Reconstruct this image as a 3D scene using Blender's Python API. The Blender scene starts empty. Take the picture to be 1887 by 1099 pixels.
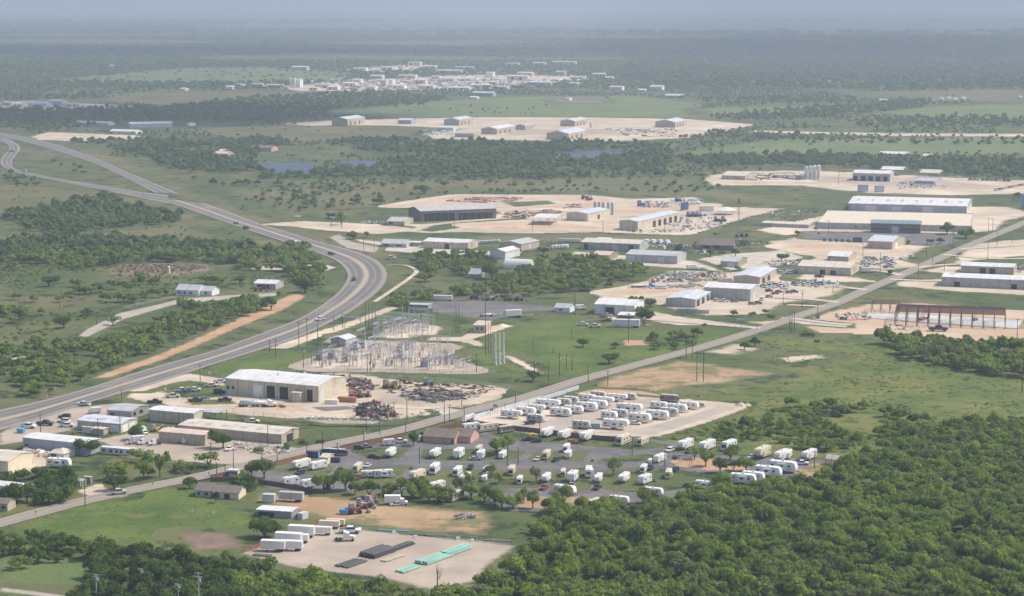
import bpy, math, random
import numpy as np
from math import sin, cos, pi, radians as R
from mathutils import noise as MN
random.seed(7); rng = np.random.default_rng(7)
S = bpy.context.scene; COL = S.collection
HAZE = 1.22e-4
# ------------------------------------------------------------ camera, sky, sun, exposure
W0, H0, F = 1887.0, 1099.0, 3850.0
CX, CY, CAMZ = W0/2, H0/2, 180.0
PITCH = math.atan(CY/F)                      # the horizon line lies on the photo's top edge
cam = bpy.data.cameras.new('camera'); co = bpy.data.objects.new('camera', cam); COL.objects.link(co)
cam.sensor_width = 36; cam.lens = F/W0*36; cam.clip_start = 1; cam.clip_end = 200000
co.location = (0, 0, CAMZ); co.rotation_euler = (pi/2-PITCH, 0, 0); S.camera = co
SUN_EL, SUN_DX, SUN_DY = R(50), 0.96, 0.28
w = bpy.data.worlds.new('World'); S.world = w; w.use_nodes = True
nt = w.node_tree; bg = nt.nodes['Background']; sk = nt.nodes.new('ShaderNodeTexSky')
sk.sky_type = 'NISHITA'; sk.sun_disc = False; sk.sun_elevation = SUN_EL
sk.sun_rotation = math.atan2(SUN_DX, SUN_DY); sk.air_density = 1.0; sk.dust_density = 4.0; sk.altitude = 300
nt.links.new(sk.outputs[0], bg.inputs[0]); bg.inputs[1].default_value = 0.15
sl = bpy.data.lights.new('sun', 'SUN'); so = bpy.data.objects.new('sun', sl); COL.objects.link(so)
sl.energy = 3.3; sl.angle = R(3.0); sl.color = (1, .94, .84)
from mathutils import Vector, Matrix
sd = Vector((SUN_DX*cos(SUN_EL), SUN_DY*cos(SUN_EL), sin(SUN_EL)))
so.rotation_euler = (-sd).to_track_quat('-Z', 'Y').to_euler()
S.view_settings.view_transform = 'Standard'; S.view_settings.look = 'None'
S.view_settings.exposure = 0.14; S.view_settings.gamma = 1; S.view_settings.use_curve_mapping = False
S.render.engine = 'CYCLES'; cy = S.cycles
cy.use_denoising = True; cy.max_bounces = 6; cy.diffuse_bounces = 3; cy.volume_bounces = 1
cy.transparent_max_bounces = 6; cy.use_adaptive_sampling = True; cy.adaptive_threshold = 0.02
# ------------------------------------------------------------ projection helpers
_cp, _sp = cos(PITCH), sin(PITCH)
def G(x, y, z=0.0):                           # photo pixel -> point on the ground
    a, b = x-CX, y-CY
    dx, dy, dz = a, F*_cp-b*_sp, -F*_sp-b*_cp
    t = (z-CAMZ)/dz
    return Vector((dx*t, dy*t, z))
def PX(p):
    X, Y, Z = p[0], p[1], p[2]-CAMZ
    d = Y*_cp-Z*_sp; v = -Z*_cp-Y*_sp
    return CX+F*X/d, CY+F*v/d
def solve(f, lo, hi, t):                      # f monotone
    s = f(hi) > f(lo)
    for _ in range(40):
        m = (lo+hi)/2
        if (f(m) < t) == s: lo = m
        else: hi = m
    return (lo+hi)/2
def hgt(x, y, hp):                            # metres of a height seen as hp pixels above ground pixel x, y
    g = G(x, y); return solve(lambda z: PX((g.x, g.y, z))[1], 0, 120, y-hp)
def mpp(y): return G(CX+1, y).x - G(CX, y).x   # metres per pixel across
# ------------------------------------------------------------ materials
MATS = {}
def _mix(nt, a, b, f, t='MIX'):
    n = nt.nodes.new('ShaderNodeMix'); n.data_type = 'RGBA'; n.blend_type = t
    for i, v in ((6, a), (7, b)):
        if isinstance(v, tuple): n.inputs[i].default_value = (*v, 1)
        else: nt.links.new(v, n.inputs[i])
    if isinstance(f, float): n.inputs[0].default_value = f
    else: nt.links.new(f, n.inputs[0])
    return n.outputs[2]
def _ramp(nt, s, lo, hi, smooth=True):
    n = nt.nodes.new('ShaderNodeMapRange'); n.inputs[1].default_value = lo; n.inputs[2].default_value = hi
    if smooth: n.interpolation_type = 'SMOOTHSTEP'
    nt.links.new(s, n.inputs[0]); return n.outputs[0]
def _noise(nt, vec, scale, det=4, rough=.6):
    n = nt.nodes.new('ShaderNodeTexNoise'); n.inputs['Scale'].default_value = scale
    n.inputs['Detail'].default_value = det; n.inputs['Roughness'].default_value = rough
    nt.links.new(vec, n.inputs['Vector']); return n.outputs[0]
def _pos(nt): return nt.nodes.new('ShaderNodeNewGeometry').outputs['Position']
def mat(name, col, rough=.6, var=.12, metal=0.0, scale=.6, stain=None, seams=False):
    if name in MATS: return MATS[name]
    m = bpy.data.materials.new(name); m.use_nodes = True; nt = m.node_tree
    b = nt.nodes['Principled BSDF']; b.inputs['Roughness'].default_value = rough; b.inputs['Metallic'].default_value = metal
    tc = nt.nodes.new('ShaderNodeTexCoord')
    n = _ramp(nt, _noise(nt, tc.outputs['Object'], scale), .3, .7)
    lo = tuple(c*(1-var) for c in col); hi = tuple(min(1, c*(1+var*.6)) for c in col)
    c = _mix(nt, lo, hi, n)
    if stain:
        c = _mix(nt, c, stain, _ramp(nt, _noise(nt, tc.outputs['Object'], scale*.35, 6), .56, .78))
        mp = nt.nodes.new('ShaderNodeMapping'); mp.inputs['Scale'].default_value = (1, .12, .15); nt.links.new(tc.outputs['Object'], mp.inputs[0])
        c = _mix(nt, c, tuple(v*.72 for v in col), _ramp(nt, _noise(nt, mp.outputs[0], .8, 4), .55, .75))
    if seams:
        sx = nt.nodes.new('ShaderNodeSeparateXYZ'); nt.links.new(tc.outputs['Object'], sx.inputs[0]); q = nt.nodes.new('ShaderNodeMath'); q.operation = 'PINGPONG'; q.inputs[1].default_value = 3.0
        nt.links.new(sx.outputs[0], q.inputs[0]); q2 = nt.nodes.new('ShaderNodeMath'); q2.operation = 'LESS_THAN'; q2.inputs[1].default_value = .14; nt.links.new(q.outputs[0], q2.inputs[0])
        c = _mix(nt, c, tuple(v*.62 for v in col), q2.outputs[0])
    nt.links.new(c, b.inputs['Base Color'])
    MATS[name] = m; return m
WHITE = lambda: mat('white_paint', (.84, .83, .80), .45, .06)
GLASS = lambda: mat('dark_glass', (.03, .035, .045), .12, .2)
TYRE = lambda: mat('tyre_rubber', (.03, .03, .03), .8)
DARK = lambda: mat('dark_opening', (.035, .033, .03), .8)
PAL = dict(beige=(.62, .55, .43), tan=(.50, .42, .33), grey=(.47, .46, .44), dgrey=(.31, .305, .30), white=(.80, .79, .77), cream=(.72, .63, .48),
  blue=(.38, .41, .47), rwhite=(.74, .73, .72), rgrey=(.50, .50, .51), rdark=(.20, .20, .21), rblue=(.60, .63, .68), brown=(.21, .17, .145),
  pink=(.60, .38, .30), rpink=(.66, .53, .45), teal=(.20, .36, .34), red=(.36, .09, .07), orange=(.46, .20, .12), vblue=(.08, .16, .42), yellow=(.6, .45, .08),
  black=(.05, .05, .055), silver=(.60, .61, .62), rust=(.15, .075, .055), wood=(.28, .13, .075), dwood=(.14, .10, .08), dpole=(.09, .075, .065),
  steel=(.50, .52, .54), green=(.20, .42, .34), green2=(.30, .52, .43), black2=(.10, .095, .09), tan2=(.42, .36, .28), roofgreen=(.22, .30, .32), rtan=(.66, .59, .49), conc=(.48, .46, .42), dblue=(.04, .06, .13), maroon=(.2, .04, .04), skyb=(.16, .34, .55))
def C(k):
    rough = .35 if k in ('red', 'vblue', 'black', 'silver', 'dblue') else .6
    st = (.30, .22, .15) if k in ('beige', 'tan', 'rwhite', 'rgrey', 'rpink', 'conc') else None
    return mat(k+'_finish', PAL[k], rough, .13, 0, .25, st, k in ('beige', 'tan', 'grey', 'rwhite', 'rgrey', 'rblue', 'rtan', 'blue'))
# ground colours: each makes a colour socket
def gcol(nt, k, P):
    n = lambda s, d=4, r=.6: _noise(nt, P, s, d, r)
    if k == 'grass':
        a = _mix(nt, (.078, .112, .038), (.145, .150, .064), _ramp(nt, n(.012, 6, .65), .36, .64))
        a = _mix(nt, a, (.19, .16, .085), _ramp(nt, n(.0045, 6, .6), .54, .72))
        a = _mix(nt, a, (.036, .062, .024), _ramp(nt, n(.045, 6, .75), .50, .60))
        a = _mix(nt, a, (.21, .175, .10), _ramp(nt, n(.025, 6, .75), .61, .70))
        return _mix(nt, a, (.18, .18, .08), _ramp(nt, n(.5, 3), .55, .8))
    if k == 'lush':
        a = _mix(nt, (.078, .132, .030), (.142, .182, .046), _ramp(nt, n(.03, 5), .35, .65))
        a = _mix(nt, a, (.17, .175, .065), _ramp(nt, n(.08, 4), .54, .72))
        return _mix(nt, a, (.045, .09, .024), _ramp(nt, n(.35, 3), .52, .75))
    if k == 'scrub':
        a = _mix(nt, (.092, .138, .034), (.180, .190, .056), _ramp(nt, n(.03, 6, .65), .36, .62))
        a = _mix(nt, a, (.21, .175, .09), _ramp(nt, n(.02, 6, .65), .57, .72))
        return _mix(nt, a, (.040, .075, .026), _ramp(nt, n(.14, 5, .7), .51, .64))
    if k == 'olive':
        a = _mix(nt, (.115, .125, .052), (.185, .165, .085), _ramp(nt, n(.01, 6), .35, .65))
        return _mix(nt, a, (.08, .105, .038), _ramp(nt, n(.08, 4), .52, .7))
    if k == 'pale':
        return _mix(nt, (.12, .175, .060), (.18, .20, .085), _ramp(nt, n(.01, 5), .35, .65))
    if k == 'floor':
        return _mix(nt, (.040, .055, .020), (.085, .085, .04), _ramp(nt, n(.08, 5), .38, .66))
    if k == 'gravel':
        mp = nt.nodes.new('ShaderNodeMapping'); mp.inputs['Rotation'].default_value = (0, 0, .4); mp.inputs['Scale'].default_value = (.12, 1, 1); nt.links.new(P, mp.inputs[0])
        a = _mix(nt, (.49, .40, .30), (.61, .515, .40), _ramp(nt, n(.035, 6, .65), .35, .65))
        a = _mix(nt, a, (.40, .32, .245), _ramp(nt, _noise(nt, mp.outputs[0], .35, 5, .7), .52, .72))
        a = _mix(nt, a, (.70, .585, .455), _ramp(nt, n(.012, 4), .50, .66))
        return _mix(nt, a, (.40, .32, .24), _ramp(nt, n(.11, 5, .7), .60, .74))
    if k == 'ggravel':
        a = _mix(nt, (.38, .31, .25), (.48, .40, .33), _ramp(nt, n(.05, 6, .65), .35, .65))
        return _mix(nt, a, (.27, .23, .195), _ramp(nt, n(.03, 5), .56, .75))
    if k == 'asphalt':
        a = _mix(nt, (.135, .13, .13), (.20, .19, .185), _ramp(nt, n(.07, 5), .35, .65))
        return _mix(nt, a, (.26, .235, .21), _ramp(nt, n(.03, 5, .7), .56, .74))
    if k == 'concrete':
        return _mix(nt, (.48, .42, .35), (.60, .53, .45), _ramp(nt, n(.08, 5), .35, .65))
    if k == 'slab':
        return _mix(nt, (.46, .47, .46), (.60, .60, .58), _ramp(nt, n(.08, 5), .35, .65))
    if k == 'orange':
        a = _mix(nt, (.36, .235, .14), (.46, .32, .20), _ramp(nt, n(.05, 6, .7), .35, .65))
        a = _mix(nt, a, (.19, .18, .085), _ramp(nt, n(.035, 8, .75), .49, .58))
        return _mix(nt, a, (.52, .39, .26), _ramp(nt, n(.02, 4), .57, .7))
    if k == 'dirt':
        return _mix(nt, (.44, .26, .15), (.52, .35, .225), _ramp(nt, n(.06, 5, .7), .35, .65))
    if k == 'rose':
        return _mix(nt, (.20, .13, .105), (.27, .20, .155), _ramp(nt, n(.09, 5, .7), .35, .65))
    if k == 'clay':
        a = _mix(nt, (.51, .36, .25), (.61, .465, .345), _ramp(nt, n(.02, 5, .7), .38, .62))
        return _mix(nt, a, (.45, .22, .15), _ramp(nt, n(.03, 6, .75), .56, .66))
    if k == 'road':
        return _mix(nt, (.38, .33, .28), (.46, .40, .34), _ramp(nt, n(.05, 5), .35, .65))
def gmat(over, under=None, soft=1.0, amp=2.0):
    key = f'{over}_over_{under}_{soft}_{amp}' if under else over
    if key in MATS: return MATS[key]
    m = bpy.data.materials.new(key); m.use_nodes = True; nt = m.node_tree
    b = nt.nodes['Principled BSDF']; b.inputs['Roughness'].default_value = .95; b.inputs['Specular IOR Level'].default_value = .15
    P = _pos(nt); c = gcol(nt, over, P)
    if over == 'gravel': amp *= 1.8
    if under:
        at = nt.nodes.new('ShaderNodeAttribute'); at.attribute_name = 'edge'
        nn = nt.nodes.new('ShaderNodeMath'); nn.operation = 'MULTIPLY_ADD'
        nt.links.new(_noise(nt, P, .55/amp, 6, .7), nn.inputs[0]); nn.inputs[1].default_value = amp*2; nn.inputs[2].default_value = -amp
        ad = nt.nodes.new('ShaderNodeMath'); nt.links.new(nn.outputs[0], ad.inputs[0]); nt.links.new(at.outputs['Fac'], ad.inputs[1])
        c = _mix(nt, gcol(nt, under, P), c, _ramp(nt, ad.outputs[0], -soft, soft))
    if over in ('grass', 'lush', 'scrub', 'olive', 'floor', 'pale'):
        bp = nt.nodes.new('ShaderNodeBump'); bp.inputs['Strength'].default_value = .7; bp.inputs['Distance'].default_value = 1.0
        nt.links.new(_noise(nt, P, .4, 5, .7), bp.inputs['Height']); nt.links.new(bp.outputs[0], b.inputs['Normal'])
    nt.links.new(c, b.inputs['Base Color']); MATS[key] = m; return m
# ------------------------------------------------------------ mesh helpers
class MB:
    def __init__(s): s.v = []; s.f = []
    def add(s, vs, fs):
        o = len(s.v); s.v += [tuple(v) for v in vs]; s.f += [tuple(i+o for i in f) for f in fs]; return s
    def box(s, x0, x1, y0, y1, z0, z1, tx=0, ty=0):      # tx, ty: inset of the top
        v = [(x0, y0, z0), (x1, y0, z0), (x1, y1, z0), (x0, y1, z0), (x0+tx, y0+ty, z1), (x1-tx, y0+ty, z1), (x1-tx, y1-ty, z1), (x0+tx, y1-ty, z1)]
        return s.add(v, [(3, 2, 1, 0), (4, 5, 6, 7), (0, 1, 5, 4), (1, 2, 6, 5), (2, 3, 7, 6), (3, 0, 4, 7)])
    def cyl(s, p0, p1, r0, r1=None, n=8):
        r1 = r0 if r1 is None else r1; p0, p1 = Vector(p0), Vector(p1); d = (p1-p0).normalized()
        a = d.orthogonal().normalized(); b = d.cross(a)
        v = [p0+(a*cos(2*pi*i/n)+b*sin(2*pi*i/n))*r0 for i in range(n)]+[p1+(a*cos(2*pi*i/n)+b*sin(2*pi*i/n))*r1 for i in range(n)]
        return s.add(v, [(i, (i+1) % n, n+(i+1) % n, n+i) for i in range(n)]+[tuple(range(n-1, -1, -1)), tuple(range(n, 2*n))])
    def prism(s, prof, a0, a1, axis='y'):                # prof: (p, z) outline; axis = direction of extrusion
        n = len(prof); f = (lambda p, z, a: (p, a, z)) if axis == 'y' else (lambda p, z, a: (a, p, z))
        v = [f(p, z, a0) for p, z in prof]+[f(p, z, a1) for p, z in prof]
        return s.add(v, [(i, (i+1) % n, n+(i+1) % n, n+i) for i in range(n)]+[tuple(range(n-1, -1, -1)), tuple(range(n, 2*n))])
    def mesh(s, name, m, smooth=False):
        me = bpy.data.meshes.new(name); me.from_pydata(s.v, [], s.f); me.materials.append(m)
        import bmesh
        bm = bmesh.new(); bm.from_mesh(me); bmesh.ops.recalc_face_normals(bm, faces=bm.faces); bm.to_mesh(me); bm.free()
        if smooth: me.polygons.foreach_set('use_smooth', [True]*len(me.polygons))
        return me
def npmesh(name, V, Q, m):                               # numpy vertices, quads -> mesh
    me = bpy.data.meshes.new(name); me.vertices.add(len(V)); me.vertices.foreach_set('co', V.astype(np.float32).ravel())
    me.loops.add(Q.size); me.loops.foreach_set('vertex_index', Q.astype(np.int32).ravel())
    me.polygons.add(len(Q)); me.polygons.foreach_set('loop_start', np.arange(0, Q.size, 4, dtype=np.int32))
    me.update(calc_edges=True); me.materials.append(m); return me
ALL = []
def obj(name, me, parent=None, loc=None):
    o = bpy.data.objects.new(name, me); COL.objects.link(o)
    if parent: o.parent = parent
    if loc is not None: o.location = loc
    return o
def thing(name, label, cat, loc, rz=0, group=None, sc=None, me=None):
    o = obj(name, me, None, loc); o.rotation_euler[2] = rz
    if sc: o.scale = sc if isinstance(sc, tuple) else (sc, sc, sc)
    o['label'] = label; o['category'] = cat
    if group: o['group'] = group
    ALL.append(o); return o
def struct(name, me, kind='structure', label=None):
    o = obj(name, me); o['kind'] = kind
    if label: o['label'] = label
    return o
KIND = {}                                                # kind -> list of (part name, mesh, parent index)
def inst(kind, name, label, cat, loc, rz=0, group=None, sc=None):
    t = thing(name, label, cat, loc, rz, group, sc); made = []
    for pn, me, pi_ in KIND[kind]:
        made.append(obj(pn, me, made[pi_] if pi_ is not None else t))
    return t
# ------------------------------------------------------------ polygons
def inpoly(P, poly):
    x, y = P[:, 0], P[:, 1]; r = np.zeros(len(P), bool); n = len(poly)
    for i in range(n):
        x0, y0 = poly[i][0], poly[i][1]; x1, y1 = poly[(i+1) % n][0], poly[(i+1) % n][1]
        c = (y0 > y) != (y1 > y)
        with np.errstate(divide='ignore', invalid='ignore'):
            r ^= c & (x < (x1-x0)*(y-y0)/(y1-y0+1e-12)+x0)
    return r
def sdist(P, poly):
    d = np.full(len(P), 1e9); n = len(poly)
    for i in range(n):
        a = np.array(poly[i][:2]); b = np.array(poly[(i+1) % n][:2]); ab = b-a
        t = np.clip(((P-a)@ab)/max(1e-9, ab@ab), 0, 1)
        d = np.minimum(d, np.linalg.norm(P-(a+t[:, None]*ab), axis=1))
    return np.where(inpoly(P, poly), d, -d)
def gpoly(pts): return [tuple(G(x, y)[:2]) for x, y in pts]
EXCL = []; ZL = [0.01]; PZ = []
def gz(x, y):
    P = np.array([[x, y]]); z = 0.0
    for lo, hi, poly, pz in PZ:
        if lo[0]-2 < x < hi[0]+2 and lo[1]-2 < y < hi[1]+2 and inpoly(P, poly)[0]: z = max(z, pz)
    return z+.004
def patch(name, over, pts, soft=.8, amp=1.5, under='grass', excl=True, cell=None):
    poly = gpoly(pts); A = np.array(poly); lo, hi = A.min(0), A.max(0); mrg = soft+amp*(1.8 if over == 'gravel' else 1)+1
    ext = max(hi-lo); cell = cell or max(1.5, min(ext/70, 40)); mrg = max(mrg, cell*1.5)
    xs = np.arange(lo[0]-mrg, hi[0]+mrg+cell, cell); ys = np.arange(lo[1]-mrg, hi[1]+mrg+cell, cell)
    X, Y = np.meshgrid(xs, ys); P = np.stack([X.ravel(), Y.ravel()], 1); sdv = sdist(P, poly)
    nx = len(xs); I = np.arange(len(P)).reshape(X.shape)
    Q = np.stack([I[:-1, :-1], I[:-1, 1:], I[1:, 1:], I[1:, :-1]], -1).reshape(-1, 4)
    Q = Q[sdv[Q].max(1) > -mrg]
    used = np.unique(Q); mp = np.full(len(P), -1); mp[used] = np.arange(len(used))
    V = np.zeros((len(used), 3)); V[:, :2] = P[used]; V[:, 2] = ZL[0]; PZ.append((lo, hi, poly, ZL[0])); ZL[0] += .003
    me = npmesh(name, V, mp[Q], gmat(over, under, soft, amp))
    at = me.attributes.new('edge', 'FLOAT', 'POINT'); at.data.foreach_set('value', sdv[used].astype(np.float32))
    if excl: EXCL.append(poly)
    return struct(name, me)
# ------------------------------------------------------------ vehicles (nose towards +x)
def wheels(parts, xs, y, r=.38, wdt=.28, par=None):
    for x in xs:
        for s in (-1, 1):
            parts.append(('wheel', MB().cyl((x, s*y-wdt/2, r), (x, s*y+wdt/2, r), r, n=10).mesh('wheel', TYRE()), par))
def win(parts, x0, x1, z0, z1, y, name='window', m=None):
    for s in (-1, 1):
        parts.append((name, MB().box(x0, x1, min(s*y, s*(y+.03)), max(s*y, s*(y+.03)), z0, z1).mesh(name, m or GLASS()), 0))
def k_trailer(key, L, body='white', trim='dgrey', roof=None, nose='travel', slide=True):
    h = L/2; p = []
    if nose == 'fifth':
        prof = [(-h, .75), (h-2.6, .75), (h-2.5, 1.7), (h-.3, 1.7), (h, 2.1), (h-.1, 3.0), (h-.7, 3.55), (-h+.15, 3.45), (-h, 3.2)]
    else:
        prof = [(-h, .6), (h-.5, .6), (h-.05, 1.1), (h, 1.7), (h-.35, 2.8), (h-.9, 3.12), (-h+.3, 3.12), (-h, 2.9)]
    p.append(('body', MB().prism(prof, -1.25, 1.25).mesh('body', C(body)), None))
    top = prof[-2][1]
    p.append(('roof', MB().box(-h+.35, h-1.0, -1.18, 1.18, top, top+.06).mesh('roof', C(roof or 'rwhite')), 0))
    if slide:
        p.append(('slide_out', MB().box(-h*.35, h*.3, -1.95, -1.25, 1.0, top-.35).mesh('slide_out', C(body)), 0))
    win(p, -h+.8, -h+1.7, 1.75, 2.35, 1.25); win(p, h*.42, h*.42+.8, 1.7, 2.3, 1.25)
    if slide: p.append(('window', MB().box(-h*.15, h*.12, -1.98, -1.95, 1.75, 2.35).mesh('window', GLASS()), 0))
    p.append(('door', MB().box(h*.12, h*.12+.75, 1.25, 1.29, .75, 2.6).mesh('door', C('silver')), 0))
    win(p, -h+.3, h-1.2, 1.05, 1.22, 1.25, 'stripe', C(trim))
    p.append(('air_conditioner', MB().box(-.6, .5, -.4, .4, top+.05, top+.4, .12, .08).mesh('air_conditioner', C('rwhite')), 1))
    p.append(('roof_vent', MB().box(-h*.6, -h*.6+.5, -.25, .25, top+.05, top+.22).mesh('roof_vent', C('silver')), 1))
    if nose != 'fifth':
        p.append(('hitch', MB().cyl((h-.4, -.8, .55), (h+1.1, 0, .55), .07).cyl((h-.4, .8, .55), (h+1.1, 0, .55), .07).mesh('hitch', C('black')), None))
        p.append(('gas_bottle', MB().cyl((h+.3, 0, .55), (h+.3, 0, 1.15), .22).mesh('gas_bottle', C('white')), None))
    else:
        for s in (-1, 1): p.append(('landing_leg', MB().cyl((h-2.7, s, 0), (h-2.7, s, .8), .08).mesh('landing_leg', C('black')), None))
    for x in (-.7, .3): wheels(p, [x-h*.12], 1.05, .36)
    KIND[key] = p
def k_motorhome(key, L, body='cream', roof='rpink', trim='maroon'):
    h = L/2; p = [('body', MB().prism([(-h, .5), (h-.1, .5), (h, 1.2), (h-.25, 2.7), (h-.6, 3.3), (-h+.1, 3.3), (-h, 3.1)], -1.25, 1.25).mesh('body', C(body)), None),
        ('roof', MB().box(-h+.2, h-.7, -1.2, 1.2, 3.3, 3.37).mesh('roof', C(roof)), 0),
        ('windshield', MB().add([(h-.04, -1.05, 1.35), (h-.04, 1.05, 1.35), (h-.24, 1.05, 2.55), (h-.24, -1.05, 2.55), (h+.02, -1.05, 1.35), (h+.02, 1.05, 1.35), (h-.18, 1.05, 2.55), (h-.18, -1.05, 2.55)], [(0, 1, 2, 3), (4, 5, 6, 7), (0, 1, 5, 4), (1, 2, 6, 5), (2, 3, 7, 6), (3, 0, 4, 7)]).mesh('windshield', GLASS()), 0)]
    for x in (-h+.8, -h*.2, h*.3): win(p, x, x+1.0, 1.9, 2.5, 1.25)
    p.append(('slide_out', MB().box(-h*.5, h*.1, -1.85, -1.25, .9, 2.9).mesh('slide_out', C(body)), 0))
    win(p, -h+.1, h-.4, .85, 1.2, 1.25, 'stripe', C(trim))
    p.append(('door', MB().box(h*.55, h*.55+.7, 1.25, 1.29, .6, 2.4).mesh('door', C('silver')), 0))
    p.append(('rear_window', MB().box(-h-.03, -h, -.9, .9, 1.7, 2.4).mesh('rear_window', GLASS()), 0))
    for x in (-h*.5, h*.35): p.append(('air_conditioner', MB().box(x-.5, x+.5, -.35, .35, 3.36, 3.68, .1, .08).mesh('air_conditioner', C('white')), 1))
    wheels(p, [-h+2.6, h-1.3], 1.05, .45); KIND[key] = p
def k_car(key, col):
    p = [('body', MB().prism([(-2.3, .35), (2.25, .35), (2.35, .65), (2.1, .88), (.9, .98), (-1.6, 1.0), (-2.3, .95)], -.9, .9).mesh('body', C(col)), None),
        ('cabin', MB().add([(-1.9, -.82, .98), (1.0, -.82, .97), (1.0, .82, .97), (-1.9, .82, .98), (-1.3, -.65, 1.42), (.2, -.65, 1.42), (.2, .65, 1.42), (-1.3, .65, 1.42)], [(0, 1, 5, 4), (1, 2, 6, 5), (2, 3, 7, 6), (3, 0, 4, 7), (4, 5, 6, 7)]).mesh('cabin', GLASS()), 0),
        ('roof', MB().box(-1.35, .25, -.68, .68, 1.41, 1.47, .1, .06).mesh('roof', C(col)), 0)]
    for s in (-1, 1): p.append(('headlight', MB().box(2.2, 2.34, s*.6-.17, s*.6+.17, .62, .78).mesh('headlight', C('silver')), 0))
    wheels(p, [-1.4, 1.45], .82, .33, .2); KIND[key] = p
def k_suv(key, col):
    p = [('body', MB().prism([(-2.4, .45), (2.3, .45), (2.4, .8), (2.25, 1.1), (1.0, 1.2), (-2.4, 1.22)], -.95, .95).mesh('body', C(col)), None),
        ('cabin', MB().add([(-2.35, -.88, 1.2), (1.1, -.88, 1.18), (1.1, .88, 1.18), (-2.35, .88, 1.2), (-2.15, -.75, 1.8), (.35, -.75, 1.8), (.35, .75, 1.8), (-2.15, .75, 1.8)], [(0, 1, 5, 4), (1, 2, 6, 5), (2, 3, 7, 6), (3, 0, 4, 7), (4, 5, 6, 7)]).mesh('cabin', GLASS()), 0),
        ('roof', MB().box(-2.2, .4, -.78, .78, 1.79, 1.87, .1, .08).mesh('roof', C(col)), 0)]
    wheels(p, [-1.45, 1.5], .86, .4, .22); KIND[key] = p
def k_pickup(key, col):
    p = [('body', MB().prism([(-2.9, .5), (2.75, .5), (2.85, .85), (2.7, 1.12), (1.35, 1.2), (-2.9, 1.2)], -.97, .97).mesh('body', C(col)), None),
        ('cab', MB().add([(-.9, -.92, 1.19), (1.4, -.92, 1.19), (1.4, .92, 1.19), (-.9, .92, 1.19), (-.75, -.75, 1.82), (.75, -.75, 1.82), (.75, .75, 1.82), (-.75, .75, 1.82)], [(0, 1, 5, 4), (1, 2, 6, 5), (2, 3, 7, 6), (3, 0, 4, 7), (4, 5, 6, 7)]).mesh('cab', GLASS()), 0),
        ('roof', MB().box(-.8, .8, -.8, .8, 1.8, 1.9, .08, .08).mesh('roof', C(col)), 0),
        ('bed', MB().box(-2.8, -1.0, -.82, .82, 1.19, 1.22).mesh('bed', C('black')), 0)]
    for s in (-1, 1): p.append(('headlight', MB().box(2.72, 2.86, s*.7-.18, s*.7+.18, .85, 1.05).mesh('headlight', C('silver')), 0))
    wheels(p, [-1.75, 1.8], .88, .42, .25); KIND[key] = p
def tractor(p, x, col):
    p.append(('cab', MB().prism([(x, .8), (x+2.2, .8), (x+2.3, 2.0), (x+1.9, 2.9), (x+.2, 3.6), (x, 3.6)], -1.2, 1.2).mesh('cab', C(col)), None)); c = len(p)-1
    p.append(('hood', MB().prism([(x+2.2, .6), (x+4.0, .6), (x+4.1, 1.5), (x+3.9, 1.85), (x+2.2, 2.05)], -1.0, 1.0).mesh('hood', C(col)), None))
    p.append(('windshield', MB().box(x+2.1, x+2.32, -1.0, 1.0, 2.02, 2.72, .03, .05).mesh('windshield', GLASS()), c))
    p.append(('chassis', MB().box(x-3.2, x+3.9, -.45, .45, .55, .9).mesh('chassis', C('black')), None))
    p.append(('exhaust_stack', MB().cyl((x-.15, 1.0, 1), (x-.15, 1.0, 3.9), .09).mesh('exhaust_stack', C('silver')), None))
    wheels(p, [x-2.4, x-1.2, x+3.3], 1.0, .5, .35)
def k_box_trailer(key, L, col='white', low=False):
    h = L/2; z0, z1 = (1.1, 3.9) if not low else (.9, 3.5)
    p = [('box', MB().box(-h, h, -1.28, 1.28, z0, z1).mesh('box', C(col)), None),
        ('door', MB().box(h, h+.05, -1.15, 1.15, z0+.1, z1-.1).mesh('door', C('silver' if col == 'white' else col)), 0),
        ('chassis', MB().box(-h+.3, h-.3, -.5, .5, .8, z0-.004).mesh('chassis', C('black')), None)]
    for s in (-1, 1): p.append(('landing_leg', MB().cyl((-h+2, s*.8, 0), (-h+2, s*.8, .9), .08).mesh('landing_leg', C('black')), None))
    wheels(p, [h-1.2, h-2.4], .95, .48, .35); KIND[key] = p
def k_semi(key, col, load='box', lcol='white'):
    p = []; tractor(p, 5.0, col)
    if load == 'box': p.append(('box', MB().box(-9, 4.6, -1.28, 1.28, 1.15, 3.95).mesh('box', C(lcol)), None))
    elif load == 'tank':
        p.append(('tank', MB().cyl((-8, 0, 2.0), (3.6, 0, 2.0), 1.05, n=14).mesh('tank', C(lcol), True), None))
        p.append(('ladder', MB().box(-2.2, -1.8, 1.05, 1.15, .9, 3.1).mesh('ladder', C('black')), len(p)-1))
    elif load == 'flat': p.append(('deck', MB().box(-9, 4, -1.25, 1.25, 1.15, 1.4).mesh('deck', C('dgrey')), None))
    if load: p.append(('trailer_frame', MB().box(-8.6, 3.9, -.5, .5, .8, 1.146).mesh('trailer_frame', C('black')), None)); wheels(p, [-7.8, -6.5], .95, .5, .35)
    KIND[key] = p
def k_boxtruck(key, col='white'):
    KIND[key] = p = [('box', MB().box(-3.6, 1.6, -1.15, 1.15, .95, 3.3).mesh('box', C(col)), None),
        ('cab', MB().prism([(1.65, .6), (3.9, .6), (4.0, 1.2), (3.1, 1.4), (2.7, 2.2), (1.65, 2.3)], -1.0, 1.0).mesh('cab', C(col)), None),
        ('windshield', MB().box(2.72, 3.1, -.9, .9, 1.42, 2.1, .15, .1).mesh('windshield', GLASS()), 1),
        ('chassis', MB().box(-3.4, 3.6, -.5, .5, .5, .946).mesh('chassis', C('black')), None)]
    wheels(p, [-2.2, 2.9], .95, .43, .3)
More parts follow.
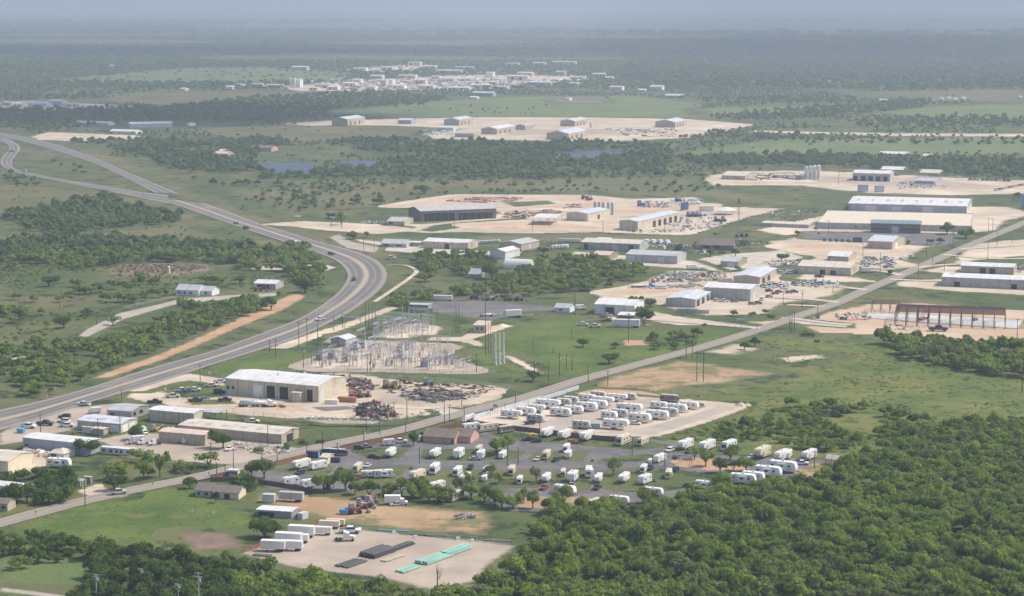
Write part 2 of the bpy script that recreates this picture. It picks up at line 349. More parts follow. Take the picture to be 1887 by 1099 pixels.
def k_container(key, L, col, door=None):
    h = L/2; rib = MB()
    x = -h+.3
    rib.box(-h+.3, h-.3, -1.27, -1.22, .3, 2.55)
    KIND[key] = [('body', MB().box(-h, h, -1.22, 1.22, .12, 2.75).mesh('body', C(col)), None), ('side_panel', rib.mesh('side_panel', C(col)), 0),
        ('door', MB().box(h, h+.05, -1.1, 1.1, .25, 2.6).mesh('door', C(door or col)), 0), ('skid', MB().box(-h+.2, h-.2, -.9, .9, 0, .115).mesh('skid', C('black')), None)]
for L, key, b, t, r, nz in ((9, 'tt_white', 'white', 'dgrey', 'white', 'travel'), (7, 'tt_short', 'white', 'blue', 'white', 'travel'), (10.5, 'fw_white', 'white', 'tan', 'white', 'fifth'),
        (9.5, 'fw_tan', 'cream', 'brown', 'rtan', 'fifth'), (9, 'tt_tan', 'tan', 'maroon', 'rtan', 'travel'), (8, 'tt_grey', 'grey', 'dgrey', 'rwhite', 'travel')):
    k_trailer(key, L, b, t, r, nz)
k_motorhome('mh_tan', 10, 'cream', 'rtan', 'brown'); k_motorhome('mh_white', 9, 'white', 'white', 'blue'); k_motorhome('mh_pink', 9, 'cream', 'rpink', 'maroon')
k_motorhome('mh_brown', 9.5, 'brown', 'rtan', 'tan'); k_motorhome('bus', 12, 'dblue', 'rgrey', 'silver')
for c in ('white', 'silver', 'black', 'red', 'dblue', 'dgrey'): k_car('car_'+c, c); k_pickup('pickup_'+c, c); k_suv('suv_'+c, c)
k_car('car_teal', 'teal'); k_pickup('pickup_maroon', 'maroon'); k_suv('suv_maroon', 'maroon')
k_box_trailer('boxtr', 13, 'white'); k_box_trailer('boxtr_s', 8.5, 'white'); k_box_trailer('boxtr_g', 9, 'grey', True); k_box_trailer('boxtr_c', 10, 'cream')
k_semi('semi_tank', 'white', 'tank', 'silver'); k_semi('semi_flat', 'vblue', 'flat'); k_semi('semi_bob', 'white', None); k_semi('semi_box', 'white', 'box')
k_boxtruck('boxtruck')
k_container('cont_grey', 12, 'grey'); k_container('cont_white', 8, 'white'); k_container('cont_red', 6, 'maroon'); k_container('cont_orange', 10, 'orange'); k_container('cont_teal', 7, 'teal')
k_container('cont_black', 6, 'black'); k_container('cont_blue', 5, 'dblue', 'skyb'); k_container('cont_s', 4, 'silver')
# poles
def k_pole(key, h, arms=1, m='dpole', r=.19, xf=False, lamp=False):
    p = [('pole', MB().cyl((0, 0, 0), (0, 0, h), r, r*.65, 7).mesh('pole', C(m)), None)]
    for i in range(arms):
        z = h-.5-i*1.0; p.append(('crossarm', MB().box(-1.2, 1.2, -.08, .08, z, z+.14).mesh('crossarm', C(m)), 0))
        for x in (-1.1, -.4, .4, 1.1): p.append(('insulator', MB().cyl((x, 0, z+.14), (x, 0, z+.42), .07, .05, 5).mesh('insulator', C('silver')), 0))
    if xf: p.append(('transformer', MB().cyl((.45, 0, h-2.9), (.45, 0, h-1.9), .3, n=9).mesh('transformer', C('silver')), 0))
    if lamp: p.append(('lamp_head', MB().box(-.1, 1.4, -.15, .15, h-.1, h+.06).mesh('lamp_head', C('silver')), 0))
    KIND[key] = p
k_pole('pole', 11); k_pole('polex', 11, 1, xf=True); k_pole('pole0', 16, 0); k_pole('pole2', 12, 2); k_pole('lamp', 10, 0, 'steel', .12, lamp=True)
k_pole('gpole', 12, 2, 'steel', .2, xf=True)
KIND['hframe'] = [('pole', MB().cyl((-1.6, 0, 0), (-1.6, 0, 14), .2, .15, 7).mesh('pole', C('dpole')), None), ('pole', MB().cyl((1.6, 0, 0), (1.6, 0, 14), .2, .15, 7).mesh('pole', C('dpole')), None),
    ('crossarm', MB().box(-3, 3, -.12, .12, 12.6, 12.9).mesh('crossarm', C('dpole')), None), ('brace', MB().cyl((-1.5, .1, 9), (1.5, .1, 12.4), .1).mesh('brace', C('silver')), None)]
KIND['monopole'] = [('shaft', MB().cyl((0, 0, .5), (0, 0, 15), .55, .32, 12).mesh('shaft', mat('galvanised', (.7, .72, .74), .4)), None), ('base_plate', MB().box(-.8, .8, -.8, .8, 0, .5, .15, .15).mesh('base_plate', C('conc')), None)]
# ------------------------------------------------------------ buildings
ANG = R(-22.5); FOOT = []
def frame(xn, yn, xl, xr, a=None):
    a = ANG if a is None else R(a); N = G(xn, yn); u = Vector((cos(a), sin(a), 0)); v = Vector((-sin(a), cos(a), 0))
    if a <= 0:
        L1 = solve(lambda t: PX(N-u*t)[0], 0, 400, xl); L2 = solve(lambda t: PX(N+v*t)[0], 0, 400, xr); c = N-u*(L1/2)+v*(L2/2); end = 1
    else:
        L1 = solve(lambda t: PX(N+u*t)[0], 0, 400, xr); L2 = solve(lambda t: PX(N+v*t)[0], 0, 400, xl); c = N+u*(L1/2)+v*(L2/2); end = -1
    return a, c, L1, L2, end
def bldg(name, label, cat, xn, yn, xl, xr, hp, wall='beige', roof='rwhite', a=None, ridge='u', rise=.07, fd=(), ed=(), group=None, L2=None, spouts=0, over=.35, sky=0, vents=0, hip=False):
    a, c, L1, l2, end = frame(xn, yn, xl, xr, a)
    if L2: 
        v = Vector((-sin(a), cos(a), 0)); c = c+v*((L2-l2)/2)
    else: L2 = l2
    h = max(2.6, hgt(xn, yn, hp)); hx, hy = L1/2, L2/2
    t = thing(name, label, cat, (c.x, c.y, gz(c.x, c.y)), a, group)
    u, v = Vector((cos(a), sin(a), 0)), Vector((-sin(a), cos(a), 0))
    FOOT.append([tuple((c+u*(sx*(hx+1))+v*(sy*(hy+1)))[:2]) for sx, sy in ((-1, -1), (1, -1), (1, 1), (-1, 1))])
    if ridge == 'u': rz = h+hy*2*rise; prof = [(-hy, 0), (hy, 0), (hy, h), (0, rz), (-hy, h)]; wm = MB().prism(prof, -hx, hx, 'x')
    elif ridge == 'v': rz = h+hx*2*rise; prof = [(-hx, 0), (hx, 0), (hx, h), (0, rz), (-hx, h)]; wm = MB().prism(prof, -hy, hy, 'y')
    else: rz = h; wm = MB().box(-hx, hx, -hy, hy, 0, h)
    wl = obj('wall', wm.mesh('wall', C(wall)), t); o = over; g = .04; T = .16
    if ridge == 'u' and not hip:
        dz = (rz-h)/hy*o; pr = [(-hy-o, h-dz+g), (0, rz+g), (hy+o, h-dz+g), (hy+o, h-dz+g+T), (0, rz+g+T), (-hy-o, h-dz+g+T)]; rm = MB().prism(pr, -hx-o, hx+o, 'x')
    elif ridge == 'v' and not hip:
        dz = (rz-h)/hx*o; pr = [(-hx-o, h-dz+g), (0, rz+g), (hx+o, h-dz+g), (hx+o, h-dz+g+T), (0, rz+g+T), (-hx-o, h-dz+g+T)]; rm = MB().prism(pr, -hy-o, hy+o, 'y')
    elif hip:
        k = min(hx, hy)*.95; zz = h+k*.38; rm = MB().box(-hx-.5, hx+.5, -hy-.5, hy+.5, h-.1, zz, k+.4, k+.4)
    else:
        rm = MB().box(-hx+.3, hx-.3, -hy+.3, hy-.3, h, h+.05)
        obj('parapet', MB().box(-hx, hx, -hy, -hy+.3, h, h+.5).box(-hx, hx, hy-.3, hy, h, h+.5).box(-hx, -hx+.3, -hy+.3, hy-.3, h, h+.5).box(hx-.3, hx, -hy+.3, hy-.3, h, h+.5).mesh('parapet', C(wall)), t)
    rf = obj('roof', rm.mesh('roof', C(roof)), t)
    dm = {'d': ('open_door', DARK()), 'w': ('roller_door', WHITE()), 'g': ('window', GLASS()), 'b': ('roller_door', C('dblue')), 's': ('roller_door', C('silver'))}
    for x0, x1, hf, ty in fd:
        z0 = h*.35 if ty == 'g' else .02; X0, X1 = -hx+x0*L1, -hx+x1*L1
        obj(dm[ty][0], MB().box(X0, X1, -hy-.05, -hy+.02, z0, max(h*hf, z0+.8)).mesh(dm[ty][0], dm[ty][1]), t)
        if ty in 'dw' and hp > 12: obj('door_frame', MB().box(X0-.15, X1+.15, -hy-.1, -hy-.01, h*hf, h*hf+.18).mesh('door_frame', C('silver')), t)
    for x0, x1, hf, ty in ed:
        z0 = h*.35 if ty == 'g' else .02; Y0, Y1 = -hy+x0*L2, -hy+x1*L2; e = end*hx
        obj(dm[ty][0], MB().box(min(e-.02*end, e+.05*end), max(e-.02*end, e+.05*end), Y0, Y1, z0, max(h*hf, z0+.8)).mesh(dm[ty][0], dm[ty][1]), t)
    for i in range(spouts):
        x = -hx+L1*(i+1)/(spouts+1); obj('downspout', MB().box(x-.09, x+.09, -hy-.16, -hy-.01, .02, h-.15).mesh('downspout', C('dgrey')), t)
    if spouts and end == 1: obj('corner_trim', MB().box(hx-.15, hx+.06, -hy-.06, -hy+.15, .02, h-.1).mesh('corner_trim', C('dgrey')), t)
    for i in range(sky):
        x = -hx+L1*(i+.5)/sky; zc = h+(rz-h)*.55+g+T
        obj('skylight', MB().add([(x-1.4, -hy*.6, h+(rz-h)*.4+g+T+.03), (x+1.4, -hy*.6, h+(rz-h)*.4+g+T+.03), (x+1.4, -hy*.3, h+(rz-h)*.7+g+T+.03), (x-1.4, -hy*.3, h+(rz-h)*.7+g+T+.03)], [(0, 1, 2, 3)]).mesh('skylight', C('grey')), rf)
    for i in range(vents):
        x = -hx+L1*(i+.6)/(vents+.3); obj('roof_vent', MB().cyl((x, -hy*.25, h+(rz-h)*.75), (x, -hy*.25, rz+.9), .35, .35, 8).mesh('roof_vent', C('silver')), rf)
    return t
def canopy(name, label, xn, yn, xl, xr, hp, roof='rwhite', a=None, nposts=4, post='brown', rise=.12, cat='shelter', group=None, L2=None):
    a, c, L1, l2, end = frame(xn, yn, xl, xr, a); L2 = L2 or l2; h = hgt(xn, yn, hp); hx, hy = L1/2, L2/2
    t = thing(name, label, cat, (c.x, c.y, gz(c.x, c.y)), a, group)
    pr = [(-hy, h), (0, h+hy*rise*2), (hy, h), (hy, h+.18), (0, h+hy*rise*2+.2), (-hy, h+.18)]
    obj('roof', MB().prism(pr, -hx, hx, 'x').mesh('roof', C(roof)), t)
    for i in range(nposts):
        x = -hx+.3+(L1-.6)*i/max(1, nposts-1)
        for y in (-hy+.3, hy-.3): obj('post', MB().box(x-.13, x+.13, y-.13, y+.13, 0, h-.004).mesh('post', C(post)), t)
    return t
def at(kind, name, label, cat, x, y, ang=-22.5, sc=None, group=None, z=None):
    g = G(x, y); return inst(kind, name, label, cat, (g.x, g.y, (gz(g.x, g.y) if z is None else z)), R(ang), group, sc)
# ------------------------------------------------------------ foliage
def leafmat(name, a, b, c, pale):
    m = bpy.data.materials.new(name); m.use_nodes = True; nt = m.node_tree; nt.nodes.remove(nt.nodes['Principled BSDF'])
    P = _pos(nt); col = _mix(nt, a, b, _ramp(nt, _noise(nt, P, .11, 4, .65), .38, .62))
    col = _mix(nt, col, c, _ramp(nt, _noise(nt, P, .06, 4, .75), .50, .62)); col = _mix(nt, col, pale, _ramp(nt, _noise(nt, P, .8, 3, .7), .52, .8))
    d = nt.nodes.new('ShaderNodeBsdfDiffuse'); tr = nt.nodes.new('ShaderNodeBsdfTranslucent'); ms = nt.nodes.new('ShaderNodeMixShader'); ms.inputs[0].default_value = .42
    nt.links.new(col, d.inputs[0]); nt.links.new(col, tr.inputs[0]); nt.links.new(d.outputs[0], ms.inputs[1]); nt.links.new(tr.outputs[0], ms.inputs[2])
    nt.links.new(ms.outputs[0], nt.nodes['Material Output'].inputs[0]); return m
LEAF = leafmat('mesquite_leaves', (.150, .235, .055), (.290, .375, .078), (.185, .21, .09), (.42, .48, .14))
OAK = leafmat('oak_leaves', (.095, .160, .044), (.150, .225, .058), (.09, .125, .05), (.20, .26, .07))
DRY = leafmat('dry_twigs', (.10, .085, .065), (.13, .11, .08), (.08, .07, .05), (.15, .13, .10))
BARK = mat('bark', (.11, .085, .065), .9, .3, 0, 2)
def csph(n):                                               # cube sphere, all quads
    V = []; Q = []
    for ax in range(3):
        for sg in (-1, 1):
            o = len(V); g = np.tan(np.linspace(-pi/4, pi/4, n+1))
            for i in range(n+1):
                for j in range(n+1):
                    p = [0, 0, 0]; p[ax] = sg; p[(ax+1) % 3] = g[i]*sg; p[(ax+2) % 3] = g[j]; p = np.array(p, float); V.append(p/np.linalg.norm(p))
            for i in range(n):
                for j in range(n): Q.append((o+i*(n+1)+j, o+(i+1)*(n+1)+j, o+(i+1)*(n+1)+j+1, o+i*(n+1)+j+1))
    return np.array(V), np.array(Q)
CS = {n: csph(n) for n in (1, 2, 3)}
def crown(seed, nq, qs, lobes=8, flat=.62, core=2, z0=.30, ncore=.78):
    """unit tree: crown radius about 1, crown between z0 and ~1.35"""
    r = np.random.default_rng(seed); Vs = []; Qs = []; off = 0; L = []
    for i in range(lobes):
        a = r.uniform(0, 2*pi); d = r.uniform(.3, .85) if i else 0; L.append((d*cos(a), d*sin(a), z0+.40+r.uniform(-.12, .30)*(1.1-d), r.uniform(.22, .44) if i else .5))
    for x, y, z, rr in L:
        if core:
            V, Q = CS[core]; V = V*(1+.22*r.standard_normal((len(V), 1)).clip(-1.5, 1.5)*.6)*rr*ncore*np.array([1, 1, .8])+np.array([x, y, z]); Vs.append(V); Qs.append(Q+off); off += len(V)
    if nq:
        wts = np.array([l[3]**2 for l in L]); li = r.choice(len(L), nq, p=wts/wts.sum()); La = np.array(L)[li]
        d = r.standard_normal((nq, 3)); d /= np.linalg.norm(d, axis=1)[:, None]; d[:, 2] = np.where(d[:, 2] < -.35, -d[:, 2], d[:, 2])
        c = La[:, :3]+d*La[:, 3:4]*r.uniform(.72, 1.12, (nq, 1))*np.array([1, 1, .85])
        nrm = d+.5*r.standard_normal((nq, 3)); nrm /= np.linalg.norm(nrm, axis=1)[:, None]
        t = np.cross(nrm, r.standard_normal((nq, 3))); t /= np.linalg.norm(t, axis=1)[:, None]; b = np.cross(nrm, t)
        s = qs*r.uniform(.6, 1.4, (nq, 1)); V = np.stack([c-t*s-b*s*.6, c+t*s-b*s*.7, c+t*s*.8+b*s*.7, c-t*s*.7+b*s*.6], 1).reshape(-1, 3)
        Vs.append(V); Qs.append(np.arange(nq*4).reshape(-1, 4)+off)
    V = np.concatenate(Vs); a = .12*np.sin(V[:, 0]*2.3+seed)+.1*np.sin(V[:, 1]*3.1+seed*2); V[:, :2] *= (1+a)[:, None]; V[:, 2] *= 1+.8*a; return V, np.concatenate(Qs)
def trunk(seed, n=4):
    r = random.Random(seed); m = MB(); m.cyl((0, 0, 0), (.03, 0, .30), .075, .055, 7)
    for i in range(n):
        a = 2*pi*i/n+r.uniform(-.4, .4); e = (.42*cos(a), .42*sin(a), .62+r.uniform(0, .15)); k = (.16*cos(a), .16*sin(a), .45); m.cyl((.03, 0, .28), k, .045, .035, 5); m.cyl(k, e, .035, .014, 5)
    return m.mesh('trunk', BARK)
NV = 6
HI = [crown(100+i, 900, .058, 8+i % 4, ncore=.62, z0=.2+.04*(i % 3)) for i in range(NV)]; CRM = [npmesh('crown', *HI[i], LEAF) for i in range(NV)]; CRO = [npmesh('crown', *HI[i], OAK) for i in range(NV)]
TRM = [trunk(50+i) for i in range(NV)]
for i in range(NV):
    KIND[f'mesq{i}'] = [('trunk', TRM[i], None), ('crown', CRM[i], None)]; KIND[f'oak{i}'] = [('trunk', TRM[i], None), ('crown', CRO[i], None)]
SPV = [crown(300+i, 330, .075, 9, z0=.34, ncore=.42) for i in range(3)]                   # airy mesquites
for i in range(3): KIND[f'airy{i}'] = [('trunk', trunk(70+i, 5), None), ('crown', npmesh('crown', *SPV[i], LEAF), None)]
BU = [crown(400+i, 300, .11, 6, z0=-.1) for i in range(3)]
for i in range(3): KIND[f'bush{i}'] = [('stem', MB().cyl((0, 0, 0), (0, 0, .3), .06, .04, 5).cyl((0, 0, .05), (.3, .1, .4), .04, .02, 5).mesh('stem', BARK), None), ('foliage', npmesh('foliage', *BU[i], OAK if i % 2 else LEAF), None)]
def palm():
    m = MB(); t = MB().cyl((0, 0, 0), (.15, 0, 6.2), .28, .2, 8).mesh('trunk', BARK); r = random.Random(3)
    for i in range(26):
        a = r.uniform(0, 2*pi); el = r.uniform(-.7, .9); d = Vector((cos(a)*cos(el), sin(a)*cos(el), sin(el))); s = Vector((-sin(a), cos(a), 0)); c = Vector((.15, 0, 6.2)); p = c+d*1.0; q = c+d*1.8+Vector((0, 0, -.5))
        m.add([c-s*.08, c+s*.08, p+s*.42, p-s*.42, q+s*.15, q-s*.15], [(0, 1, 2, 3), (3, 2, 4, 5)])
    KIND['palm'] = [('trunk', t, None), ('crown', m.mesh('crown', OAK), None)]
palm()
def dead():
    m = MB(); m.cyl((0, 0, 0), (.3, 0, 3), .2, .13, 6); r = random.Random(5)
    for i in range(7):
        z = 1.8+i*.45; a = r.uniform(0, 6.28); e = (.3+1.6*cos(a), 1.4*sin(a), z+1.6); m.cyl((.2, 0, z), e, .09, .03, 5); m.cyl(e, (e[0]+.5*cos(a), e[1]+.5, e[2]+.8), .03, .015, 4)
    m.cyl((.3, 0, 3), (0, .3, 6.5), .13, .03, 5); KIND['dead'] = [('trunk', m.mesh('trunk', BARK), None)]
dead()
LOD = {1: [crown(500+i, 260, .13, 6, core=2) for i in range(6)], 2: [crown(600+i, 60, .2, 5, core=1, ncore=.9) for i in range(6)], 3: [crown(700+i, 12, .3, 3, core=1, ncore=1.0) for i in range(6)]}
LOD[0] = [crown(900+i, 420, .085, 9+i % 4, ncore=.55, z0=.2+.04*(i % 3)) for i in range(8)]
def allmask(P):
    m = np.zeros(len(P), bool)
    for poly in EXCL+FOOT:
        A = np.array(poly); lo, hi = A.min(0)-3, A.max(0)+3
        k = np.where((P[:, 0] > lo[0]) & (P[:, 0] < hi[0]) & (P[:, 1] > lo[1]) & (P[:, 1] < hi[1]))[0]
        if len(k): m[k] |= sdist(P[k], poly) > -2.0
    return m
def vnoise(P, s): return np.array([MN.noise((x*s, y*s, 3.3)) for x, y in P])
def scatter(pts, spacing, keep=1.0, nscale=.012, namt=0.0):
    poly = gpoly(pts); A = np.array(poly); lo, hi = A.min(0), A.max(0)
    xs = np.arange(lo[0], hi[0], spacing); ys = np.arange(lo[1], hi[1], spacing); X, Y = np.meshgrid(xs, ys); P = np.stack([X.ravel(), Y.ravel()], 1)
    P = P+rng.uniform(-.48, .48, P.shape)*spacing; P = P[inpoly(P, poly)]
    k = rng.random(len(P)) < keep
    if namt: 
        nv = vnoise(P, nscale); k &= nv > namt
    P = P[k]; return P[~allmask(P)]
WOOD = []                                                  # (x, y, radius, kind) gathered, nearest become individual trees
def wood(pts, spacing, r0, r1, keep=1.0, kind='tree', **k):
    P = scatter(pts, spacing, keep, **k); rr = rng.uniform(r0, r1, len(P))*rng.choice([.8, 1, 1, 1.2], len(P))
    WOOD.append((P, rr, kind)); return P
FARL = leafmat('distant_leaves', (.135, .210, .070), (.195, .265, .090), (.10, .15, .07), (.22, .28, .10))
def merged(name, P, rr, lod, label, m, zs=1.0, bush=False):
    Vs = []; Qs = []; off = 0; src = LOD[lod] if not bush else [BU[i] for i in range(3)] if lod == 0 else [crown(800+i, 40 if lod == 1 else 8, .22, 4, core=1, z0=-.1) for i in range(4)]
    for i in range(len(P)):
        V, Q = src[i % len(src)]; a = rng.uniform(0, 2*pi); ca, sa = cos(a), sin(a); s = rr[i]; h = s*zs*rng.uniform(.85, 1.15)
        Vs.append(np.stack([(V[:, 0]*ca-V[:, 1]*sa)*s+P[i, 0], (V[:, 0]*sa+V[:, 1]*ca)*s+P[i, 1], V[:, 2]*h], 1)); Qs.append(Q+off); off += len(V)
    if not Vs: return
    return struct(name, npmesh(name, np.concatenate(Vs), np.concatenate(Qs), m), 'stuff', label)
# ------------------------------------------------------------ ground
def ground():
    g = list(np.arange(-5000, 5001, 250)); far = [6000, 7500, 10000, 14000, 20000, 30000, 50000, 80000]
    xs = np.array([-f for f in far[::-1]]+g+far, float); ys = np.array([-600, -250]+[v for v in np.arange(0, 7001, 250)]+[8000, 10000, 13000, 17000, 24000, 35000, 55000, 85000], float)
    X, Y = np.meshgrid(xs, ys); I = np.arange(X.size).reshape(X.shape); Q = np.stack([I[:-1, :-1], I[:-1, 1:], I[1:, 1:], I[1:, :-1]], -1).reshape(-1, 4)
    struct('ground', npmesh('ground', np.stack([X.ravel(), Y.ravel(), 0*X.ravel()], 1), Q, gmat('grass')))
ground()
def PP(s): v = [float(t) for t in s.replace(',', ' ').split()]; return list(zip(v[::2], v[1::2]))
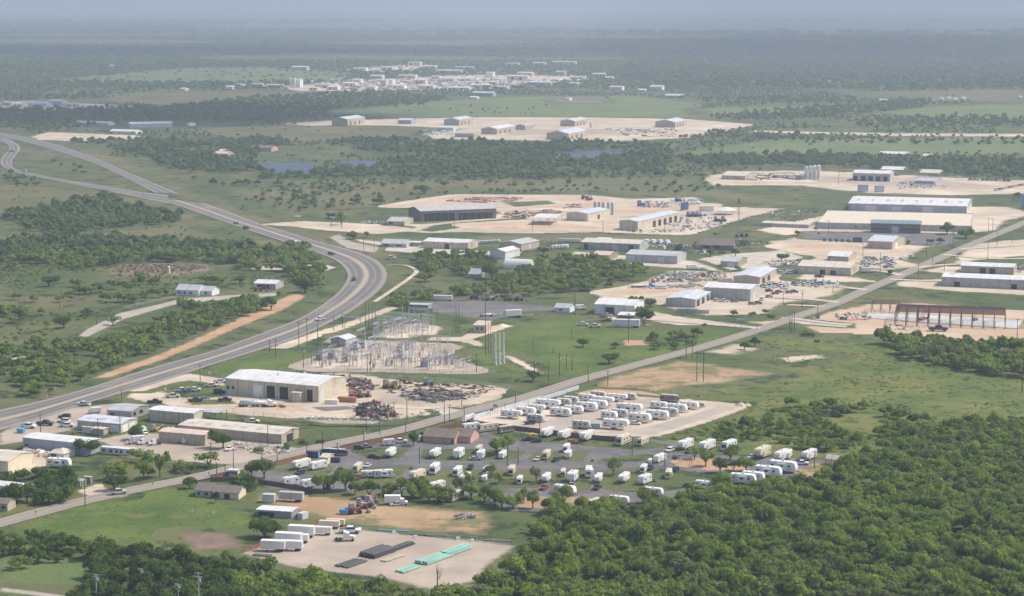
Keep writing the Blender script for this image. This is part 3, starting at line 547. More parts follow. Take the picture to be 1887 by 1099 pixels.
# far fields and yards first, then nearer ones; (name, ground, outline, soft, noise amplitude, under)
for nm, ov, pts, sf, am in [
    ('far_field', 'pale', '60,150 200,140 330,127 480,125 640,135 640,150 460,152 180,152', 25, 50),
    ('far_field', 'olive', '180,178 300,168 560,168 760,180 700,190 300,198', 20, 40),
    ('far_field', 'pale', '1320,152 1480,147 1700,146 1700,151 1400,158', 20, 60),
    ('far_field', 'olive', '1600,170 1887,165 1887,186 1700,188', 20, 40),
    ('far_field', 'pale', '820,96 1000,92 1180,95 1180,99 980,99 820,101', 40, 90), ('far_field', 'olive', '1300,82 1560,78 1640,80 1640,84 1400,88', 40, 90), ('far_field', 'pale', '100,112 260,108 430,110 430,114 240,118 100,118', 30, 70), ('far_field', 'olive', '1260,98 1500,104 1490,109 1280,105', 30, 70), ('far_field', 'pale', '1240,139 1380,133 1560,134 1480,140 1300,145', 20, 50), ('far_field', 'pale', '1640,146 1887,140 1887,146 1700,152', 20, 50), ('far_field', 'pale', '560,62 900,58 900,61 600,66', 60, 120),
    ('pasture', 'pale', '600,205 800,188 960,178 1180,178 1290,192 1300,215 1100,222 820,222 700,216', 15, 30),
    ('pasture', 'pale', '1620,207 1730,196 1950,192 1950,220 1760,222', 10, 20),
    ('pasture', 'pale', '1300,200 1420,196 1595,194 1590,202 1450,207 1310,212', 12, 25),
    ('pasture', 'pale', '1240,285 1420,258 1950,252 1950,285 1600,285 1400,290', 10, 30),
    ('pasture', 'olive', '350,236 700,230 860,238 1000,258 700,256 420,256', 10, 25),
    ('pasture', 'olive', '700,335 1000,330 1290,325 1310,350 1480,378 1380,375 1100,352 900,350 740,370 560,395 460,400 350,352 560,345', 10, 25),
    ('pasture', 'olive', '0,340 90,345 300,378 470,430 600,480 560,465 430,445 330,418 200,365 60,385 0,395', 6, 14),
    ('verge', 'olive', '110,272 220,290 330,345 480,400 560,425 700,440 640,455 480,420 330,360 240,315 150,285', 4, 10),
    ('pasture', 'olive', '0,430 130,436 330,417 420,440 330,452 120,446 0,452', 5, 12),
    ('bare_strip', 'gravel', '60,252 90,244 250,250 265,253 210,260 130,260 70,258', 2, 6),
    ('far_lot', 'gravel', '520,228 620,222 760,219 900,216 1100,217 1270,220 1395,230 1330,243 1260,255 1100,262 930,258 800,256 780,246 860,238 700,231 560,232', 3, 8),
    ('far_track', 'gravel', '1385,241 1640,246 1887,247 1887,252 1640,251 1385,244', 2, 6),
    ('far_bare_ground', 'rose', '1012,183 1110,185 1110,191 1030,189', 6, 14),
    ('far_yard', 'gravel', '540,168 520,160 600,153 700,148 830,140 900,138 1010,140 1060,142 1100,146 960,158 840,166 700,168', 6, 25),
    ('far_yard', 'gravel', '620,130 700,124 770,119 800,122 760,130 690,134', 6, 20),
    ('far_yard', 'gravel', '0,190 60,186 250,196 240,201 120,203 0,200', 6, 15),
    ('yard', 'gravel', '1298,330 1340,316 1500,315 1640,322 1800,330 1950,335 1950,356 1750,360 1600,356 1540,350 1480,342 1310,342', 3, 8),
    ('yard', 'gravel', '720,381 800,367 850,360 960,362 1070,362 1130,368 1280,364 1300,380 1440,385 1400,402 1330,425 1260,436 1100,428 1000,432 860,428 700,430 640,420 700,412 780,414 900,404 920,395 900,382 800,382', 3, 7),
    ('yard', 'gravel', '1400,415 1440,395 1500,385 1540,378 1600,382 1860,382 1905,395 1850,408 1830,425 1700,440 1600,440 1560,432 1480,438 1420,430 1395,425', 3, 7),
    ('yard', 'gravel', '1420,445 1500,436 1600,446 1740,448 1690,462 1660,480 1700,490 1640,498 1580,492 1480,478 1430,462', 3, 7),
    ('parking_lot', 'asphalt', '1485,428 1610,430 1750,432 1765,444 1740,454 1600,446 1480,440', 1.5, 3),
    ('yard', 'gravel', '1100,540 1180,522 1240,500 1350,490 1430,505 1500,515 1560,530 1530,545 1440,560 1400,580 1300,582 1200,560 1110,552', 3, 6),
    ('yard', 'gravel', '1480,505 1580,512 1620,520 1520,520 1470,515', 2, 5),
    ('yard', 'gravel', '1650,520 1735,515 1905,530 1905,545 1740,536 1660,528', 2, 5),
    ('yard', 'gravel', '1700,500 1760,488 1905,500 1905,512 1780,508', 2, 4),
    ('yard', 'gravel', '1795,450 1905,440 1905,470 1800,480 1760,488 1770,470', 2, 5),
    ('yard', 'concrete', '1270,482 1330,470 1440,462 1480,475 1430,490 1330,500', 2, 5),
    ('yard', 'concrete', '640,440 700,446 860,462 960,465 950,472 790,468 700,462 650,455', 2, 4),
    ('yard', 'concrete', '1060,464 1280,482 1330,500 1240,494 1140,486 1050,474', 2, 4),
    ('lane', 'gravel', '470,414 560,408 700,414 780,424 700,432 600,425 540,418', 1.5, 3),
    ('lane', 'road', '607,438 625,433 650,447 700,456 690,466 640,458', 1.2, 3),
    ('parking_lot', 'asphalt', '790,556 900,555 1060,570 1060,580 920,592 800,575', 1.5, 3),
    ('lane', 'gravel', '960,580 1060,578 1190,590 1300,596 1430,592 1400,606 1300,602 1180,600 1060,592', 2, 4),
    ('lane', 'gravel', '1180,572 1260,585 1400,604 1370,612 1260,602 1190,590', 1.5, 4),
    ('driveway', 'road', '145,620 160,608 220,578 300,560 330,552 420,545 510,540 520,545 420,552 320,562 230,588 160,622', .8, 1.5),
    ('dirt_track', 'gravel', '460,492 600,488 620,494 600,499 470,497', 1, 3),
    ('brush_heap_ground', 'rose', '205,492 290,486 380,488 392,498 330,508 240,510 205,502', 3, 6),
    ('dirt_bank', 'dirt', '168,698 230,676 300,652 380,617 440,588 500,560 545,540 562,547 520,572 440,603 380,630 290,667 200,696', 1.5, 4),
    ('dirt_track', 'gravel', '370,680 470,652 560,620 640,595 720,565 735,568 640,605 560,632 480,660 420,672', 1, 2),
    ('lawn', 'lush', '260,722 300,698 345,692 400,705 390,720 300,728', 1.5, 3),
    ('lawn', 'lush', '360,692 480,652 560,650 600,660 560,680 700,692 900,700 960,690 1040,690 960,730 900,712 700,698 450,690 400,698', 3, 8),
    ('lawn', 'lush', '850,600 940,600 1040,585 1150,610 1290,610 1370,615 1250,648 1130,690 1000,700 900,690 880,660 860,640', 6, 12),
    ('dirt_spot', 'dirt', '1150,628 1185,628 1190,636 1155,638', 1.5, 4),
    ('construction_ground', 'clay', '1478,598 1530,575 1600,562 1700,560 1905,575 1905,640 1760,625 1600,622 1510,614', 2, 6),
    ('construction_drive', 'concrete', '1440,585 1500,592 1560,598 1560,604 1480,598 1440,591', 1, 2),
    ('substation_ground', 'ggravel', '560,675 590,655 625,640 600,630 620,618 700,625 760,630 850,630 870,636 790,662 900,682 860,690 720,684 580,682', 1.5, 4),
    ('substation_ground', 'gravel', '690,622 720,600 780,596 815,605 800,618 740,624', 1.5, 4),
    ('gravel_track', 'gravel', '790,622 850,622 870,610 930,598 944,602 900,616 870,626 890,634 884,640 850,630 790,628', 1, 2.5),
    ('gravel_track', 'gravel', '925,652 950,662 1000,688 990,692 940,664', 1, 3),
    ('shrub_field', 'scrub', '1400,620 1620,628 1905,690 1905,790 1700,790 1560,860 1400,840 1200,815 1360,760 1240,725 1420,690', 6, 10),
    ('orange_field', 'orange', '1108,705 1180,682 1250,668 1290,670 1420,690 1340,704 1250,712 1190,724 1105,716', 4, 9),
    ('bare_patch', 'gravel', '1300,650 1360,636 1400,645 1340,654', 3, 6),
    ('bare_patch', 'gravel', '1440,660 1500,655 1520,660 1450,668', 3, 6),
    ('meadow', 'lush', '0,985 130,940 300,900 360,905 420,930 470,945 480,975 450,1015 300,1010 120,1000', 4, 8),
    ('meadow', 'pale', '0,1030 160,1030 170,1080 0,1075', 3, 6),
    ('dry_patch', 'rose', '330,985 420,985 450,1010 360,1015', 2, 6),
    ('lane', 'road', '0,1084 60,1091 120,1099 110,1106 60,1098 0,1091', 1, 1.5),
    ('orange_field', 'orange', '470,905 560,910 640,922 760,938 880,945 905,960 880,985 760,975 640,972 590,955 540,940 480,925', 4, 7),
    ('shop_yard', 'gravel', '225,722 300,722 345,738 415,738 415,700 640,688 700,698 800,708 905,712 935,718 910,738 850,752 790,765 700,776 560,774 440,765 330,752 240,735', 1.5, 4),
    ('driveway', 'gravel', '210,722 262,712 300,697 350,690 415,700 415,712 350,702 310,708 265,722', 1, 2),
    ('lot', 'ggravel', '0,800 60,770 140,752 210,745 260,760 200,780 100,800 40,815 0,822', 1.2, 3),
    ('lot', 'ggravel', '240,800 420,800 560,830 470,850 420,858 330,850 250,840 180,812', 1.2, 3),
    ('lot', 'gravel', '0,838 60,830 120,850 80,868 0,880', 1.5, 3),
    ('driveway', 'gravel', '145,905 185,893 200,905 225,908 235,916 190,920 150,912', 1, 2),
    ('driveway', 'concrete', '790,748 850,757 870,760 850,770 820,768 800,756', .8, 1.2),
    ('lower_yard', 'ggravel', '448,1022 520,995 590,965 640,975 780,990 900,1000 948,1008 900,1040 880,1070 800,1090 700,1065 560,1050 500,1035', 1.5, 3),
    ('trailer_lot', 'gravel', '870,775 930,752 1070,732 1160,722 1240,735 1330,742 1368,748 1330,762 1270,785 1200,808 1090,798 990,792', 1.2, 2.5),
    ('park_drive', 'asphalt', '430,875 520,862 560,852 620,842 700,818 760,815 900,806 940,796 1010,803 1200,818 1260,838 1370,842 1550,852 1560,866 1480,885 1300,908 1150,938 1060,948 960,930 900,915 700,905 600,908 500,902', 1, 2)]:
    patch(nm, ov, PP(pts), sf, am, excl=nm not in ('far_field', 'pasture', 'verge', 'shrub_field', 'meadow', 'lawn', 'orange_field', 'bare_patch', 'dry_patch', 'far_bare_ground', 'brush_heap_ground', 'dirt_bank'))
for nm, ov, pts, sf, am, un in [
    ('clay_patch', 'clay', '722,381 800,368 850,361 960,362 1070,362 1130,368 1080,385 900,384 800,382', 3, 8, 'gravel'), ('grass_island', 'grass', '770,426 800,416 850,410 930,404 1005,397 990,404 900,412 850,420 800,428', 2, 5, 'gravel'), ('grass_island', 'grass', '925,374 1010,370 1024,376 950,382', 3, 6, 'gravel'), ('dirt_tracks', 'clay', '1120,540 1200,528 1290,524 1300,534 1180,545', 2, 8, 'gravel'), ('dirt_tracks', 'clay', '1440,455 1560,450 1620,462 1500,468', 3, 8, 'gravel'), ('dirt_tracks', 'ggravel', '1420,395 1520,386 1550,390 1440,402', 3, 8, 'gravel'), ('dirt_tracks', 'ggravel', '1480,325 1700,330 1850,345 1700,346 1500,336', 3, 8, 'gravel'), ('dirt_tracks', 'ggravel', '900,240 1200,238 1230,245 950,250', 4, 12, 'gravel'), ('dirt_tracks', 'ggravel', '1220,388 1330,385 1380,395 1240,400', 3, 8, 'gravel'), ('dirt_tracks', 'clay', '860,415 980,408 1120,418 1100,424 900,424', 3, 8, 'gravel'), ('dirt_tracks', 'clay', '430,742 560,746 680,752 660,762 500,756', 2, 6, 'gravel'), ('dirt_tracks', 'clay', '640,710 740,720 700,740 650,735', 2, 6, 'gravel'), ('dirt_tracks', 'clay', '1000,392 1160,382 1300,378 1290,390 1120,398 1000,402', 3, 10, 'gravel'),
    ('gravel_bed', 'gravel', '570,676 640,652 720,648 800,650 780,660 860,684 720,680 600,680', 2, 4, 'ggravel'), ('grass_island', 'grass', '640,832 700,826 752,829 738,846 690,850', .7, 1.5, 'asphalt'), ('grass_island', 'grass', '778,830 880,828 985,834 968,847 860,852 775,848', .7, 1.5, 'asphalt'),
    ('grass_island', 'grass', '985,836 1085,832 1078,851 1000,853 970,848', .7, 1.5, 'asphalt'), ('grass_island', 'grass', '1108,846 1190,838 1262,846 1200,853 1100,853', .7, 1.5, 'asphalt'),
    ('grass_island', 'grass', '640,872 700,862 757,860 735,880 780,895 680,900 630,890', .7, 1.5, 'asphalt'), ('grass_island', 'grass', '778,872 860,866 960,868 1012,870 1015,890 1000,900 880,905 800,890 770,882', .7, 1.5, 'asphalt'),
    ('grass_island', 'grass', '1012,870 1080,862 1098,868 1090,905 1015,908', .7, 1.5, 'asphalt'), ('grass_island', 'grass', '1100,872 1180,862 1260,865 1430,880 1320,892 1210,910 1130,908 1105,900', .7, 1.5, 'asphalt'),
    ('grass_island', 'grass', '470,868 560,860 620,860 600,880 520,872', .7, 1.5, 'asphalt'), ('grass_verge', 'grass', '880,785 960,793 1150,808 1240,822 1180,832 1060,822 930,812 900,800', .7, 1.5, 'asphalt'),
    ('playground_ground', 'dirt', '1236,850 1290,846 1380,854 1378,868 1300,868 1245,860', .8, 2, 'asphalt'), ('bare_earth', 'orange', '930,918 1040,916 1105,920 1110,927 1070,938 960,938', 1, 3, 'asphalt'),
    ('bare_earth', 'orange', '1460,870 1500,856 1530,856 1522,872 1480,882', 1, 2, 'asphalt'),
    ('lot_lane', 'road', '930,790 1000,778 1100,752 1200,735 1245,738 1180,760 1080,785 1010,800', .8, 1.5, 'gravel'), ('lot_lane', 'road', '1080,800 1180,792 1290,762 1330,748 1360,752 1280,780 1200,803', .8, 1.5, 'gravel'),
    ('dirt_strip', 'dirt', '1060,726 1100,718 1180,722 1245,734 1160,726 1080,730', 1, 2, 'grass'),
    ('grass_island', 'grass', '1398,402 1500,380 1540,372 1590,380 1480,400 1400,418 1320,432 1280,440', 2, 4, 'grass'), ('grass_island', 'grass', '355,738 420,738 440,746 350,748', 1, 2.5, 'gravel'),
    ('grass_island', 'grass', '1500,410 1540,402 1560,408 1520,416 1490,416', 1.5, 4, 'gravel'), ('grass_strip', 'olive', '880,436 1100,432 1260,438 1340,432 1400,440 1300,452 1080,445 880,446', 3, 6, 'grass'),
    ('concrete_slab', 'slab', '1598,586 1720,596 1875,606 1885,592 1760,584 1600,576', .5, .6, 'orange'), ('dark_soil', 'ggravel', '700,725 780,722 900,724 860,742 780,750 690,745', 2, 4, 'gravel'),
    ('oil_stain', 'asphalt', '570,752 640,750 660,755 600,760', 1, 2.5, 'gravel'), ('cobble_row', 'ggravel', '560,775 640,776 700,778 690,783 600,782', 1, 2, 'grass')]:
    patch(nm, ov, PP(pts), sf, am, un, False)
# water
def water(name, pts):
    poly = gpoly(PP(pts)); m = mat('pond_water', (.05, .075, .12), .35, .15); m.node_tree.nodes['Principled BSDF'].inputs['Specular IOR Level'].default_value = .3; z = ZL[0]+.05; ZL[0] += .01
    me = bpy.data.meshes.new(name); me.from_pydata([(x, y, z) for x, y in poly], [], [tuple(range(len(poly)))]); me.materials.append(m); struct(name, me); EXCL.append(poly)
water('pond', '462,303 500,301 578,300 590,306 575,320 535,326 495,318')
water('pond', '628,297 690,297 700,305 660,312 630,308'); water('pond', '700,303 772,303 772,310 705,310'); water('pond', '1020,283 1100,278 1190,278 1200,284 1100,292 1035,291')
# roads: cross strips of (left pixel, right pixel)
def ribbon(name, L, Rr, m, z=None, sub=6, excl=True):
    z = ZL[0] if z is None else z; ZL[0] = max(ZL[0], z+.003)
    def dense(P):
        P = [np.array(G(*p)[:2]) for p in P]; out = []
        for i in range(len(P)-1):
            a, b, c, d = P[max(i-1, 0)], P[i], P[i+1], P[min(i+2, len(P)-1)]
            for k in range(sub):
                t = k/sub; out.append(.5*((2*b)+(-a+c)*t+(2*a-5*b+4*c-d)*t*t+(-a+3*b-3*c+d)*t**3))
        return out+[P[-1]]
    A, B = dense(L), dense(Rr); V = []; nu = 8; UV = []
    for a, b in zip(A, B):
        for j in range(nu+1): p = a+(b-a)*j/nu; V.append((p[0], p[1], z)); UV.append(j/nu)
    Q = [(i*(nu+1)+j, i*(nu+1)+j+1, (i+1)*(nu+1)+j+1, (i+1)*(nu+1)+j) for i in range(len(A)-1) for j in range(nu)]
    V = np.array(V); me = npmesh(name, V, np.array(Q), m); at_ = me.attributes.new('across', 'FLOAT', 'POINT'); at_.data.foreach_set('value', np.array(UV, np.float32))
    if excl:
        pl = [tuple(p) for p in A]+[tuple(p) for p in B[::-1]]; EXCL.append(pl)
        for i in range(0, len(A)-1, 4):
            j = min(i+4, len(A)-1); q = [tuple(A[i]), tuple(A[j]), tuple(B[j]), tuple(B[i])]; q_ = np.array(q); PZ.append((q_.min(0), q_.max(0), q, z))
    return struct(name, me)
def roadmat(name, cols):                                   # cols: list of (position, colour) across the road
    m = bpy.data.materials.new(name); m.use_nodes = True; nt = m.node_tree; b = nt.nodes['Principled BSDF']; b.inputs['Roughness'].default_value = .9; b.inputs['Specular IOR Level'].default_value = .2
    a = nt.nodes.new('ShaderNodeAttribute'); a.attribute_name = 'across'; r = nt.nodes.new('ShaderNodeValToRGB'); e = r.color_ramp.elements
    while len(e) > 1: e.remove(e[0])
    e[0].position = cols[0][0]; e[0].color = (*cols[0][1], 1)
    for p, c in cols[1:]: x = e.new(p); x.color = (*c, 1)
    nt.links.new(a.outputs['Fac'], r.inputs[0]); P = _pos(nt)
    c = _mix(nt, r.outputs[0], (.33, .28, .23), _ramp(nt, _noise(nt, P, .02, 5, .7), .5, .85)); c = _mix(nt, c, (.16, .155, .15), _ramp(nt, _noise(nt, P, .15, 4, .7), .58, .8))
    nt.links.new(c, b.inputs['Base Color']); return m
sh, ln, tr, md, yl = (.29, .262, .235), (.19, .178, .17), (.148, .14, .138), (.42, .345, .255), (.45, .36, .16)
HW = roadmat('highway_surface', [(0, sh), (.09, sh), (.105, ln), (.16, tr), (.22, ln), (.25, sh), (.26, ln), (.33, tr), (.40, ln), (.435, sh), (.45, md), (.54, md), (.56, sh), (.575, ln), (.64, tr), (.70, ln), (.73, sh), (.74, ln), (.80, tr), (.87, ln), (.90, sh), (1, sh)])
up = '-30,767 0,757 60,744 123,728 190,708 258,686 330,665 400,645.5 478,617 552,588 601,558 628,535 640,514 638,500 624,485 601,473 552,456 478,432 429,415 380,398 319,377 270,363'
lo = '-30,803 0,795 60,778 123,757 190,736 258,716 330,694 400,671 478,646.7 552,622 610,595 655,570 699,536 713,510 705,490 687,477 650,463 601,450 552,435.5 478,413 429,394.6 380,376.5 340,362 295,344'
ribbon('highway', PP(up), PP(lo), HW)
HB = roadmat('carriageway', [(0, sh), (.12, sh), (.16, ln), (.3, tr), (.45, ln), (.5, sh), (.55, ln), (.7, tr), (.84, ln), (.88, sh), (1, sh)])
ribbon('highway_branch', PP('285,356 246,335.6 172,301 74,269 0,252 -30,247'), PP('330,358 246,323 167,289 86,262 0,245 -30,240'), HB)
ribbon('slip_road', PP('310,376 246,362.7 172,348 98,333 37,321 7,308.6 1,299 5,289 17,277 15,268 0,261 -20,258'), PP('310,361 246,353 172,340.6 98,328 32,313.5 22,301 27,289 37,277 33,267 16,257.5 0,254 -20,252'), HB)
def line_road(name, c, half, m, **k):
    P = [np.array(G(*p)[:2]) for p in c]; L = []; Rr = []
    for i, p in enumerate(P):
        d = P[min(i+1, len(P)-1)]-P[max(i-1, 0)]; d /= np.linalg.norm(d); n = np.array([-d[1], d[0]]); L.append(PX((*(p+n*half), 0))); Rr.append(PX((*(p-n*half), 0)))
    return ribbon(name, L, Rr, m, **k)
ST = roadmat('street_surface', [(0, md), (.07, md), (.11, sh), (.25, (.285, .25, .215)), (.42, (.32, .28, .24)), (.5, (.34, .30, .25)), (.58, (.32, .28, .24)), (.78, (.285, .25, .215)), (.9, sh), (.94, md), (1, md)])
STC = PP('-30,974 0,966 119,934 211,912 286,896.5 358,882 450,860 520,842 620,818.5 729,796.5 812,774 900,750 980,730 1067,702.5 1150,680 1287,643 1386,613 1472,583.5 1540,560.5 1597,535 1662,508 1770,460 1887,412 1960,382')
line_road('street', STC, 4.6, ST)
for c, h in (('1662,508 1625,501 1590,498', 3.2), ('1400,606 1300,598 1180,588', 3), ('1545,558 1480,552 1400,548', 3), ('1520,566 1450,563', 2.5), ('1597,535 1530,528', 3), ('1640,516 1720,519 1820,522', 3), ('1690,494 1760,488 1850,488', 3), ('1770,460 1900,452', 3), ('1740,470 1830,478 1920,476', 3), ('1460,588 1520,596 1570,600', 3)):
    line_road('side_street', PP(c), h, gmat('concrete'), excl=True)
line_road('dirt_road', PP('690,558 760,510 765,498 745,490 713,490'), 1.6, gmat('gravel'))
line_road('dirt_road', PP('0,668 40,660 70,655'), 2, gmat('gravel'))
# ------------------------------------------------------------ vehicles and caravans
NM = dict(tt=('travel_trailer', 'travel trailer', 'travel trailers and motorhomes'), fw=('fifth_wheel_trailer', 'travel trailer', 'travel trailers and motorhomes'), mh=('motorhome', 'motorhome', 'travel trailers and motorhomes'), bus=('motor_coach', 'bus', None),
    car=('parked_car', 'car', 'parked cars'), suv=('parked_car', 'car', 'parked cars'), pickup=('pickup_truck', 'pickup truck', 'parked cars'), boxtr=('box_trailer', 'trailer', 'box trailers'), semi=('semi_truck', 'truck', 'lorries'),
    boxtruck=('box_truck', 'truck', 'lorries'), cont=('storage_container', 'container', 'containers'))
def V(kind, label, x, y, ang=-22.5, sc=None, name=None, cat=None, group=None):
    n, c, g = NM[kind.split('_')[0]]
    if kind[:2] in ('tt', 'fw', 'mh'):
        q = (sc or 1)*random.uniform(.87, .95); sc = (q, q*1.04, q*1.12)
        if 242 <= ang <= 252 and y > 825: ang += 8
    return at(kind, name or n, label, cat or c, x, y, ang, sc, group or g)
U, A2 = -22.5, -112.5                                     # along the rows / nose towards the camera
G1, G2, G3 = 'in the rear gravel lot', 'in the front gravel lot', 'in the right gravel lot'
for k, x, y, L, wh, de in (
    ('tt_grey', 1103, 735, 1, G1, 'grey sided travel trailer'), ('fw_white', 1138, 741, 1, G1, 'white fifth wheel trailer'), ('tt_grey', 1160, 737.5, .9, G1, 'short grey travel trailer, last'), ('tt_white', 1082, 740, .95, G1, 'white travel trailer'),
    ('fw_white', 1113, 747, 1, G1, 'white trailer behind another'), ('tt_white', 1102, 753, 1.1, G1, 'round nosed white trailer'), ('tt_white', 1081, 758.5, 1.15, G1, 'long white trailer in the middle'), ('tt_grey', 1052, 744.5, 1, G1, 'pale grey trailer'),
    ('tt_grey', 1039, 748, .9, G1, 'boxy grey trailer'), ('fw_white', 1011, 754, 1.15, G1, 'longest white trailer'), ('tt_white', 1057, 763, 1.1, G1, 'white trailer beside the lane'), ('tt_white', 1033.5, 768, 1.15, G1, 'white trailer on the grass edge'),
    ('fw_white', 989.6, 759, .85, G1, 'white trailer beside a dark van'), ('tt_white', 969.5, 766, 1.05, G1, 'square white trailer'), ('fw_white', 943, 772, 1, G1, 'leftmost white trailer'), ('tt_grey', 987, 779, 1.05, G1, 'grey trailer with a dark car'),
    ('fw_white', 1160, 763, 1.25, G2, 'very long white trailer'), ('tt_grey', 1142.5, 769, 1, G2, 'grey trailer with blue trim'), ('tt_short', 1123, 774, 1.1, G2, 'cluttered white trailer'), ('tt_white', 1179, 779, 1.2, G2, 'broad white trailer beside a boat'),
    ('fw_white', 1135, 792, 1.2, G2, 'big windowed white trailer'), ('tt_grey', 1072, 791, 1.05, G2, 'low grey trailer beside a teal shed'), ('tt_white', 1214.5, 754, .95, G3, 'white trailer with sunny end'), ('mh_brown', 1234, 742, .95, G3, 'brown motorhome with pale roof'),
    ('tt_white', 1212, 773.5, 1.2, G3, 'pale trailer nearest the lane'), ('tt_grey', 1233, 767, 1.1, G3, 'blue grey trailer'), ('tt_white', 1248, 760, 1.05, G3, 'white trailer in the middle'), ('tt_white', 1271, 754.5, 1, G3, 'white trailer facing the lane'), ('tt_grey', 1290, 751, .62, G3, 'small boxy grey trailer')):
    V(k, de+' '+wh, x, y, U+random.uniform(-2, 2), L)
pk = 'in the caravan park'
for k, x, y, ang, s, de in (
    ('fw_tan', 1405, 845, 240, 1.2, 'long cream trailer near the right end of the caravan park'), ('fw_white', 1441, 849, 238, 1.05, 'white trailer with slide-out beside the cream one'), ('tt_white', 1452, 845, 245, .9, 'white trailer close behind another near the park end'), ('fw_white', 1491, 848, 238, 1.05, 'last white fifth wheel beside the tan canopy'),
    ('tt_white', 1443, 871, -25, 1.3, 'longest white trailer beside the lower park lane'), ('tt_white', 1415.5, 880, -25, 1.25, 'white trailer second along the lower park lane'), ('tt_white', 1388, 887, -25, 1.05, 'white trailer third along the lower park lane'), ('tt_white', 1369, 893, -20, 1.2, 'windowed white trailer at the wood edge'),
    ('fw_white', 1262.8, 828, 240, 1.05, 'white trailer at the top lane behind the dark car'), ('fw_white', 1303, 830, 238, 1.05, 'white trailer behind the bent park tree'), ('mh_white', 1343, 830, 236, 1.1, 'white motorhome at the top lane'), ('tt_white', 1216, 852, 240, .9, 'white trailer beside the tall park pole'),
    ('tt_short', 1198, 855, 250, .55, 'tiny white trailer beside the tall park pole'), ('mh_white', 1186, 871, 255, .75, 'white motorhome behind a round nosed trailer'), ('tt_short', 1188, 893, 238, 1.05, 'round nosed white trailer beside the lower lane'), ('mh_tan', 1232, 881, 80, .8, 'motorhome with a dark rear end on the grass'),
    ('tt_white', 1300, 903, -25, .95, 'white trailer with awning at the wood edge'), ('tt_short', 1315, 889, 240, .5, 'small white trailer half hidden at the wood edge'), ('tt_white', 1204, 914, -25, .9, 'cream roofed trailer mostly hidden by trees'), ('tt_white', 1141, 930, -25, .9, 'white roofed trailer among the lowest park trees'),
    ('fw_white', 1082, 813, 242, 1.1, 'white fifth wheel behind the bright red car'), ('fw_white', 1041, 810, 242, 1, 'white fifth wheel second from the orange tarp'), ('fw_white', 1008, 806, 242, 1, 'white fifth wheel beside the orange tarp'), ('mh_tan', 1149, 820, 242, 1.15, 'tan motorhome with a blue tarp end'),
    ('mh_pink', 1184.5, 821, 240, .9, 'pink roofed motorhome at the top lane'), ('mh_white', 1044, 833, 250, .8, 'white camper tight behind another camper'), ('tt_short', 1047, 845, 250, .9, 'front camper of the tight pair'), ('mh_tan', 1038, 878, 265, .7, 'small tan camper seen from the rear'),
    ('mh_white', 1085, 879, 85, 1, 'grey backed motorhome in the middle row'), ('tt_short', 1055.5, 888, 255, 1.1, 'white camper hooked to a grey truck'), ('fw_white', 1103, 890, 250, .85, 'white trailer behind a black pickup'), ('fw_white', 1150, 890, 242, .9, 'white trailer with a tilted awning'),
    ('fw_white', 1007, 889, 248, .8, 'white trailer behind a red pickup'), ('tt_white', 1041, 912, -28, 1, 'long white trailer over the peach dirt'), ('mh_pink', 1007, 846, 248, .85, 'pink roofed motorhome beside a blue car'), ('tt_short', 845.5, 845, 255, 1.1, 'plain white box shaped trailer on the upper island'),
    ('tt_short', 887, 846, 258, 1, 'slim white trailer in front of a motorhome'), ('mh_tan', 882.5, 835, 258, .75, 'pale motorhome behind a slim trailer'), ('tt_white', 926.5, 845, 255, .8, 'white trailer beside the twin dark poles'), ('mh_white', 843, 877, 248, .85, 'white motorhome behind a fifth wheel'),
    ('fw_white', 857, 890, 245, .85, 'bulky white fifth wheel on the lower island'), ('mh_tan', 896, 873, 255, .7, 'cream camper behind a dark pickup'), ('tt_short', 893, 888, 262, .7, 'small white camper above a dark pickup'), ('mh_pink', 943, 875.5, 262, .9, 'peach roofed motorhome on the lower island'),
    ('mh_white', 958, 892, 262, .75, 'teal fronted white motorhome'), ('mh_brown', 839, 923, 240, 1, 'brown and cream motorhome under the trees'), ('tt_white', 805, 903, 230, .9, 'white trailer tangled in tree branches'), ('tt_short', 785, 904, -50, .8, 'small white trailer behind the tree line'),
    ('tt_short', 716, 822, 200, .85, 'square white trailer beside the brown fence'), ('fw_white', 720, 843, 248, .9, 'white fifth wheel on the first grass island'), ('fw_white', 802, 844, 244, .9, 'white fifth wheel with a dark shadowed side'), ('mh_white', 801, 873, 250, 1, 'white motorhome with a wide windshield'),
    ('fw_tan', 769, 885, 240, .95, 'tan roofed trailer in the second row'), ('tt_white', 681, 881, 12, .8, 'white trailer end to end with another'), ('tt_white', 707.5, 882, 12, .95, 'right one of two end to end trailers'), ('mh_tan', 659, 869, 258, .8, 'tan roofed motorhome by the end to end pair'),
    ('fw_white', 555, 865, 235, .95, 'white fifth wheel beside the brown fence'), ('tt_white', 586, 866, 225, 1, 'white trailer beside the tan shed'), ('tt_short', 535, 896, 215, 1, 'white trailer at the lower left park corner'), ('tt_short', 568, 900, 215, .95, 'white trailer left of the big willow-like tree'),
    ('mh_brown', 610, 900, 255, .7, 'dark motorhome under the park trees'), ('tt_short', 773.5, 813, 250, .75, 'silvery trailer beside the pink office'), ('mh_white', 867, 794.5, 212, 1, 'white motorhome behind the pink office'), ('mh_tan', 899, 796.5, 212, 1, 'tan motorhome behind the pink office'),
    ('mh_brown', 932, 799, 212, .9, 'brown motorhome beside the dark fence'), ('bus', 617.5, 840, -14, .85, 'dark blue coach beside the brown fence'), ('mh_brown', 1095, 935, 240, .8, 'dark camper half hidden by the lowest park trees')):
    V(k, de, x, y, ang, s)
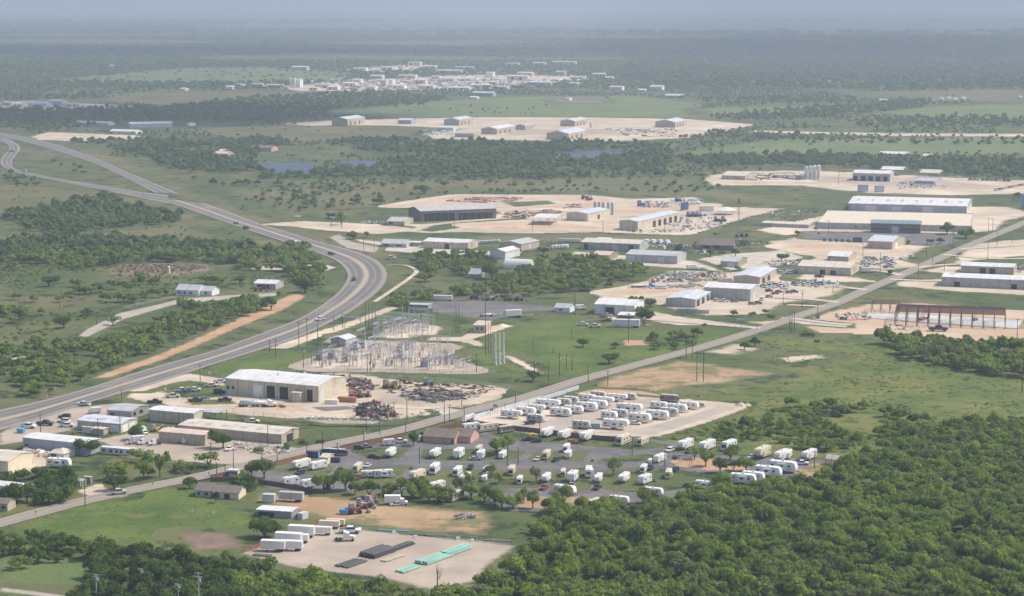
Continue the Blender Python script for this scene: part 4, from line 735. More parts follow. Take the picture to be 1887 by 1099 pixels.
for k, x, y, ang, s, de in (
    ('car_white', 1385, 846, 240, 1, 'white car at the right end of the park lane'), ('pickup_white', 1477, 858, -10, 1, 'white pickup in front of the last trailer'), ('pickup_silver', 1480, 850, 0, 1, 'silver pickup behind the white one'), ('car_dblue', 1271, 899, -20, 1, 'blue car on the lower park lane'), ('suv_white', 1233, 834, 230, 1, 'white car beside the tall park pole'),
    ('suv_black', 1270, 836, 240, 1, 'black car in front of a white trailer'), ('suv_dblue', 1198, 867, 250, 1, 'dark blue car beside a white motorhome'), ('suv_dblue', 1244, 870, 240, .9, 'blue car behind the dark ended motorhome'), ('car_red', 1055, 819, 20, 1.1, 'bright red car on the top park lane'), ('pickup_black', 1100.5, 903, 250, 1, 'black pickup in front of a white trailer'),
    ('pickup_red', 1003, 903, 250, .95, 'red pickup in front of a white trailer'), ('suv_black', 1037, 903, 250, 1, 'black car above the long white trailer'), ('pickup_dgrey', 1053, 900, 258, 1, 'grey truck hooked to a camper'), ('suv_black', 1024, 852, 240, .9, 'black car on the middle park lane'), ('car_silver', 990, 850, 245, 1, 'silver blue car beside a pink roofed motorhome'),
    ('pickup_dblue', 897, 903, 250, 1, 'dark blue pickup in front of a small camper'), ('suv_black', 867, 866, 260, 1, 'dark van between two motorhomes'), ('car_silver', 876, 849, 0, 1, 'grey car under a slim trailer'), ('car_silver', 676.7, 862, 250, 1, 'silver car beside a tan motorhome'), ('car_black', 689, 845.5, -5, 1.1, 'black car on the upper park lane'),
    ('suv_black', 662, 829.5, 0, 1, 'black truck beside the brown fence'), ('pickup_dgrey', 674, 827, 200, 1, 'grey pickup beside the brown fence'), ('pickup_white', 737, 818, 10, 1.1, 'white flatbed pickup beside the fence'), ('suv_black', 552.5, 876, 240, 1, 'black truck in front of a fifth wheel'), ('pickup_maroon', 660, 885, 250, .9, 'dark red pickup under a tan motorhome'),
    ('suv_black', 976, 783.5, 190, 1, 'dark car beside the grey trailer in the gravel lot'), ('car_white', 1171, 783.5, -15, 1, 'small white boat-like car in the gravel lot'), ('suv_black', 990.5, 766, 250, .9, 'dark van between gravel lot trailers'), ('pickup_black', 973, 814, 190, 1, 'black pickup under the orange tarp'), ('suv_black', 988, 817, 190, .9, 'black car right of the orange tarp'),
    ('pickup_silver', 731, 933, 200, .9, 'dark silver pickup left of the box truck'),
    ('car_dgrey', 436.5, 414, -28, 1.2, 'dark car highest on the highway bend'), ('suv_black', 454, 423, -28, 1.2, 'black car second highest on the highway'), ('suv_white', 540, 447.5, -30, 1.2, 'white car on the upper highway'), ('suv_black', 611, 471, -38, 1.2, 'black car entering the highway bend'), ('pickup_black', 652.5, 518, -80, 1.1, 'black pickup in the highway bend'),
    ('pickup_white', 590, 592, 215, 1.1, 'white pickup below the highway bend'), ('suv_white', 44, 317, 160, 1.2, 'white car on the slip road'), ('suv_dblue', 21, 281, 240, 1.2, 'dark car at the top of the slip road'), ('pickup_white', 154, 748, 165, 1.1, 'white pickup leaving the highway verge'), ('pickup_silver', 218, 913, 22, 1.15, 'silver crew cab pickup driving on the street'),
    ('pickup_black', 84, 785, -10, 1.3, 'black truck left of the low beige workshops'), ('pickup_white', 52, 790, -10, 1.2, 'white pickup beside the blue bin'), ('suv_black', 119, 772, 170, 1.1, 'black car at the back of the left lot'), ('suv_white', 117, 780, 170, 1.1, 'white car in the middle of the left lot'), ('pickup_white', 123, 788, 0, 1.1, 'white pickup nearest in the left lot'),
    ('pickup_black', 286, 744, 0, 1.2, 'black pickup behind the beige workshop'), ('pickup_silver', 318, 734, 10, 1.2, 'silver pickup on the shop forecourt'), ('pickup_white', 335, 723, 10, 1.1, 'left white pickup beside the shop lawn'), ('pickup_dgrey', 347, 723.5, 10, 1.1, 'grey pickup beside the shop lawn'), ('pickup_white', 358, 722, 10, 1.1, 'right white pickup beside the shop lawn'),
    ('pickup_white', 389, 714, 10, 1.1, 'white pickup near the big shop corner'), ('pickup_white', 406, 707, 20, 1.1, 'white pickup tight to the big shop'), ('suv_black', 405, 725, 10, 1.2, 'black car at the big shop corner'), ('pickup_black', 360, 742, 20, 1.2, 'black flat truck on the gravel island'), ('car_dgrey', 378, 737, 20, 1, 'dark car on the gravel island'), ('pickup_black', 415, 741, 0, 1.1, 'dark truck in front of the big shop'),
    ('pickup_white', 465, 780, 0, 1.1, 'white pickup behind the long tan workshop'), ('boxtruck', 264, 800, -60, .9, 'white truck beside the round dark tree'), ('semi_bob', 282, 818, 215, .75, 'left white lorry cab in the yard'), ('semi_bob', 302, 819, 215, .75, 'middle white lorry cab in the yard'), ('semi_bob', 322, 817, -20, .75, 'right white lorry cab in the yard'), ('boxtruck', 251, 819, 200, 1, 'grey and white truck beside the manufactured home'),
    ('car_white', 422, 831, 260, 1.1, 'white and red boat-like car beside the dark round tree'), ('boxtruck', 174, 763, 200, .8, 'white van behind the beige workshop'),
    ('suv_white', 1322, 556, 10, 1, 'left white car along the grey shed'), ('suv_white', 1336, 557, 10, 1, 'right white car along the grey shed'), ('car_dgrey', 1353, 557.5, 10, 1, 'grey car along the grey shed'), ('suv_dgrey', 1386, 562, 0, 1, 'left dark car right of the grey shed'), ('suv_black', 1397, 561, 0, 1, 'right dark car right of the grey shed'), ('suv_black', 1417, 538, 20, 1, 'black car in the right gravel yard'),
    ('car_red', 1428, 543, 20, 1.1, 'red car in the right gravel yard'), ('suv_maroon', 1435, 540, 20, .9, 'maroon car behind the red one'), ('suv_dgrey', 1454, 541, 0, 1, 'dark car right of the red one'), ('suv_black', 1464, 540, 0, 1, 'black car furthest right in the gravel yard'), ('pickup_white', 1405, 554, 60, 1, 'white pickup at the grey shed end'), ('car_dgrey', 1417, 549, 10, 1, 'dark car between the yard and shed'),
    ('pickup_silver', 1119, 584, 0, 1.1, 'silver pickup in front of the white shed'), ('pickup_maroon', 1119, 593.5, 10, 1, 'maroon pickup below the silver one'), ('boxtruck', 1276, 498, 20, 1.1, 'white van left of the small tan building'), ('car_white', 1296, 498, 10, 1.2, 'white car beside the white van'), ('boxtruck', 1598, 503, 20, 1.1, 'white van right of the beige workshop'),
    ('suv_black', 1507, 512, 0, .9, 'left dark car before the beige workshop'), ('suv_black', 1513, 512, 0, .9, 'right dark car before the beige workshop'), ('pickup_white', 1860, 532, -10, 1.1, 'white pickup before the long grey warehouse'), ('pickup_dblue', 1729, 611, -5, 1.8, 'long dark blue truck on the building site'), ('suv_black', 1554, 590, 0, .9, 'black skip-like car at the site entrance'),
    ('pickup_white', 1754, 328, 0, 1.2, 'left white pickup beside the far canopy'), ('pickup_white', 1764, 328, 0, 1.2, 'right white pickup beside the far canopy'), ('pickup_white', 720, 478, 0, 1.3, 'white pickup on the grass beside the bend'),
    ('boxtruck', 1061, 572, 20, .9, 'left white van beside the grey roofed house'), ('boxtruck', 1071, 571, 20, .9, 'right white van beside the grey roofed house'), ('pickup_white', 1074, 601, 0, 1.1, 'left white truck on the far lawn edge'), ('pickup_white', 1096, 604, 0, 1.2, 'right white truck on the far lawn edge')):
    V(k, de, x, y, ang, s)
for i in range(10): V('pickup_'+['black', 'dgrey', 'white', 'silver'][i % 4 if i % 3 else 0], 'pickup parked in the row along the far gravel yard', 1788+i*7.9, 332.5+i*.25, 60, 1.2)
for i in range(12): V(['pickup_white', 'suv_silver', 'pickup_dgrey', 'pickup_red'][i*7 % 4], 'pickup in the crowded row at the right edge of the far yard', 1835+i*4.6, 352-i*.9, 60, 1.1)
r_ = random.Random(4)
for i in range(34):
    x = 1588+r_.uniform(0, 96); y = 475+r_.uniform(0, 19)+(1640-x)*.03
    V(r_.choice(['car_white', 'suv_silver', 'car_dgrey', 'pickup_silver', 'suv_white', 'car_silver', 'pickup_white', 'suv_dgrey']), 'scrapped car in the crowded gravel lot beside the street', x, y, r_.uniform(0, 180), 1, group='scrapped cars in the gravel lot')
for x, y, n, lab in ((1480, 524, 9, 'pickup in the cluttered right yard beside the street'), (1418, 528, 7, 'grey pickup beside the twin-door workshop'), (1445, 503, 5, 'pale pickup at the edge of the tan lot'), (668, 413, 0, ''), (684, 413, 6, 'white pickup parked beside the dark roofed mill office'), (615, 404, 4, 'white pickup beside the lone tree at the mill lane'), (1170, 427, 4, 'silver pickup in front of the blue roofed workshop')):
    for i in range(n): V(r_.choice(['pickup_white', 'suv_silver', 'pickup_dgrey', 'pickup_silver']), lab, x+i*7-(n*2), y+r_.uniform(-2.5, 2.5)+i*.4, r_.uniform(0, 90), 1.1)
for i in range(8): V(['pickup_white', 'boxtruck'][i % 2], 'white truck in the row behind the long grey workshop', 1186+i*6.3, 449+i*.2, 60, 1)
for i in range(5): V('boxtr_s', 'white trailer in the row behind the long grey workshop', 1103+i*4.6, 446+i*.2, 60, .8)
for i in range(8): V('tt_grey', 'silver caravan in the row between two warehouses', 884+i*4.9, 449.5-i*.3, 62, .7)
for i in range(3): V('boxtr_s', 'white box trailer on the grass beside the two-tone house row', 1038+i*12, 447.5+i*.3, -10, .8)
for i in range(5): V('tt_short', 'small white caravan in the short row on the far lawn', 1019+i*6, 458.5-i*.3, 60, .8)
# lorries, trailers, containers
for k, x, y, ang, s, de in (
    ('semi_tank', 474, 751, 0, .95, 'silver tanker lorry in front of the big shop'), ('semi_box', 862.5, 775, 242, .55, 'white lorry turning off the street at the park'), ('boxtr_s', 946, 586, 22, 1.15, 'lone white box trailer beside the paved lot'), ('semi_tank', 899, 584, 25, .6, 'white tanker lorry on the paved lot edge'),
    ('semi_flat', 1184, 531, 0, .85, 'blue lorry with a flat trailer in the gravel yard'), ('boxtr', 1153, 604, -12, 1.2, 'white box trailer in front of the white shed'), ('cont_grey', 1267, 577, -8, 1, 'left grey container before the three-door workshop'), ('cont_grey', 1292, 578, -8, .75, 'right grey container before the three-door workshop'),
    ('boxtr', 816, 555, -10, .9, 'white trailer behind the trees at the paved lot'), ('boxtr_c', 1336, 523, -8, .9, 'cream tank-like trailer behind the grey shed'), ('boxtruck', 729, 931, 0, 1.1, 'white box truck at the park edge beside brown dirt'), ('boxtr_g', 537, 925, -12, 1, 'pale grey trailer above the open sided shed'), ('cont_s', 496, 926.5, -10, 1.1, 'small silver container above the open sided shed'),
    ('boxtr_s', 503.5, 1017, -10, .95, 'front left white trailer in the pipe yard'), ('boxtr_s', 538, 1015.5, -10, .85, 'front right white trailer in the pipe yard'), ('boxtr_s', 532, 1005, -12, 1.05, 'white trailer second from the front in the pipe yard'), ('boxtr_s', 552, 1001, -12, .75, 'white trailer tucked behind the second one'), ('boxtr_s', 556, 991.5, -12, 1.05, 'white trailer in the middle of the pipe yard row'),
    ('boxtr', 586, 986.5, -8, .72, 'long white trailer in the upper pipe yard row'), ('boxtr_c', 607, 975, -8, .7, 'cream trailer at the top of the pipe yard'), ('boxtr_c', 618, 971, -8, .65, 'rear cream trailer at the top of the pipe yard'), ('semi_bob', 607, 998, 0, .95, 'white flatbed lorry beside the trailer row'), ('pickup_white', 645, 984, 0, 1.3, 'white flatbed pickup at the top of the pipe yard'),
    ('cont_red', 1255, 253.5, 60, 1.2, 'left dark red tank container in the far yard'), ('cont_red', 1264, 252.5, 60, 1.2, 'right dark red tank container in the far yard'), ('cont_white', 1302, 389.5, -8, 1.6, 'grey white container beside the round tent'), ('cont_black', 1358, 438, 80, .8, 'left black crate beside the brown lodge'), ('cont_black', 1367, 437, 80, .9, 'middle black crate beside the brown lodge'),
    ('cont_black', 1376, 437, 80, .9, 'right black crate beside the brown lodge'), ('cont_black', 1318, 433, 80, .6, 'lone black crate on the grass strip'), ('cont_teal', 1093, 791, -10, .8, 'teal shed box beside the low grey trailer'), ('cont_orange', 640, 742, -14, .85, 'orange container at the end of the big shop'), ('cont_white', 611, 746, -8, .75, 'white container in front of the orange one'),
    ('cont_blue', 577, 844, -14, 1, 'dark blue topped container beside the brown fence'), ('cont_black', 617, 853, -14, .7, 'black cargo box beside the tan shed'), ('cont_s', 1590, 353, -5, 2.4, 'low silver container row left in the far yard'), ('cont_s', 1620, 354, -5, 2.2, 'low silver container row right in the far yard'), ('cont_grey', 690, 775, -14, .01, 'x')):
    if de != 'x': V(k, de, x, y, ang, s)
# ------------------------------------------------------------ buildings
B = bldg
B('repair_shop', 'big beige metal shop with white roof and two dark bay doors', 'workshop', 586.7, 742.8, 415.2, 637.6, 29.5, 'beige', 'rwhite', a=-24.5, fd=((.02, .045, .55, 'g'), (.075, .1, .55, 'g'), (.31, .40, .75, 'w'), (.45, .54, .78, 'd'), (.59, .68, .78, 'd'), (.88, .94, .75, 'd')), ed=((.05, .2, .72, 's'),), spouts=6, vents=1, over=.2)
B('shop_annex', 'beige annex box attached to the big shop front', 'shed', 553, 743, 537.5, 561, 17, 'beige', 'rtan', rise=.03)
B('office_building', 'low office with grey roof beside the highway', 'office', 242.5, 774, 197.7, 274.8, 14, 'grey', 'rgrey', a=-20, fd=((.1, .3, .7, 'g'),), ed=((.1, .25, .8, 'g'), (.45, .65, .8, 'g')), rise=.08)
B('workshop', 'beige workshop with pale blue-white roof and white roller doors', 'workshop', 222.8, 799, 143, 253.4, 17, 'beige', 'rblue', fd=((.75, .97, .8, 'w'),), ed=((.1, .42, .8, 'w'), (.52, .85, .8, 'w')), rise=.06, sky=3)
B('shed', 'small brown lean-to in front of the beige workshop', 'shed', 191, 803, 170, 200, 9, 'tan', 'rtan', rise=.05)
B('shed', 'small white and orange shed beside the beige workshop', 'shed', 168.5, 799.5, 152, 170.5, 9, 'white', 'rpink', rise=.05)
B('workshop', 'long beige workshop with an open timber shed at its right end', 'workshop', 357, 783, 274.8, 378, 20.5, 'beige', 'rwhite', fd=((0, .01, .5, 'd'),), rise=.05, spouts=2)
canopy('open_shed', 'open timber shed at the end of the beige workshop', 402, 779, 358, 420, 17, 'rgrey', nposts=5, rise=.03)
B('warehouse', 'long tan warehouse with skylights beside the street', 'warehouse', 519, 819, 330, 550.6, 17.5, 'tan', 'rtan', a=-23.5, ed=((.3, .62, .8, 'd'),), sky=6, rise=.06)
B('warehouse', 'grey tan warehouse with pinkish roof left of the dark round tree', 'warehouse', 377.6, 822.6, 292.7, 395.5, 19, 'tan', 'rpink', a=-21, rise=.05, spouts=1)
B('warehouse', 'blue grey metal warehouse with pale roof in the left yard', 'warehouse', 158, 841, 42.6, 185, 23, 'blue', 'rwhite', a=-23, fd=((.03, .08, .5, 'g'),), rise=.06, spouts=1)
B('porch_house', 'small beige office with hip roof joined to the blue warehouse', 'house', 118, 848, 91, 138, 9.5, 'silver', 'rtan', hip=True, fd=((.1, .5, .8, 'g'),))
B('manufactured_home', 'long white manufactured home with dark windows', 'mobile home', 242.5, 841, 187, 248.5, 12, 'white', 'rwhite', a=-20, fd=((.05, .11, .75, 'g'), (.27, .36, .75, 'g'), (.47, .55, .75, 'g'), (.62, .70, .75, 'g'), (.84, .92, .75, 'g')), rise=.05)
V('tt_white', 'white travel trailer alone on the lawn at the left', 109, 862, -12, 1.2)
B('workshop', 'cream workshop cut by the left edge of the photo', 'workshop', 15, 872, -45, 62, 20, 'cream', 'rtan', a=-20, rise=.08, fd=((.55, .75, .7, 'g'),))
B('long_house', 'long pale roofed house among trees at the left edge', 'house', 55, 914, -30, 74, 12, 'white', 'rwhite', a=-24, rise=.12)
B('cottage', 'cottage with brown roof and white windows at the left edge', 'house', 14, 943, -22, 29, 14, 'tan', 'brown', a=-12, rise=.18, fd=((.3, .55, .7, 'w'), (.7, .9, .7, 'g')))
canopy('carport', 'carport with a white roof and posts beside the street', 153, 901, 130, 160, 13, 'rgrey', a=-15, nposts=3, post='white', rise=.2)
B('shed', 'narrow dark shed with grey roof beside the carport', 'shed', 167, 893, 156.5, 170, 13, 'dgrey', 'rgrey', rise=.1)
B('brick_house', 'brown roofed house with pale gables below the street', 'house', 389, 918, 360, 405, 11, 'grey', 'brown', a=-12, rise=.2, fd=((.15, .3, .75, 'g'), (.6, .8, .75, 'g')), L2=9)
B('brick_house', 'right wing house with rusty brown roof below the street', 'house', 440, 922, 392, 458, 9.5, 'cream', 'brown', a=-12, rise=.2, fd=((.1, .2, .7, 'g'), (.45, .65, .8, 'd')), L2=8)
B('gatehouse', 'white hut with three windows at the brown fence end', 'shed', 438, 880, 422, 442, 10, 'white', 'rwhite', a=-12, fd=((.1, .3, .8, 'g'), (.4, .6, .8, 'g'), (.7, .9, .8, 'g')))
B('metal_shed', 'open sided metal shed with pale roof below the caravan park', 'shed', 537, 957, 474, 548, 13, 'dgrey', 'rwhite', a=-14, fd=((.03, .5, .8, 'd'),), rise=.04)
V('cont_s', 'small cream hut right of the open sided metal shed', 558, 957, 60, .9)
for xn, yn, xl, xr, de in ((816, 819, 780, 826, 'left wing of the pink park office with brown roof'), (838, 820.5, 817, 846, 'middle wing of the pink park office'), (867, 818.5, 844, 878, 'right wing of the pink park office with a pale gable')):
    B('park_office', de, 'office', xn, yn, xl, xr, 9, 'pink', 'brown', a=-17, rise=.22, fd=((.7, .85, .8, 'd'),) if 'middle' in de else (), L2=11)
B('control_house', 'grey gabled control house in the substation', 'shed', 638, 639.6, 609.4, 656, 12.5, 'grey', 'rblue', ridge='v', rise=.14)
B('white_shed', 'white metal shed with a dark open door beside the paved lot', 'shed', 1168.5, 582, 1095.2, 1187, 18, 'white', 'rwhite', a=-17, fd=((.28, .5, .75, 'd'),), spouts=3)
canopy('lean_to', 'low white lean-to in front of the white shed', 1168, 590, 1137, 1176, 8, 'rwhite', a=-15, nposts=3, rise=.03)
B('workshop', 'beige workshop with three dark doors before the grey shed', 'workshop', 1281.5, 567.5, 1227, 1310.5, 14.5, 'grey', 'rblue', a=-20, ridge='v', rise=.05, ed=((.08, .26, .8, 'd'), (.4, .56, .8, 'd'), (.72, .86, .8, 'd')))
B('warehouse', 'grey slab-sided warehouse with white roof in the gravel yard', 'warehouse', 1382.2, 555.6, 1296.2, 1399.4, 21.5, 'grey', 'rwhite', a=-20.5, spouts=4, ed=((.3, .5, .6, 's'),), rise=.05)
B('workshop', 'beige workshop with blue grey roof behind the slab-sided warehouse', 'workshop', 1400, 527, 1351.5, 1431, 15.5, 'tan', 'rblue', a=-20, ridge='v', rise=.06, ed=((.15, .3, .7, 'd'), (.45, .6, .7, 'd')))
B('storage_building', 'small tan building beside the pale yard', 'shed', 1360, 493.4, 1328, 1377, 10, 'tan', 'rgrey', a=-20, fd=((.4, .8, .8, 's'),))
B('workshop', 'long grey workshop with white roller doors', 'workshop', 1247.6, 487, 1153.7, 1264.8, 14, 'grey', 'rgrey', a=-19, fd=((.03, .17, .8, 's'), (.62, .75, .8, 's')), spouts=4)
B('workshop', 'small workshop with pinkish roof at the grove', 'workshop', 1121.8, 481, 1091, 1139, 9.5, 'tan', 'rpink', a=-20)
B('workshop', 'long grey workshop behind the one with white roller doors', 'workshop', 1178.3, 464, 1071, 1195, 13.5, 'grey', 'rtan', a=-19, fd=((.05, .12, .8, 'd'), (.55, .65, .8, 's'), (.82, .9, .8, 'd')), spouts=5)
B('warehouse', 'beige warehouse with white roof above the palms', 'warehouse', 862, 461, 779.9, 881.3, 12.5, 'beige', 'rwhite', a=-20, fd=((.48, .58, .8, 'd'),), spouts=3)
B('house', 'low grey roofed office beside the highway bend', 'office', 749, 457, 702, 768, 6, 'grey', 'rgrey', a=-14, rise=.15, fd=((.1, .3, .8, 'g'), (.6, .8, .8, 'g')), L2=16)
canopy('carport', 'white roofed carport beside the low grey office', 775, 455, 742, 781, 7, 'rwhite', a=-15, nposts=3, rise=.08)
B('barn', 'white barn with gabled front above the rounded hut', 'barn', 931, 477.6, 902.7, 958, 13, 'white', 'rwhite', a=-30, ridge='v', rise=.14)
B('warehouse', 'tan warehouse with grey gable roof behind the white barn', 'warehouse', 960.4, 463, 920, 993.6, 12.5, 'tan', 'rgrey', a=-30, ridge='v', rise=.1, vents=1, ed=((.4, .55, .7, 's'),))
B('mill_office', 'small dark office left of the dark roofed mill', 'office', 745, 417, 713, 762, 8, 'tan', 'rgrey', a=-12, fd=((.1, .35, .8, 'g'),))
B('mill', 'long dark steel mill with grey roof and rusty open side', 'mill', 775, 409, 737, 914, 19, 'brown', 'rgrey', a=22, rise=.08, fd=((.05, .45, .8, 'd'), (.5, .95, .7, 'd')), spouts=10, L2=30)
B('warehouse', 'beige warehouse with pale blue roof beside the grey silos', 'warehouse', 1083, 408.5, 1044, 1123, 14, 'beige', 'rblue', a=-28, ridge='v', rise=.06, ed=((.45, .55, .6, 'd'),))
B('warehouse', 'beige warehouse with blue roof and five dark doors', 'warehouse', 1175.3, 426, 1141.4, 1252, 17, 'beige', 'rblue', a=-28, ridge='v', rise=.07, ed=((.35, .42, .7, 'd'), (.48, .55, .7, 'd'), (.61, .68, .7, 'd'), (.74, .81, .7, 'd'), (.87, .94, .7, 'd')))
B('lodge', 'brown timber lodge with tan roof', 'building', 1352, 462, 1290, 1366, 9, 'brown', 'brown', a=-12, rise=.3, L2=14, fd=((.1, .3, .8, 'g'), (.4, .6, .8, 'g')))
B('warehouse', 'very long white warehouse behind the flat roofed factory', 'warehouse', 1781, 394.5, 1563.5, 1814.6, 13.5, 'blue', 'rwhite', a=-16, fd=((.14, .23, .75, 's'), (.37, .45, .75, 's'), (.63, .72, .75, 's')), ed=((.1, .2, .7, 'w'), (.4, .5, .7, 'w'), (.7, .8, .7, 'w')), sky=8, rise=.04, spouts=6, L2=70)
B('factory', 'large factory with a flat tan roof', 'factory', 1790.4, 428.5, 1506.7, 1846.6, 10.5, 'grey', 'cream', a=-13, ridge=None, fd=((.24, .26, .5, 'g'), (.3, .31, .5, 'g'), (.83, .85, .5, 'd')), spouts=8, L2=100)
B('factory_office', 'two storey office with green roof before the flat factory', 'office', 1696, 431, 1604.4, 1699.5, 17, 'brown', 'roofgreen', a=-14, rise=.18, L2=12, fd=((.03, .36, .45, 'g'), (.42, .56, .7, 's'), (.62, .97, .45, 'g')))
B('warehouse', 'grey tan building with blue grey roof on the gravel corner', 'warehouse', 1644, 460.5, 1599, 1667.5, 14, 'tan', 'rblue', a=-24, ed=((.25, .4, .7, 'w'),), rise=.06)
B('workshop', 'small beige workshop behind the long one', 'workshop', 1563.5, 485, 1525, 1578, 11, 'tan', 'rwhite', a=-20, fd=((.1, .3, .7, 's'),))
B('workshop', 'beige workshop with dark doors beside the car lot', 'workshop', 1567.4, 509, 1469.8, 1583.2, 14.5, 'beige', 'rtan', a=-20, fd=((.03, .12, .8, 's'), (.42, .52, .65, 'd'), (.62, .72, .6, 'd')), spouts=5)
B('warehouse', 'cream warehouse behind the long grey one at the right edge', 'warehouse', 1868, 507, 1770.6, 1885, 13, 'tan', 'rwhite', a=-19, fd=((.36, .47, .8, 'd'), (.54, .65, .8, 'd')), L2=20)
B('warehouse', 'long grey warehouse cut by the right edge of the photo', 'warehouse', 1950, 537, 1735, 1975, 17, 'grey', 'rwhite', a=-19, fd=((.11, .16, .55, 'd'), (.60, .65, .55, 'd')), spouts=9, rise=.05, L2=22)
B('workshop', 'white workshop with five dark bays in the far yard', 'workshop', 1640, 335.4, 1571.4, 1664, 14, 'grey', 'rwhite', a=-18, fd=((.02, .12, .65, 'd'), (.22, .34, .65, 'd'), (.42, .54, .65, 'd'), (.62, .74, .65, 'd'), (.82, .93, .65, 'd')), L2=30)
canopy('open_shed', 'open ended white bay joined to the five-bay workshop', 1664, 325, 1622, 1672, 11, 'rwhite', nposts=4)
canopy('canopy', 'long low canopy at the back of the far yard', 1732, 330, 1694, 1740, 10, 'rtan', nposts=5)
B('shed', 'low grey shed in the middle of the far yard', 'shed', 1722, 341, 1686, 1736, 6, 'blue', 'rgrey', rise=.05)
B('shed', 'tan open shed left in the far yard', 'shed', 1373, 332, 1330, 1395, 7, 'tan', 'rtan', rise=.06)
B('shed', 'shed at the foot of the white silos', 'shed', 1480, 332, 1466, 1500, 8, 'roofgreen', 'rgrey', rise=.05)
B('shed', 'long low grey shed left of the flat factory', 'shed', 1490, 421, 1404, 1500, 6, 'grey', 'rtan', rise=.05)
B('small_hut', 'tan brick hut beside the gravel track', 'hut', 895, 615, 872.5, 905, 14, 'tan', 'rpink', a=-10, fd=((.25, .4, .8, 'g'), (.6, .75, .8, 'g')), rise=.03)
B('ranch_house', 'white ranch house with grey metal roof left of the highway', 'house', 366, 546, 324, 386, 10, 'white', 'rgrey', a=-16, rise=.2, fd=((.1, .2, .7, 'g'), (.35, .45, .7, 'g'), (.6, .7, .7, 'g')), L2=13)
B('ranch_house', 'white gabled wing of the ranch house', 'house', 390.7, 546, 368, 401, 9, 'white', 'rgrey', a=-16, rise=.2, fd=((.4, .6, .7, 'g'),), L2=11)
B('barn', 'white roofed barn with red machines beside the ranch', 'barn', 508, 534, 468.4, 523, 10, 'grey', 'rwhite', a=-16, rise=.12, fd=((.1, .7, .8, 'd'),))
B('house', 'grey roofed house with white wing beside two vans', 'house', 1050, 577, 1022, 1058, 7, 'white', 'rgrey', a=-20, rise=.18, fd=((.3, .5, .7, 'g'),), L2=10)
B('house', 'weathered grey house among bushes', 'house', 885, 514, 864, 900, 8, 'dgrey', 'rgrey', a=-20, rise=.3, L2=10)
B('long_shed', 'long flat grey shed at the end of the paved lot', 'shed', 789, 571, 752, 796, 8, 'dgrey', 'rgrey', a=-14, rise=.03, L2=8)
canopy('fuel_canopy', 'flat fuel canopy over dark pumps in the gravel yard', 1025, 416, 982, 1036, 13, 'rwhite', a=-10, nposts=4, rise=.02)
canopy('tan_canopy', 'curved tan canopy at the right end of the caravan park', 1543, 861, 1520, 1550, 11, 'rtan', a=-30, nposts=3, rise=.35)
B('shed', 'tan shed beside the dark coach', 'shed', 604, 857, 591, 615, 9, 'cream', 'rtan', a=-14, rise=.1)
for i, (xn, yn, xl, xr, hp, wl, rf, rg, de) in enumerate((
    (1048, 258.4, 1007, 1082.7, 13, 'dgrey', 'rblue', 'v', 'big grey workshop nearest in the far lot'), (915.7, 248, 886.7, 950, 11, 'dgrey', 'rwhite', 'v', 'workshop with a row of dark doors in the far lot'), (968, 240, 949, 986, 9, 'dgrey', 'rgrey', 'v', 'dull grey gabled shed in the far lot'),
    (1059, 233.4, 1032.6, 1084, 11, 'dgrey', 'rblue', 'v', 'pale workshop at the back of the far lot'), (1244, 235.5, 1207.4, 1265.5, 11, 'dgrey', 'rblue', 'v', 'workshop at the right end of the far lot'), (640, 232, 611.6, 672.7, 13, 'tan', 'rblue', 'v', 'workshop at the left end of the far lot'),
    (846, 232, 818, 872, 12, 'dgrey', 'rblue', 'v', 'wide gabled workshop in the far lot'), (873, 254, 838, 884, 8, 'dgrey', 'rgrey', 'u', 'low dark shed at the front of the far lot'), (835, 242, 810, 842, 7, 'rblue', 'rwhite', 'u', 'small blue white shed in the far lot'), (758, 229, 733, 764, 8, 'blue', 'rblue', 'u', 'dark blue hut in the far lot'),
    (240, 236, 240, 318, 8, 'rblue', 'rblue', 'u', 'pale greenhouse row on the far left'), (200, 232, 135, 203, 5, 'rblue', 'rblue', 'u', 'low pale shed row on the far left'), (418, 291, 393, 422, 8, 'tan', 'rpink', 'u', 'tan roofed house among the woods'), (500, 280, 462, 505, 8, 'pink', 'brown', 'u', 'brown roofed farmhouse above the pond'), (114, 194, 90, 118, 8, 'blue', 'rblue', 'u', 'tall blue roofed barn on the far left'), (85, 196, 44, 90, 5, 'rblue', 'rblue', 'u', 'long pale roofed shed on the far left'), (1672, 289, 1620, 1676, 5, 'rgrey', 'rwhite', 'u', 'pale roofed shed in the right woods'), (1716, 297, 1700, 1722, 10, 'grey', 'rpink', 'u', 'house hidden in the dark right grove'),
    (565, 130, 537, 568, 7, 'cream', 'rwhite', 'u', 'cream barn alone on the far field'), (205, 125, 200, 216, 4, 'white', 'white', 'u', 'white roof on the far left field'), (250, 247.5, 202, 252, 5, 'white', 'rwhite', 'u', 'small white hut on the gravel strip'), (350, 233, 345, 365, 4, 'white', 'rwhite', 'u', 'white hut right of the pale greenhouse'),
    (1300, 115, 1273, 1301, 4, 'roofgreen', 'roofgreen', 'u', 'pale green roofed barn far off'), (1258, 181, 1225, 1262, 5, 'silver', 'rwhite', 'u', 'pale farmhouse in the far pasture'), (908, 178, 870, 928, 7, 'blue', 'rblue', 'u', 'pale barn below the distant town'), (1146, 167, 1123, 1150, 7, 'white', 'rpink', 'u', 'white shed right of the distant town'), (1220, 167, 1197, 1222, 8, 'white', 'rwhite', 'u', 'white open shed in the far pasture'))):
    B('far_building', de, 'building', xn, yn, xl, xr, hp*.88, 'tan' if wl == 'dgrey' else wl, rf, a=-20 if xl < xn else 20, ridge=rg, rise=.12, L2=None if i < 8 else 18, ed=((.15, .22, .6, 'd'), (.4, .47, .6, 'd'), (.65, .72, .6, 'd')) if i < 8 else ())
